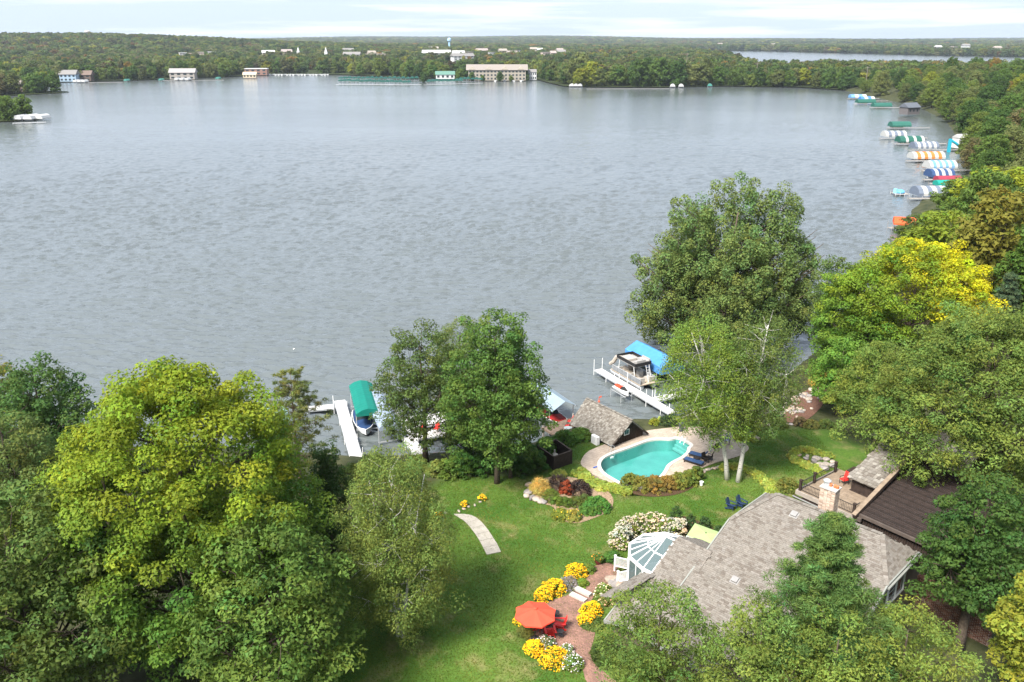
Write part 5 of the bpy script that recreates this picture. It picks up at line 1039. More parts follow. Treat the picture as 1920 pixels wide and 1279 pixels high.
# bank shrubs by the water
ORD = ['leftmost', 'second', 'third', 'fourth', 'fifth', 'sixth', 'seventh', 'eighth', 'ninth', 'tenth', 'eleventh', 'twelfth', 'thirteenth', 'rightmost']
for i, (x, y, w_, h_, c) in enumerate(sorted([(845, 893, 46, 2.0, (.06, .095, .022)), (872, 891, 44, 2.4, (.036, .075, .018)), (905, 888, 44, 2.6, (.032, .07, .016)), (978, 890, 40, 2.0, (.03, .06, .016)), (1005, 880, 40, 2.2, (.04, .08, .018)), (985, 868, 44, 2.4, (.035, .07, .016)), (1030, 842, 46, 1.2, (.05, .10, .02)), (1060, 828, 44, 1.1, (.055, .105, .022)), (1090, 822, 40, 1.0, (.06, .105, .024)), (950, 872, 50, 2.6, (.035, .072, .018)), (925, 878, 44, 2.2, (.04, .078, .018)), (820, 890, 40, 1.4, (.11, .13, .04)), (1020, 858, 40, 1.8, (.038, .075, .018)), (860, 880, 40, 2.0, (.05, .09, .02)), (1180, 905, 1, .1, (.1, .1, .1))][:14])):
    bush('bank_shrub', (x, y), w_, h_, ORD[i] + (' of' if i in (0, 13) else ' from the left of') + ' the dense shrubs on the bank left of the boathouse', c, n=2200, L=.2, W=.13, cr=.36, group='shrubs on the lake bank')
# shade bed under the left trees
for i, (x, y, w_, h_, c) in enumerate(sorted([(560, 1000, 60, 2.2, (.04, .07, .02)), (600, 960, 50, 2.0, (.05, .08, .022)), (660, 900, 60, 1.6, (.10, .12, .035)), (700, 880, 60, 1.5, (.09, .11, .03)), (740, 900, 60, 1.2, (.11, .13, .04)), (500, 940, 60, 2.2, (.04, .07, .02)), (450, 900, 70, 2.5, (.045, .075, .02)), (780, 880, 50, 1.2, (.10, .125, .035)), (640, 1010, 50, 1.8, (.05, .085, .024))])):
    bush('understorey_shrub', (x, y), w_, h_, ORD[i] + (' of' if i == 0 else ' from the left of') + ' the shrubs under the trees on the left bank', c, n=2000, L=.2, W=.12, cr=.36, group='shrubs of the left bank')

# ------------------------------------------------------------------ stone path of single slabs
pth = empty('stone_path', (0, 0, 0), 0, 'curved path of pale stone slabs on the lawn', 'path'); SLAB = mat('pale_slab', (.34, .31, .265), .85, .2, .14, 2.5, bump=.15, bscale=14)
Z7 = lambda q: (780 + q[0] / 7.105, 880 + q[1] / 7.105)
lft = [Z7(q) for q in [(500, 600), (560, 640), (640, 690), (700, 750), (760, 830), (815, 905), (860, 985), (900, 1060), (940, 1143)]]; rgt = [Z7(q) for q in [(640, 600), (740, 615), (800, 645), (860, 690), (910, 745), (970, 820), (1025, 905), (1085, 1000), (1135, 1105)]]
lp, rp_ = along(lft, 15), along(rgt, 15)
for i in range(14):
    q = [np.array(G(*p)) for p in (lp[i], rp_[i], rp_[i + 1], lp[i + 1])]; c = sum(q) / 4; q = [c + (x - c) * .97 + np.array([0, 0, .05 + .012 * (i % 2)]) for x in q]
    MB().poly([tuple(x) for x in q][::-1] if np.cross(q[1] - q[0], q[2] - q[1])[2] < 0 else [tuple(x) for x in q], .09).build('slab', SLAB, pth)
for (x, y, w_, lab) in [(904, 938, 13, 'larger clump of yellow flowers in the lawn above the stone path'), (870, 950, 10, 'smaller clump of yellow flowers above the stone path'), (822, 972, 16, 'yellow flowers behind the birch at the start of the stone path')]: bush('flower_clump', (x, y), w_, .55, lab, (.09, .13, .03), n=300, L=.16, W=.06, cr=.16, bloom=((.85, .44, .01), 130, .12), cat='flowers')
rb = empty('path_stones', (0, 0, 0), 0, 'small stones in the grass between the yellow flowers and the path', 'stones'); stones(rb, [(862, 959), (870, 956), (878, 952), (890, 947), (900, 942), (835, 962), (828, 966)], .28, .05, 14)

# ------------------------------------------------------------------ brick patio
def brick_mat():
    m = bpy.data.materials.new('patio_brick'); m.use_nodes = True; nt = m.node_tree; N = nt.nodes.new; L = nt.links.new; bs = nt.nodes['Principled BSDF']; bs.inputs['Roughness'].default_value = .88; bs.inputs['Specular IOR Level'].default_value = .2
    tc = N('ShaderNodeTexCoord'); mp = N('ShaderNodeMapping'); mp.inputs['Rotation'].default_value = (0, 0, .75); L(tc.outputs['Object'], mp.inputs[0])
    b = N('ShaderNodeTexBrick'); b.inputs['Scale'].default_value = 1.0; b.inputs['Brick Width'].default_value = .24; b.inputs['Row Height'].default_value = .12; b.inputs['Mortar Size'].default_value = .008; b.inputs['Color1'].default_value = (.30, .165, .125, 1); b.inputs['Color2'].default_value = (.21, .115, .09, 1); b.inputs['Mortar'].default_value = (.17, .12, .095, 1); L(mp.outputs[0], b.inputs['Vector'])
    n = N('ShaderNodeTexNoise'); n.inputs['Scale'].default_value = 1.1; n.inputs['Detail'].default_value = 6; L(tc.outputs['Object'], n.inputs['Vector']); r = N('ShaderNodeValToRGB'); e = r.color_ramp.elements; e[0].position = .3; e[1].position = .72; e[0].color = (.72, .74, .74, 1); e[1].color = (1.2, 1.16, 1.14, 1); L(n.outputs[0], r.inputs[0])
    x = N('ShaderNodeMix'); x.data_type = 'RGBA'; x.blend_type = 'MULTIPLY'; x.inputs['Factor'].default_value = 1; L(b.outputs['Color'], x.inputs['A']); L(r.outputs[0], x.inputs['B']); L(x.outputs['Result'], bs.inputs['Base Color'])
    bp = N('ShaderNodeBump'); bp.inputs['Strength'].default_value = .6; bp.inputs['Distance'].default_value = .02; L(b.outputs['Fac'], bp.inputs['Height']); bp.invert = True; L(bp.outputs[0], bs.inputs['Normal']); return m
draped('patio_paving', [(975, 1185), (985, 1150), (1020, 1128), (1060, 1120), (1085, 1103), (1102, 1085), (1110, 1062), (1140, 1055), (1165, 1058), (1170, 1085), (1140, 1100), (1112, 1120), (1100, 1140), (1118, 1165), (1115, 1195), (1105, 1225), (1115, 1250), (1170, 1285), (1100, 1290), (1092, 1250), (1078, 1225), (1045, 1212), (1000, 1205)], brick_mat(), .04, step=.8)
def adirondack(loc, rz, label, m):
    e = empty('adirondack_chair', loc, rz, label, 'chair')
    for k in range(5): MB().bar((-.32 + k * .13, 0, .38 - k * .03), (-.20 + k * .13, 0, .355 - k * .03), .52, .025).build('seat_slat', m, e)
    for k in range(5):
        y = -.22 + k * .11; h = .98 - .05 * abs(k - 2); MB().bar((.26, y * .9, .24), (.52, y * 1.1, h), .095, .022).build('back_slat', m, e)
    for y in (-.33, .33):
        MB().bar((-.38, y, .54), (.42, y, .54), .14, .025).build('armrest', m, e); MB().bar((-.33, y, 0), (-.33, y, .53), .035, .10).build('leg', m, e); MB().bar((-.36, y * .86, .34), (.48, y * .86, .03), .03, .12).build('leg', m, e)
    return e
def gl(px, py): g = G(px, py); return (g.x, g.y, g.z + .05)
uc = gl(1003, 1190); ra = lambda x, y, tx, ty: math.atan2(-(ty - y), -(tx - x))
fp = gl(1027, 1177)
for (x, y, lab) in [(1049, 1178, 'red chair right of the fire bowl on the brick patio'), (1031, 1193, 'red chair nearest the marigolds with its back to the lawn'), (1001, 1182, 'red chair under the left of the red parasol'), (1018, 1163, 'red chair mostly hidden under the red parasol')]:
    l_ = gl(x, y); adirondack(l_, ra(l_[0], l_[1], fp[0], fp[1]), lab, REDP)
t = empty('fire_pit', fp, 0, 'black round fire bowl with domed mesh lid amid the red chairs', 'fire pit'); MB().lathe((0, 0, .25), [(.12, -.02), (.30, .05), (.42, .22), (.45, .24)], 18).build('bowl', DARKM, t); MB().lathe((0, 0, .49), [(.44, 0), (.38, .16), (.22, .26), (.05, .30)], 18).build('lid', mat('sooty_mesh', (.045, .04, .038), .5, .4, .2, 12), t)
for k in range(4): MB().bar((.33 * math.cos(k * 1.57), .33 * math.sin(k * 1.57), 0), (.28 * math.cos(k * 1.57), .28 * math.sin(k * 1.57), .32), .03, .03).build('leg', DARKM, t)
CORAL = mat('coral_canvas', (.86, .075, .04), .8, .2, .06, 2)
g = gl(1003, 1198); pz = 2.45; t = empty('red_parasol', g, 0, 'bright coral red octagonal parasol over the brick patio', 'parasol'); off = Vector(P(1003, 1140, g[2] + pz)) - Vector(g)
rad = 1.46; ring_ = [(off.x * .0 + math.cos(k * math.pi / 4 + .3) * rad, math.sin(k * math.pi / 4 + .3) * rad, pz - .45) for k in range(8)]
for k in range(8):
    a, b = ring_[k], ring_[(k + 1) % 8]; m0 = [(a[i] + b[i]) / 2 * (.96 if i < 2 else 1) + (-.03 if i == 2 else 0) for i in range(3)]
    MB().add([a, m0, b, (0, 0, pz), (a[0], a[1], a[2] - .10), (m0[0], m0[1], m0[2] - .1), (b[0], b[1], b[2] - .10)], [(0, 1, 3), (1, 2, 3), (4, 5, 1, 0), (5, 6, 2, 1)]).build('canopy_panel', CORAL, t); MB().bar((0, 0, pz - .06), (a[0] * .98, a[1] * .98, a[2] - .03), .018, .018).build('rib', DARKM, t)
MB().lathe((0, 0, pz - .02), [(.16, 0), (.14, .05), (.03, .10), (.02, .16)], 10).build('top_cap', CORAL, t); MB().cyl((0, 0, 0), (0, 0, pz), .024).build('pole', DARKM, t); MB().lathe((0, 0, 0), [(.30, 0), (.30, .05), (.06, .12), (.04, .3)], 16).build('base', DARKM, t)
for (x, y, lab) in [(1043, 1160, 'wire side table behind the right red chair'), (1051, 1196, 'wire side table at the front of the red chairs')]:
    t = empty('wire_side_table', gl(x, y), 0, lab, 'table'); MB().lathe((0, 0, .50), [(.22, 0), (.23, .01), (.23, .03), (.2, .03)], 14).build('table_top', DARKM, t)
    for k in range(3): MB().bar((.2 * math.cos(k * 2.1), .2 * math.sin(k * 2.1), 0), (.17 * math.cos(k * 2.1), .17 * math.sin(k * 2.1), .5), .018, .018).build('leg', DARKM, t)
    MB().lathe((0, 0, .18), [(.17, 0), (.18, .015), (.16, .015)], 14).build('brace_ring', DARKM, t)
MAR = (.88, .43, .008)
for (x, y, w_, h_, lab) in [(1080, 1078, 40, .85, 'orange-yellow flower mound nearest the conservatory steps'), (1040, 1108, 44, .9, 'orange-yellow flower mound between parasol and grey lavender'), (1020, 1122, 36, .85, 'orange-yellow flower mound at the upper rim of the red parasol'), (1108, 1150, 40, .8, 'orange-yellow flower mound below the stone steps'), (1102, 1168, 34, .7, 'lower orange-yellow flower mound on the house side of the patio'), (1003, 1222, 36, .8, 'orange-yellow flower mound left of the largest one'), (1040, 1242, 58, .95, 'largest orange-yellow flower mound at the lawn edge of the patio'), (976, 1170, 20, .7, 'orange-yellow flowers peeping out left of the red parasol')]:
    bush('flower_mound', (x, y), w_, h_, lab, (.07, .105, .025), n=1800, L=.15, W=.06, cr=.2, bloom=(MAR, 1300 if w_ > 30 else 500, .105), cat='flowers', asp=.85)
for (x, y, w_, h_, c, lab, kw) in [(1066, 1100, 36, .7, (.16, .15, .15), 'grey lavender between the upper flower mounds', dict(L=.2, W=.03, radial=True, bloom=((.33, .27, .36), 250, .06))), (1092, 1098, 22, .5, (.12, .16, .03), 'small lime hosta beside the lavender', {}), (1104, 1072, 22, .7, (.08, .12, .03), 'green leafy clump right of the top flower mound', {}), (1024, 1212, 34, .7, (.11, .12, .06), 'white flowered plant behind the largest flower mound', dict(bloom=((.75, .62, .62), 180, .09))), (1072, 1250, 42, .8, (.085, .12, .035), 'white flowered hosta clump right of the largest flower mound', dict(bloom=((.72, .68, .70), 220, .09))), (1063, 1228, 26, .7, (.10, .13, .05), 'white flowered plant at the patio edge', dict(bloom=((.75, .70, .72), 160, .09))), (985, 1190, 26, .6, (.10, .105, .035), 'grassy tuft left of the parasol base', dict(L=.5, W=.025, radial=True)),
    (1133, 1118, 40, .9, (.10, .13, .035), 'pale hydrangea bush beside the stone steps', dict(bloom=((.62, .50, .34), 150, .14))), (1140, 1130, 30, .8, (.10, .12, .04), 'pinkish hydrangea bush against the house wing', dict(bloom=((.60, .33, .22), 120, .13))), (1172, 1075, 26, 1.0, (.06, .085, .025), 'potted annuals under the conservatory railing', dict(bloom=((.7, .22, .05), 60, .1))), (1148, 1052, 26, .9, (.05, .10, .025), 'broad-leaved plant left of the white railing', dict(L=.26, W=.14)), (1140, 1235, 70, 1.6, (.045, .065, .022), 'dark clipped yew at the bottom of the patio', dict(L=.09, W=.05, n=4000)), (1110, 1172, 46, .45, (.07, .10, .03), 'low green edging plants below the house-side flowers', {})]:
    a = dict(n=1500, L=.15, W=.08, cr=.2); a.update(kw); bush('garden_plant', (x, y), w_, h_, lab, c, cat='plant', **a)
sp = empty('stone_steps', (0, 0, 0), 0, 'two pale stone steps on the brick patio', 'steps')
for k, (x, y) in enumerate([(1084, 1122), (1093, 1113)]): g = G(x, y); MB().box((g.x, g.y, g.z + .08 + .1 * k), (1.35, .42, .2), R(-40)).build('step', mat('pale_step', (.42, .40, .36), .8, .2, .1, 3, bump=.1), sp)
rb = empty('patio_boulder', (0, 0, 0), 0, 'flat pale boulders below the conservatory railing', 'boulders'); stones(rb, [(1160, 1096), (1150, 1092), (1168, 1102)], 1.1, .05, 21)
t = empty('flower_pot', gl(1121, 1058), 0, 'dark red glazed pot with orange flowers at the patio entrance', 'flower pot'); MB().lathe((0, 0, 0), [(.18, 0), (.30, .3), (.26, .42), (.29, .45), (.24, .45), (.2, .3)], 16).build('pot', mat('red_glaze', (.12, .018, .018), .3, .5, .2, 6), t); f, b = bush_mesh(.4, .4, .45, 77, (.07, .11, .03), n=500, L=.16, W=.08, cr=.16, bloom=((.80, .28, .03), 45, .11)); o = obj('foliage', f, t); o.location.z = .42; o = obj('blooms', b, t); o.location.z = .42
# railing down from the conservatory
wr = empty('white_railing', (0, 0, 0), 0, 'white railing of the steps beside the conservatory', 'railing')
def wrail(p, q, z0, z1, n):
    p, q = np.array(p), np.array(q); p[2], q[2] = z0, z1
    MB().bar(p + [0, 0, .95], q + [0, 0, .95], .08, .06).build('handrail', WHITE, wr); MB().bar(p + [0, 0, .15], q + [0, 0, .15], .06, .05).build('bottom_rail', WHITE, wr)
    for i in range(1, n): x = p + (q - p) * i / n; MB().bar(x + [0, 0, .15], x + [0, 0, .95], .035, .035).build('baluster', WHITE, wr)
    for x in (p, q): MB().box(tuple(x + [0, 0, .35]), (.12, .12, 1.4), ang).box(tuple(x + [0, 0, 1.08]), (.16, .16, .06), ang).build('newel_post', WHITE, wr)
p0 = P(1153, 1062, 3.6); p1 = H_(-11.6, 6.9, 0); wrail((p0.x, p0.y, 0), p1, 3.5, 4.1, 12); p0 = P(1158, 1092, 3.6); p1 = H_(-10.7, 7.9, 0); wrail((p0.x, p0.y, 0), p1, 3.5, 4.1, 12)
# hydrangeas and cones along the conservatory
HY = [(1160, 1012, 34), (1168, 998, 30), (1180, 990, 34), (1200, 985, 36), (1222, 985, 36), (1244, 989, 34), (1262, 993, 28), (1275, 992, 18)]
for i, (x, y, w_) in enumerate(HY): bush('hydrangea', (x, y + 12), w_, 1.7, ORD[i] + (' of' if i == 0 else ' from the left of') + ' the cream hydrangeas round the conservatory', (.10, .135, .03), n=900, L=.18, W=.11, cr=.3, bloom=((.44, .375, .27), 440, .18), cat='hydrangea', group='hydrangeas round the conservatory')
draped('cone_bed', [(1255, 985), (1268, 965), (1300, 972), (1335, 990), (1352, 1000), (1340, 1010), (1290, 1000)], MULCH, .03)
for (x, y, w_, h_, lab) in [(1267, 985, 26, 1.9, 'tallest clipped conical yew left of the green parasol'), (1294, 995, 24, 1.7, 'second clipped conical yew close to the green parasol'), (1321, 993, 22, 1.3, 'low conical yew behind the green parasol'), (1348, 1003, 20, .9, 'smallest clipped yew at the house corner')]: bush('conical_shrub', (x, y), w_, h_, lab, (.035, .06, .025), n=2600, L=.08, W=.05, cr=.16)
NAVY = mat('navy_paint', (.018, .035, .085), .5, .4, .15, 4)
l_ = gl(1371, 955); adirondack(l_, 2.4, 'dark navy chair on the lawn left of its twin by the roof', NAVY); l_ = gl(1390, 951); adirondack(l_, 2.2, 'dark navy chair on the lawn close to the roof edge', NAVY)
# red chair on the roof deck
d_ = B_(1.75, 3.9, 6.87); t = garden_chair(tuple(d_), .4, 'red cushioned chair on the wooden roof deck', REDP, 'deck_chair')

# blades standing out of the lawn
def grass():
    r = np.random.default_rng(61); lp = [(G(*p).x, G(*p).y) for p in LAWNPX]; A = np.array(lp); n = 420000; x = r.uniform(-25, 32, n); y = r.uniform(40, 92, n)
    ok = inside(x, y, lp) & (r.random(n) < np.clip(1.4 - (y - 40) / 60, .25, 1)); dk_ = [(p[0], p[1]) for p in deck]; ok &= ~inside(x, y, dk_); x, y = x[ok], y[ok]; z = gz_np(x, y); M = len(x); x, y, z = x[:130000], y[:130000], z[:130000]; M = len(x)
    p = np.stack([x, y, z], 1); a = r.uniform(0, 6.28, M); d = np.stack([np.cos(a), np.sin(a), np.zeros(M)], 1); ln = np.stack([r.normal(size=M) * .04, r.normal(size=M) * .04, r.uniform(.05, .11, M)], 1)
    v = np.stack([p - d * .035, p + d * .035, p + ln], 1).reshape(-1, 3); b = .5 + .5 * np.sin(x * .9 + 2 * np.sin(y * .5)) * np.sin(y * .8); dry = np.clip(np.sin(x * .55 + 3 * np.sin(y * .31)) * np.sin(y * .62 + 2 * np.sin(x * .27)) * 1.6 - .7, 0, 1) * r.random(M); c = np.stack([.042 + .028 * b + .02 * r.random(M) + .10 * dry, .072 + .034 * b + .06 * dry, .012 + .008 * b + .03 * dry, np.ones(M)], 1)
    tag(obj('grass', leaf_mesh('grass', v, c, LEAF)), 'short green lawn grass', 'grass', kind='stuff'); print('grass', M)
grass()

# ------------------------------------------------------------------ docks, lifts, boats
def dock(name, p0, p1, w, z, label, m=None, seg=1.5, posts=True, ph=1.1, group=None, pm=None, every=2):
    p0, p1 = Vector((p0[0], p0[1], z)), Vector((p1[0], p1[1], z)); d = p1 - p0; L_ = d.length; d /= L_; a = math.atan2(d.y, d.x); n = max(1, int(round(L_ / seg)))
    e = empty(name, (p0.x, p0.y, 0), a, label, 'dock', group); s = L_ / n
    for i in range(n): MB().box(((i + .5) * s, 0, z), (s - .03, w, .10)).build('deck_panel', m or DOCKW, e)
    for y in (-w / 2 - .03, w / 2 + .03): MB().box((L_ / 2, y, z - .07), (L_, .05, .16)).build('side_rail', ALU, e)
    if posts:
        for i in range(0, n + 1, every):
            for y in (-w / 2 - .07, w / 2 + .07): MB().cyl((min(i * s, L_ - .05), y, -1.5), (min(i * s, L_ - .05), y, z + (ph if (i // every) % 2 == 0 else .5)), .04, n=8).build('post', pm or WHITE, e)
    return e
FAB = {}
def fabric(c):
    k = tuple(round(x, 3) for x in c)
    if k not in FAB: FAB[k] = mat('canvas_%d' % len(FAB), c, .75, .25, .08, 1.5, bump=.08, bscale=5)
    return FAB[k]
def lift(p0, p1, w, ze, rise, cols, label, name='boat_lift_canopy', group=None, prof=None, nst=8, post=True, ends=True, drop=.35):
    """canopy over a boat lift from p0 to p1 (middle of its ends); cols alternate along its length"""
    p0, p1 = Vector((p0[0], p0[1], 0)), Vector((p1[0], p1[1], 0)); d = p1 - p0; L_ = d.length; a = math.atan2(d.y, d.x); e = empty(name, p0, a, label, 'boat lift', group)
    pr = prof or [(-1, -drop), (-1, 0), (-.72, .62), (-.35, .92), (0, 1), (.35, .92), (.72, .62), (1, 0), (1, -drop)]
    def row(x): return [(x, y * w / 2, ze + (t * rise if t > 0 else t)) for y, t in pr]
    k = len(pr)
    for i in range(nst):
        x0, x1 = L_ * i / nst, L_ * (i + 1) / nst - (.0 if len(cols) == 1 else 0); A, B = row(x0), row((x0 + x1) / 2), ; C = row(x1); B = [(x, y, z - .02) for x, y, z in B]
        MB().add(A + B + C, [(j, j + 1, k + j + 1, k + j) for j in range(k - 1)] + [(k + j, k + j + 1, 2 * k + j + 1, 2 * k + j) for j in range(k - 1)]).build('canvas_panel', fabric(cols[i % len(cols)]), e)
    if ends:
        for x in (0, L_): MB().add(row(x), [tuple(range(k)) if x == 0 else tuple(range(k))[::-1]]).build('end_flap', fabric(cols[0]), e)
    if post:
        for x in (L_ * .12, L_ * .88):
            for y in (-w / 2 + .08, w / 2 - .08): MB().cyl((x, y, -1.5), (x, y, ze), .05, n=6).build('post', ALU, e)
        for y in (-w / 2 + .08, w / 2 - .08): MB().bar((0, y, ze - .02), (L_, y, ze - .02), .06, .08).build('top_rail', ALU, e)
        for x in (L_ * .12, L_ * .88): MB().bar((x, -w / 2, .35), (x, w / 2, .35), .10, .12).build('cross_beam', ALU, e)
    return e
def boat(p, rz, L_, label, hull=(.55, .56, .56), cover=(.02, .05, .13), z=.35, name='motor_boat', group=None):
    e = empty(name, (p[0], p[1], z), rz, label, 'boat', group); W = L_ * .36; st = [(-.5, .80, .55), (-.3, .95, .56), (0, 1, .60), (.25, .86, .66), (.4, .52, .72), (.5, .03, .78)]; v, f = [], []
    for x, w, h in st: v += [(x * L_, -w * W / 2, h), (x * L_, -w * W * .40, .10), (x * L_, 0, -.12 + (.3 if x > .38 else 0)), (x * L_, w * W * .40, .10), (x * L_, w * W / 2, h)]
    for i in range(5):
        for j in range(4): f.append((i * 5 + j, (i + 1) * 5 + j, (i + 1) * 5 + j + 1, i * 5 + j + 1))
    f.append((0, 1, 2, 3, 4)); MB().add(v, f).build('hull', fabric(hull), e, smooth=False)
    v2, f2 = [], []
    for x, w, h in st: v2 += [(x * L_, -w * W * .46, h - .02), (x * L_, 0, h + .12 * w), (x * L_, w * W * .46, h - .02)]
    for i in range(5): f2 += [(i * 3, (i + 1) * 3, (i + 1) * 3 + 1, i * 3 + 1), (i * 3 + 1, (i + 1) * 3 + 1, (i + 1) * 3 + 2, i * 3 + 2)]
    MB().add(v2, f2).build('cover', fabric(cover), e); MB().add([(.02 * L_, -W * .42, .62), (.02 * L_, W * .42, .62), (-.06 * L_, W * .36, 1.0), (-.06 * L_, -W * .36, 1.0)], [(0, 1, 2, 3)]).build('windscreen', GLASSD, e)
    rb_ = MB()
    for i in range(5): rb_.bar((st[i][0] * L_, st[i][1] * W / 2, st[i][2]), (st[i + 1][0] * L_, st[i + 1][1] * W / 2, st[i + 1][2]), .06, .06).bar((st[i][0] * L_, -st[i][1] * W / 2, st[i][2]), (st[i + 1][0] * L_, -st[i + 1][1] * W / 2, st[i + 1][2]), .06, .06)
    rb_.build('rub_rail', WHITE, e); return e
TEAL = (.003, .15, .115)
dock('dock', (-16.3, 80.2), (-20.9, 95.2), 1.25, .62, 'long white dock beside the teal boat canopy', every=3); dock('dock_platform', (-21.3, 93.5), (-24.6, 92.7), 1.25, .60, 'short white platform at the end of the long dock', every=2)
lift((-15.95, 86.8), (-18.25, 95.2), 2.75, 2.75, .55, [TEAL], 'teal boat lift canopy beside the long white dock', nst=14, prof=[(-1, -.3), (-1, 0), (-.55, .7), (0, 1), (.55, .7), (1, 0), (1, -.3)])
boat((-17.05, 89.2), math.atan2(-8.4, 2.3), 6.2, 'white runabout with navy cover under the teal canopy', z=.25)
dock('dock', (-9.3, 79.6), (-14.6, 93), 1.3, .62, 'white dock half hidden behind the oak', every=3); dock('dock_platform', (-12.2, 88.8), (-7.4, 90.5), 3.2, .60, 'wide white platform behind the oak', every=2)
lift((-13.2, 83.6), (-16.3, 92.6), 2.2, 2.6, .4, [(.24, .29, .36)], 'slate grey boat lift canopy behind the oak', nst=8)
for (x, y, lab) in [(-10.0, 86.2, 'salmon red chair on the white platform left of the oak trunk'), (-8.4, 86.4, 'red chair on the white platform right of the oak trunk')]: garden_chair((x, y, .66), 1.2, lab, REDP)
dock('dock_platform', (-11.4, 85.3), (-7.2, 86.8), 2.0, .58, 'white platform with the red chairs behind the oak', posts=False)
# canopy and boat next to the boathouse
lift((6.0, 88.0), (2.7, 94.2), 3.3, 2.75, .9, [(.22, .28, .33)], 'pale grey peaked boat canopy left of the boathouse', nst=6, prof=[(-1, -.12), (-1, 0), (0, 1), (1, 0), (1, -.12)], ends=False)
boat((4.7, 90.4), math.atan2(-6.2, 3.3), 6.0, 'red and white boat under the pale grey peaked canopy', hull=(.32, .32, .32), cover=(.30, .02, .018), z=.3)
# the boathouse
UC, VC = np.array([.59, -.807, 0]), np.array([-.807, -.59, 0]); CO = np.array([10.28, 82.9, 0.])
def C_(a, b, z): return CO + UC * a + VC * b + np.array([0, 0, z])
bo = empty('boathouse', (0, 0, 0), 0, 'low dark boathouse with weathered shake roof at the water edge', 'boathouse'); AC = math.atan2(UC[1], UC[0])
roof_face(bo, 'roof', [C_(-3.6, 0, 5.0), C_(3.6, 0, 5.0), C_(3.4, 2.6, 2.75), C_(-3.4, 2.6, 2.75)], UC, .22, .21, SHAKE, 21, thick=.03, ragged=.25); roof_face(bo, 'roof', [C_(-3.6, 0, 5.0), C_(3.6, 0, 5.0), C_(3.4, -2.6, 2.75), C_(-3.4, -2.6, 2.75)], UC, .22, .21, SHAKE, 22, thick=.03, ragged=.25)
for i in range(24): MB().bar(C_(-3.6 + i * .3, 0, 5.03), C_(-3.3 + i * .3, 0, 5.05), .26, .04, col=SHAKE[i % 6]).build('ridge_cap', SHINGLE, bo)
w = MB(); cr_ = [(-1.2, 2.2), (3.0, 2.2), (3.0, 0), (3.0, -2.2), (-3.0, -2.2), (-3.0, 0), (-3.0, 1.2), (-1.2, 1.2)]; zt_ = [3.0, 3.0, 4.85, 3.0, 3.0, 4.85, 3.8, 3.8]; nn = len(cr_)
w.add([C_(a, b, .6) for a, b in cr_] + [C_(a, b, z) for (a, b), z in zip(cr_, zt_)], [(i, (i + 1) % nn, nn + (i + 1) % nn, nn + i) for i in range(nn)]); w.build('wall', DARKW, bo)
for s_ in (1, -1): MB().bar(C_(3.5, 0, 4.88), C_(3.4, 2.62 * s_, 2.64), .06, .22).build('barge_board', DARKW, bo)
for k in range(13): b_ = -2.0 + k * .33; MB().box(C_(3.03, b_, (2.3 + (4.75 - .84 * abs(b_))) / 2), (.03, .05, 4.75 - .84 * abs(b_) - 2.3), AC).build('batten', DARKW, bo)
wn = MB().box(C_(3.06, .25, 3.55), (.06, .75, .62), AC).build('window', WHITE, bo); MB().box(C_(3.095, .10, 3.55), (.02, .26, .46), AC).build('pane', GLASSD, wn); MB().box(C_(3.095, .40, 3.55), (.02, .26, .46), AC).build('pane', GLASSD, wn)
for a_ in (-2.9, -2.0, -1.25): MB().box(C_(a_, 2.15, 2.0), (.12, .12, 2.1), AC).build('porch_post', DARKW, bo)
MB().box(C_(-.9, 2.23, 2.0), (.5, .05, 1.6), AC).build('door_glass', GLASSD, bo)
bd_ = empty('boathouse_deck', (0, 0, 0), 0, 'weathered plank deck at the lake end of the boathouse', 'deck')
for k in range(22): MB().box(C_(-4.6 + .0 * k, -.9 + k * .21, 1.22), (4.6, .19, .06), AC).build('plank', mat('old_deck', (.17, .125, .095), .85, .2, .3, 3), bd_)
for a_, b_ in ((-6.7, 3.5), (-4.5, 3.5), (-2.6, 3.5), (-6.7, -.8)): MB().box(C_(a_, b_, .3), (.16, .16, 2.4 if a_ > -5 else 3.0), AC).build('post', mat('grey_post', (.32, .29, .26), .9, .1, .2, 4), bd_)
MB().bar(C_(-6.9, 3.62, 1.12), C_(-2.4, 3.62, 1.12), .06, .22).build('fascia_board', MATS['old_deck'], bd_)
for (a_, b_, lab) in [(-4.8, 1.6, 'red patio chair at the edge of the boathouse deck'), (-5.6, .6, 'red patio chair farther out on the boathouse deck')]: garden_chair(tuple(C_(a_, b_, 1.26)), AC + .6, lab, REDP)
t = empty('deck_table', tuple(C_(-3.9, 2.3, 1.26)), 0, 'small glass table on the boathouse deck', 'table'); MB().lathe((0, 0, .68), [(.45, 0), (.47, .02), (.45, .03)], 16).build('table_top', mat('table_glass', (.35, .40, .40), .15, .5, .05, 2), t)
for k in range(4): MB().bar((.3 * math.cos(k * 1.57), .3 * math.sin(k * 1.57), 0), (.25 * math.cos(k * 1.57), .25 * math.sin(k * 1.57), .68), .03, .03).build('leg', DARKM, t)
t = empty('flag_buoy', tuple(P(1123, 755, 0)), 0, 'small red and white marker buoy behind the boathouse roof', 'buoy'); MB().lathe((0, 0, -.2), [(.12, 0), (.14, .4), (.05, .5), (.025, 1.0)], 12).build('float', fabric((.65, .10, .05)), t); MB().bar((0, 0, .7), (.32, .1, .78), .02, .2).build('flag', fabric((.70, .12, .06)), t)
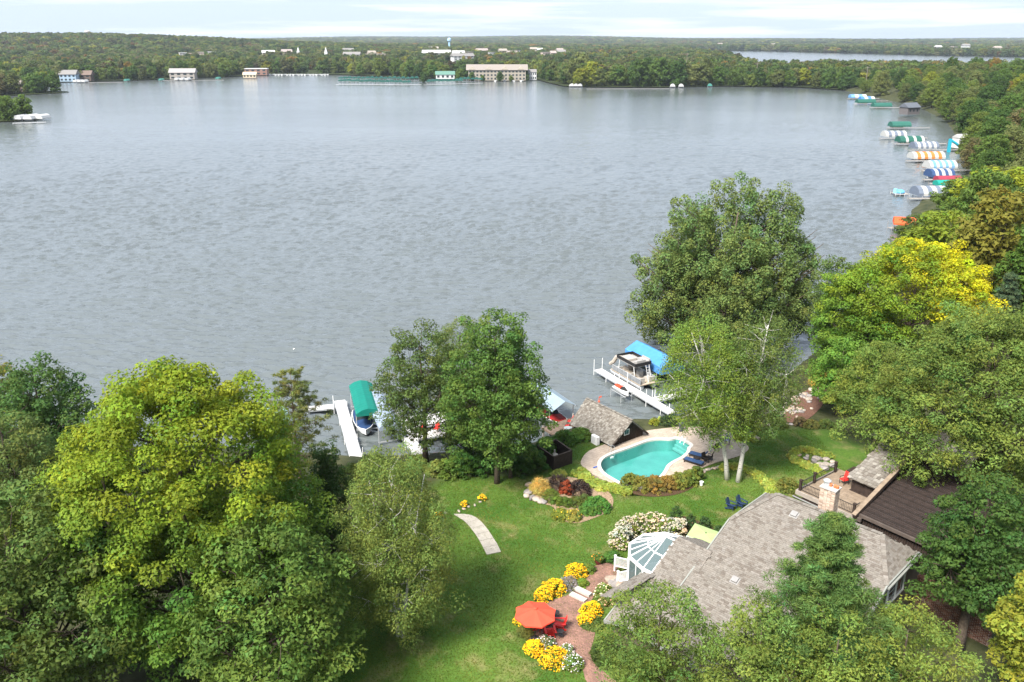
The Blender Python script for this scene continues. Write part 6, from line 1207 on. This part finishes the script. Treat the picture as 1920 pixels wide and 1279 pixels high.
# right dock with pontoon boat
dk = Vector((.468, -.884, 0)); pn = Vector((.884, .468, 0)); r0 = Vector((11.4, 105.3, 0))
dock('dock', r0, r0 + dk * 15.8, 1.15, .72, 'white dock with tall posts beside the pontoon boat', every=2, ph=1.5)
dock('dock', r0 + dk * 11.6 + pn * .7, r0 + dk * 11.6 + pn * 9, 1.2, .70, 'white cross dock behind the birch crowns', every=3)
lift(r0 + pn * 6.3 + dk * 7.6, r0 + pn * 6.3 + dk * (-.3), 3.7, 2.75, .95, [(.06, .22, .50)], 'bright blue boat lift canopy at the right dock', nst=6, prof=[(-1, -1.0), (-1, 0), (0, 1), (1, 0), (1, -1.0)])
pb = empty('pontoon_boat', r0 + pn * 2.5 + dk * 4.6 + Vector((0, 0, .55)), math.atan2(dk.y, dk.x), 'double-deck pontoon boat with white frame moored at the right dock', 'boat')
for y in (-.95, .95): MB().cyl((-3.4, y, 0), (3.0, y, 0), .32, n=12).cyl((-4.0, y, .1), (-3.4, y, 0), .05, .32, n=12).build('pontoon_tube', ALU, pb)
MB().box((-.2, 0, .38), (6.6, 2.5, .10)).build('deck', mat('tan_deck', (.40, .33, .25), .8, .2, .15, 3), pb)
for y in (-1.2, 1.2):
    for x in (-2.6, -1.3, 0, 1.3, 2.5): MB().box((x, y, .78), (1.15, .05, .62)).build('side_panel', mat('grey_panel', (.20, .21, .22), .5, .4, .2, 2), pb); MB().bar((x - .62, y, .43), (x - .62, y, 1.15), .05, .05).build('rail_stanchion', ALU, pb)
    MB().bar((-3.2, y, 1.14), (3.1, y, 1.14), .06, .06).build('top_rail', ALU, pb)
for x, y, sx, sy in ((2.2, .7, 1.2, .7), (2.2, -.7, 1.2, .7), (-2.4, .75, 1.1, .6), (-2.4, -.75, 1.1, .6), (.3, -.7, .6, .6)): MB().box((x, y, .65), (sx, sy, .42)).box((x + sx * .4, y, .95), (.2, sy, .4)).build('seat', mat('cream_vinyl', (.38, .35, .31), .5, .4, .08, 3), pb)
MB().box((.4, .6, .8), (.6, .7, .8)).build('helm_console', fabric((.45, .44, .42)), pb)
for x in (-1.9, 1.5):
    for y in (-1.15, 1.15): MB().tube([(x, y, .43), (x + .1, y, 1.4), (x * .9, y * .98, 2.35)], .04, 6).build('arch_post', WHITE, pb)
MB().box((-.2, 0, 2.40), (4.0, 2.46, .10)).build('upper_deck', mat('grey_deck', (.30, .28, .26), .7, .3, .15, 3), pb)
for y in (-1.24, 1.24): MB().box((-.2, y, 2.66), (4.1, .05, .42)).build('bulwark', mat('black_vinyl', (.018, .017, .017), .5, .4, .2, 4), pb)
for x in (-2.24, 1.84): MB().box((x, 0, 2.66), (.05, 2.5, .42)).build('bulwark', MATS['black_vinyl'], pb)
MB().box((.9, .75, 2.72), (1.6, .8, .42)).box((.9, 1.1, 2.95), (1.6, .16, .36)).build('upper_seat', mat('grey_vinyl', (.34, .325, .31), .5, .4, .08, 3), pb); MB().box((-1.0, -.2, 2.6), (1.6, 1.4, .26)).build('sun_pad', MATS['cream_vinyl'], pb); MB().box((1.3, -.2, 2.72), (.7, 1.3, .42)).box((1.62, -.2, 2.95), (.14, 1.3, .36)).build('upper_seat', MATS['grey_vinyl'], pb)
MB().tube([(-2.2, -.7, 2.6), (-2.9, -.8, 2.2), (-3.4, -.9, 1.4), (-4.1, -.9, .9)], [.28, .28, .28, .26], 8).build('slide', mat('tan_slide', (.42, .37, .31), .5, .4, .08, 2), pb)
ldr = MB()
for y in (.3, .8): ldr.bar((1.95, y, 2.5), (2.7, y, .45), .04, .04)
for k in range(6): ldr.bar((2.05 + k * .12, .3, 2.2 - k * .32), (2.05 + k * .12, .8, 2.2 - k * .32), .03, .03)
ldr.build('ladder', WHITE, pb)
js = empty('jet_ski', Vector(P(1165, 735, .9)), math.atan2(dk.y, dk.x), 'white and red jet ski on a small lift beside the right dock', 'jet ski'); v = []
for x, w, h in [(-1.4, .5, .35), (-.7, .58, .4), (.2, .56, .45), (.9, .4, .5), (1.5, .04, .55)]: v += [(x, -w, h), (x, -w * .6, 0), (x, w * .6, 0), (x, w, h)]
MB().add(v, [(i * 4 + j, (i + 1) * 4 + j, (i + 1) * 4 + j + 1, i * 4 + j + 1) for i in range(4) for j in range(3)] + [(0, 1, 2, 3)] + [(i * 4, i * 4 + 3, (i + 1) * 4 + 3, (i + 1) * 4) for i in range(4)]).build('hull', WHITE, js)
MB().box((-.55, 0, .58), (1.15, .42, .26)).build('seat', fabric((.75, .07, .03)), js); MB().add([(.05, -.3, .45), (.05, .3, .45), (1.2, .12, .58), (1.2, -.12, .58), (.3, -.2, .82), (.3, .2, .82)], [(0, 1, 5, 4), (1, 2, 5), (2, 3, 4, 5), (3, 0, 4)]).build('cowl', DARKM, js); MB().bar((.15, -.36, .9), (.15, .36, .9), .05, .05).build('handlebar', DARKM, js)
jl = empty('jet_ski_lift', js.location - Vector((0, 0, .9)), js.rotation_euler.z, 'aluminium frame lift under the jet ski', 'boat lift')
for x in (-1.1, 1.1):
    MB().bar((x, -.8, .72), (x, .8, .72), .07, .09).build('cross_beam', ALU, jl)
    for y in (-.8, .8): MB().cyl((x, y, -1.5), (x, y, 1.2), .045, n=6).build('post', ALU, jl)
for y in (-.45, .45): MB().bar((-1.5, y, .82), (1.5, y, .82), .08, .08).build('bunk', ALU, jl)
# green hip roof of a boathouse behind the yellow-green maple
c = P(492, 768, 3.6); hb_ = empty('lakeside_pavilion', (c.x, c.y, 0), .35, 'pale green hip roofed boat shelter behind the yellow-green maple', 'boat shelter'); PG = fabric((.23, .37, .31))
MB().add([(-2.6, -2.2, 2.9), (2.6, -2.2, 2.9), (2.6, 2.2, 2.9), (-2.6, 2.2, 2.9), (0, 0, 4.1)], [(0, 1, 4), (1, 2, 4), (2, 3, 4), (3, 0, 4), (3, 2, 1, 0)]).build('roof', PG, hb_); MB().box((0, 0, 2.7), (5.2, 4.4, .3)).build('valance', PG, hb_)
for x in (-2.3, 2.3):
    for y in (-1.9, 1.9): MB().box((x, y, 1), (.12, .12, 4)).build('post', ALU, hb_)

# right-hand shore: docks with canopies (px = middle of the canopy)
W_, GR, GN, NB, LB, OR = (.40, .40, .385), (.13, .155, .20), (.02, .10, .075), (.035, .07, .16), (.13, .27, .44), (.45, .17, .04)
RD = [((1608, 180), 30, [LB, W_], 'blue and white striped canopy farthest along the right shore', 4), ((1625, 184), 26, [(.06, .18, .45), W_], 'darker blue striped canopy second along the far right shore', 4), ((1623, 189), 34, [GN], 'plain green canopy left of the larger far green one', 4), ((1653, 196), 34, [(.022, .105, .08)], 'larger plain green canopy before the grey boathouse', 4), ((1687, 232), 36, [(.025, .115, .088)], 'plain green canopy nearest the cove mouth', 4),
      ((1676, 250), 40, [W_, GR], 'white and grey striped canopy below the green one', 7), ((1706, 260), 46, [GN, GN, W_], 'green canopy with narrow white stripes', 9), ((1733, 271), 46, [GR, W_], 'grey and white striped canopy beside the turquoise post', 9), ((1737, 290), 60, [W_, OR], 'orange and white striped canopy', 9), ((1763, 307), 52, [W_, LB], 'white and light blue striped canopy', 9), ((1762, 323), 44, [NB, W_], 'navy and white striped canopy', 7), ((1778, 331), 46, [(.28, .035, .06)], 'maroon canopy close to the navy striped one', 5), ((1772, 339), 36, [(.01, .25, .20)], 'narrow teal canopy in front of the maroon one', 5), ((1745, 356), 62, [GR, W_], 'large grey and white striped canopy nearest on the right shore', 7)]
for i, ((x, y), wpx, cols, lab, ns) in enumerate(RD):
    c = P(x, y, 2.3); L_ = wpx * depth(c) / FPX; sx = Vector((1, .06, 0)).normalized(); hgt = 1.7; wd = 5.6
    if i in (11, 12): wd, hgt = 3.2, .8
    lift(c - sx * L_ / 2, c + sx * L_ / 2, wd, 1.75, hgt, cols, lab, nst=ns, drop=.7)
    dock('dock', c - sx * (L_ / 2 + 3) - Vector((0, wd / 2 + .8, 0)), c + sx * (L_ / 2 + 9) - Vector((0, wd / 2 + .8, 0)), 1.2, .6, 'wooden dock before the ' + ' '.join(lab.split()[:11]), m=mat('grey_dock', (.30, .27, .24), .85, .2, .2, 2), seg=4, every=1, ph=.6, pm=MATS.get('grey_post') or ALU)
    if i % 2 == 0 and i < 13: boat((c.x - L_ * .15, c.y + .2), 3.14, min(6.5, L_ * .7), 'boat stored under the ' + ' '.join(lab.split()[:11]), hull=(.5, .5, .5), cover=(.3, .28, .26), z=.4)
c = P(1693, 418, 2.2); lift(c - Vector((.9, -3, 0)), c + Vector((3.5, 1.5, 0)), 4, 1.9, 1.2, [(.72, .10, .03)], 'orange-red lift canopy half hidden by the dark leaning tree', nst=4); dock('dock', P(1668, 428, .5), P(1700, 424, .5), 1.2, .55, 'short dark dock beside the orange-red canopy', m=MATS['grey_dock'], seg=2, every=1, ph=1.6, pm=MATS['grey_post'])
c = P(1687, 366, 0); t = dock('swim_raft', c - Vector((2, 0, 0)), c + Vector((2, 0, 0)), 3.2, .5, 'small raft off the grey and white striped canopy', m=MATS['grey_dock'], every=1, ph=.3); pbt = empty('pedal_boat', (c.x, c.y, .55), .3, 'light blue covered pedal boat on the small raft', 'boat'); MB().lathe((0, 0, 0), [(1.1, 0), (1.3, .4), (.9, .9), (.2, 1.1)], 12).build('cover', fabric((.12, .38, .65)), pbt); MB().box((-1.5, .2, .7), (.6, 1.0, 1.3)).build('seat_back', fabric((.25, .5, .7)), pbt)
c = P(1779, 281, 1); t = empty('water_slide_tower', (c.x, c.y, 0), 0, 'turquoise tower beside the orange striped canopy', 'slide'); TQ = fabric((.02, .32, .42)); MB().box((0, 0, 2.6), (1.0, 1.0, 5.2)).build('tower', TQ, t); MB().tube([(0, 0, 4.8), (2.5, 0, 3.4), (5, .5, 1.6)], .5, 8).build('chute', TQ, t)
for (x, y, s_, lab, c_, rc_) in [(1705, 202, 9, 'small dark roofed boathouse in the right cove', (.12, .11, .11), (.10, .11, .13)), (1800, 262, 5, 'white shed on the bank above the striped canopies', (.55, .53, .5), (.40, .39, .38)), (1872, 225, 12, 'pale roofed house among the trees of the right shore', (.5, .48, .45), (.36, .40, .45))]:
    g = P(x, y + 6, 3); t = empty('shore_house', (g.x, g.y, 1.2), .4, lab, 'house'); MB().box((0, 0, 2), (s_, s_ * .7, 4)).build('wall', fabric(c_), t); h = s_ * .28
    MB().add([(-s_ * .55, -s_ * .42, 3.9), (s_ * .55, -s_ * .42, 3.9), (s_ * .55, s_ * .42, 3.9), (-s_ * .55, s_ * .42, 3.9), (-s_ * .55, 0, 3.9 + h), (s_ * .55, 0, 3.9 + h)], [(0, 1, 5, 4), (2, 3, 4, 5), (1, 2, 5), (3, 0, 4), (3, 2, 1, 0)]).build('roof', fabric(rc_), t)
    for k in (-.3, 0, .3): MB().box((k * s_, -s_ * .35 - .02, 2.2), (1.0, .06, 1.2)).build('window', GLASSD, t)
# lollipop power poles over the far shore
POLE = mat('pole_wood', (.22, .19, .17), .9, .1, .2, 2)
for i, (x, yb, yt) in enumerate([(1417, 150, 118), (1512, 152, 126), (1622, 160, 125), (1285, 150, 100)]):
    g = P(x, yb + 6, .5); h = ztop(g, yt); t = empty('power_pole', (g.x, g.y, .5), 0, ['power pole left of the middle of the causeway trees', 'power pole in the middle of the causeway trees', 'tall leaning power pole near the right cove', 'power pole behind the far point houses'][i], 'power pole'); MB().cyl((0, 0, 0), (0, 0, h), .28, .2).build('mast', POLE, t); MB().bar((-2.2, 0, h - 1.2), (2.2, 0, h - 1.2), .25, .25).build('cross_arm', POLE, t)

# ------------------------------------------------------------------ far shore: marina, houses, towers
def gable_house(px, w, d, h, label, wc, rcx, rz=0.1, roof=.35, name='lakeside_house', zb=.8, win=4, floors=1, group=None, flat=False):
    g = P(px[0], px[1], zb); t = empty(name, (g.x, g.y, zb), rz, label, 'house' if name != 'apartment_building' else 'building', group); MB().box((0, d / 2, h / 2), (w, d, h)).build('wall', fabric(wc), t); k = h + d * roof
    if flat: MB().box((0, d / 2, h + .3), (w + .8, d + .8, .6)).build('roof', fabric(rcx), t)
    else: MB().add([(-w * .54, -d * .06, h - .1), (w * .54, -d * .06, h - .1), (w * .54, d * 1.06, h - .1), (-w * .54, d * 1.06, h - .1), (-w * .54, d / 2, k), (w * .54, d / 2, k)], [(0, 1, 5, 4), (2, 3, 4, 5), (1, 2, 5), (3, 0, 4), (3, 2, 1, 0)]).build('roof', fabric(rcx), t)
    for f in range(floors):
        for i in range(win): MB().box((-w / 2 + (i + .5) * w / win, -.05, h * (f + .55) / floors), (w / win * .5, .12, h / floors * .5)).build('window', GLASSD, t)
    return t
WT, BG, BR, RB = (.56, .56, .55), (.42, .37, .30), (.14, .10, .08), (.26, .15, .12); RG, RT = (.20, .19, .18), (.30, .26, .22)
ap = gable_house((932, 151), 60, 18, 10.5, 'long beige three storey apartment block on the far shore', (.31, .275, .225), (.24, .21, .185), 0.02, .3, 'apartment_building', win=16, floors=3)
for k in range(4): MB().add([(-26 + k * 17 - 3.5, -.6, 11), (-26 + k * 17 + 3.5, -.6, 11), (-26 + k * 17, -.6, 14.2), (-26 + k * 17, 6, 14.2)], [(0, 1, 2), (0, 2, 3), (1, 3, 2)]).build('dormer', fabric(BG), ap)
for a_ in [((480, 141), 26, 14, 7, 'red brick flat roofed building left of the marina on the far shore', RB, WT, True), ((468, 146), 14, 8, 3.4, 'cream boathouse beside the red brick building', (.55, .45, .30), (.55, .45, .30), False), ((128, 153), 16, 12, 7, 'blue and white house at the far left shore', (.30, .40, .50), RG, False), ((150, 152), 22, 12, 6, 'brown house next to the blue and white one', BR, (.15, .11, .09), False), ((342, 149), 26, 12, 7, 'grey roofed stone house on the far left shore', (.30, .27, .24), (.28, .26, .25), False), ((1163, 141), 20, 12, 8, 'pale house half hidden on the wooded far point', (.48, .44, .40), RT, False), ((1245, 146), 18, 12, 9, 'dark brown house on the slope right of the far point', (.10, .085, .075), (.12, .12, .13), False), ((998, 150), 9, 8, 8, 'narrow white house right of the apartment block', WT, RG, False), ((1298, 158), 12, 8, 5, 'low white lakeside house right of the far point', WT, RG, False), ((38, 172), 12, 9, 6, 'brown lodge on the farther left point', (.22, .15, .12), (.20, .17, .15), False), ((835, 148), 20, 10, 4.5, 'white boathouse with green roof beside the marina', WT, (.10, .20, .16), False)]:
    gable_house(a_[0], a_[1], a_[2], a_[3], a_[4], a_[5], a_[6], flat=a_[7], floors=2 if a_[3] > 5 else 1)
TN = [((660, 121), 34, 12, 6), ((705, 122), 40, 14, 6), ((820, 118), 60, 14, 5), ((905, 112), 30, 12, 8), ((970, 113), 18, 10, 8), ((1000, 110), 18, 10, 8), ((760, 106), 50, 12, 8), ((625, 104), 40, 14, 9), ((655, 113), 26, 12, 7), ((552, 104), 30, 14, 8), ((615, 112), 20, 12, 7), ((1050, 112), 16, 10, 7), ((820, 101), 60, 14, 8), ((440, 104), 40, 14, 6), ((395, 95), 60, 16, 8), ((1350, 91), 26, 12, 9), ((1375, 91), 22, 12, 8), ((1450, 93), 20, 12, 7), ((1760, 101), 24, 12, 9), ((1790, 101), 20, 12, 9), ((1810, 101), 26, 12, 11), ((1870, 104), 24, 12, 9), ((1580, 91), 24, 12, 7), ((540, 118), 22, 12, 7), ((870, 124), 44, 12, 5)]
rt3 = np.random.default_rng(12)
TN += [((float(rt3.uniform(330, 1120)), float(rt3.uniform(97, 121))), float(rt3.uniform(13, 26)), 11, float(rt3.uniform(5, 8))) for _ in range(34)]
TL = 'pale building among the trees of the far town'
for i, (q, w_, d_, h_) in enumerate(TN): g = P(q[0], q[1], 1.5); gable_house(q, w_ * .8, d_, h_ + 10 + (i % 3), TL, [WT, BG, (.48, .46, .44), (.40, .33, .28)][i % 4], [RG, RT, WT, (.30, .25, .23)][i % 4], (i % 5) * .12, zb=1.3, win=5, floors=5, group='buildings of the far town', name='town_building', flat=i % 3 == 1); 
for (x, y0, y1, c_, lab, wd) in [(843, 90, 71, (.35, .55, .75), 'pale blue water tower above the far woods', 5), (171, 80, 57, (.50, .48, .46), 'white water tower on the left hill', 7), (613, 108, 88, WT, 'white church steeple in the far town', 3), (561, 106, 88, WT, 'small white steeple left of the taller one', 3)]:
    d0 = {843: 2300, 171: 2240, 613: 1500, 561: 1650}[x]; X = (x - 960) / FPX * (d0 * CPI + 14); zb = float(hz_np(np.array([X]), np.array([d0]))[0]); h = ztop((X, d0), y1) - zb; t = empty('water_tower' if 'tower' in lab else 'steeple', (X, d0, zb), 0, lab, 'water tower' if 'tower' in lab else 'steeple')
    if 'tower' in lab: MB().lathe((0, 0, 0), [(wd * .5, 0), (wd * .42, h * .75)], 10).build('column', fabric(c_), t); MB().lathe((0, 0, h * .72), [(wd * .42, 0), (wd * 1.0, h * .10), (wd * 1.0, h * .2), (wd * .3, h * .28)], 12).build('tank', fabric(c_), t)
    else: MB().box((0, 0, h * .35), (wd * 1.6, wd * 1.6, h * .7)).build('belfry', fabric(c_), t); MB().cyl((0, 0, h * .7), (0, 0, h), wd * .9, .1, n=8).build('spire', fabric(c_), t)
# marina slips: a row of green canopies, each its own
k = 0; MG = [(.02, .10, .08), (.03, .12, .10), (.02, .09, .07)]; proto = None
def slips(x0, y0, x1, y1, n, lab, grp):
    global proto
    for i in range(n):
        t_ = (i + .5) / n; c = P(x0 + (x1 - x0) * t_, y0 + (y1 - y0) * t_, 0)
        if proto is None: proto = lift((0, 0), (0, 7.5), 4.6, 3.0, 1.5, [MG[0]], lab, nst=2, group=grp); o = proto
        else: o = copy_tree(proto)
        o.location = (c.x, c.y, 0); o.rotation_euler.z = math.pi / 2 + (i % 3) * .03; o.scale = (1, 1, .9 + .2 * ((i * 7) % 5) / 5); tag(o, lab, 'boat lift', grp)
        if i % 2: b2_ = None
slips(634, 157, 770, 160, 17, 'green canopied slip in the front row of the far marina', 'front row of marina slips'); slips(634, 152, 785, 152, 18, 'green canopied slip in the back row of the far marina', 'back row of marina slips'); slips(800, 158, 868, 157, 9, 'green canopied slip right of the marina shrub', 'right rows of marina slips'); slips(860, 153, 905, 154, 6, 'green canopied slip by the marina boathouse', 'slips by the marina boathouse')
dock('marina_pier', P(630, 159, .5), P(790, 159.5, .5), 2.2, .8, 'long pier between the green slips of the far marina', seg=8, posts=False); dock('marina_pier', P(795, 160, .5), P(905, 156.5, .5), 2.2, .8, 'pier of the right marina slips', seg=8, posts=False)
wb = boat((0, 0), 0, 7.5, 'white boat moored in the far row before the marina trees', hull=(.66, .66, .65), cover=(.5, .5, .5), z=.2, group='white boats moored at the far shore'); first = True
for i in range(40):
    x = 488 + i * 3.6 if i < 36 else 930 + (i - 36) * 16; y = 141.5 - .6 * (i % 2) if i < 36 else 153; c = P(x, y, 0); o = wb if first else copy_tree(wb); first = False; o.location = (c.x, c.y, .2); o.rotation_euler.z = 1.4 + .2 * (i % 3); o.scale = (1.25, 1.25, 1.5)
# white arched covers along the shores
wl_ = None
for i, (x, y, s_) in enumerate([(33, 228, 1), (52, 228, 1.1), (73, 227, 1), (1071, 164, .9), (1079, 164, .9), (1087, 164, .9), (1261, 165, 1), (1277, 165, 1), (140, 156, .9), (148, 156, .9), (156, 156, .9), (330, 152, .9), (340, 152, .9), (350, 152, .9), (300, 153, .8), (235, 154, .8), (1331, 164, .9), (407, 150, .8)]):
    c = P(x, y, 0); lab = 'white arched boat cover off the nearer left point' if i < 3 else 'white arched boat cover at the wooded far point' if i < 6 else 'arched boat cover right of the far point' if i < 8 or i == 16 else 'arched boat cover along the far left shore'
    lift(c, c + Vector((1.2, 7 * s_, 0)), 4.8 * s_, 1.5, 1.9 * s_, [(.46, .46, .45) if i not in (15, 14, 17, 16) else (.06, .22, .18)], lab, nst=3, group='arched covers: ' + lab)
dock('dock', P(24, 231, .5), P(86, 229, .5), 1.5, .5, 'white dock under the arched covers of the left point', seg=4, every=1, ph=.2)
for (x0, x1, y) in [(165, 230, 155), (1100, 1255, 167), (305, 420, 151)]: dock('dock', P(x0, y, .4), P(x1, y - .5, .4), 1.6, .5, 'low dock and seawall line along the far %s' % ('left shore by the cottages' if x0 == 165 else 'point' if x0 == 1100 else 'left shore'), m=mat('tan_seawall', (.34, .29, .23), .9, .1, .2, .3), seg=8, posts=False)

for i, (x, y) in enumerate([(885, 152), (905, 152.5), (938, 152.5), (958, 152), (985, 151), (862, 151), (795, 154)]):
    g = P(x, y, .6); s_ = [.7, .5, .75, .45, .8, .9, .8][i]; place_tree('lakeside_tree', LOWP[i % 5], (g.x, g.y, .5), i * 1.3, 'tree on the lawn in front of the beige apartment block' if i < 5 else 'round dark tree beside the marina slips', 'trees before the apartment block' if i < 5 else 'trees beside the marina slips', s=(s_, s_, s_ * 1.1), color=PALC[i % 4])
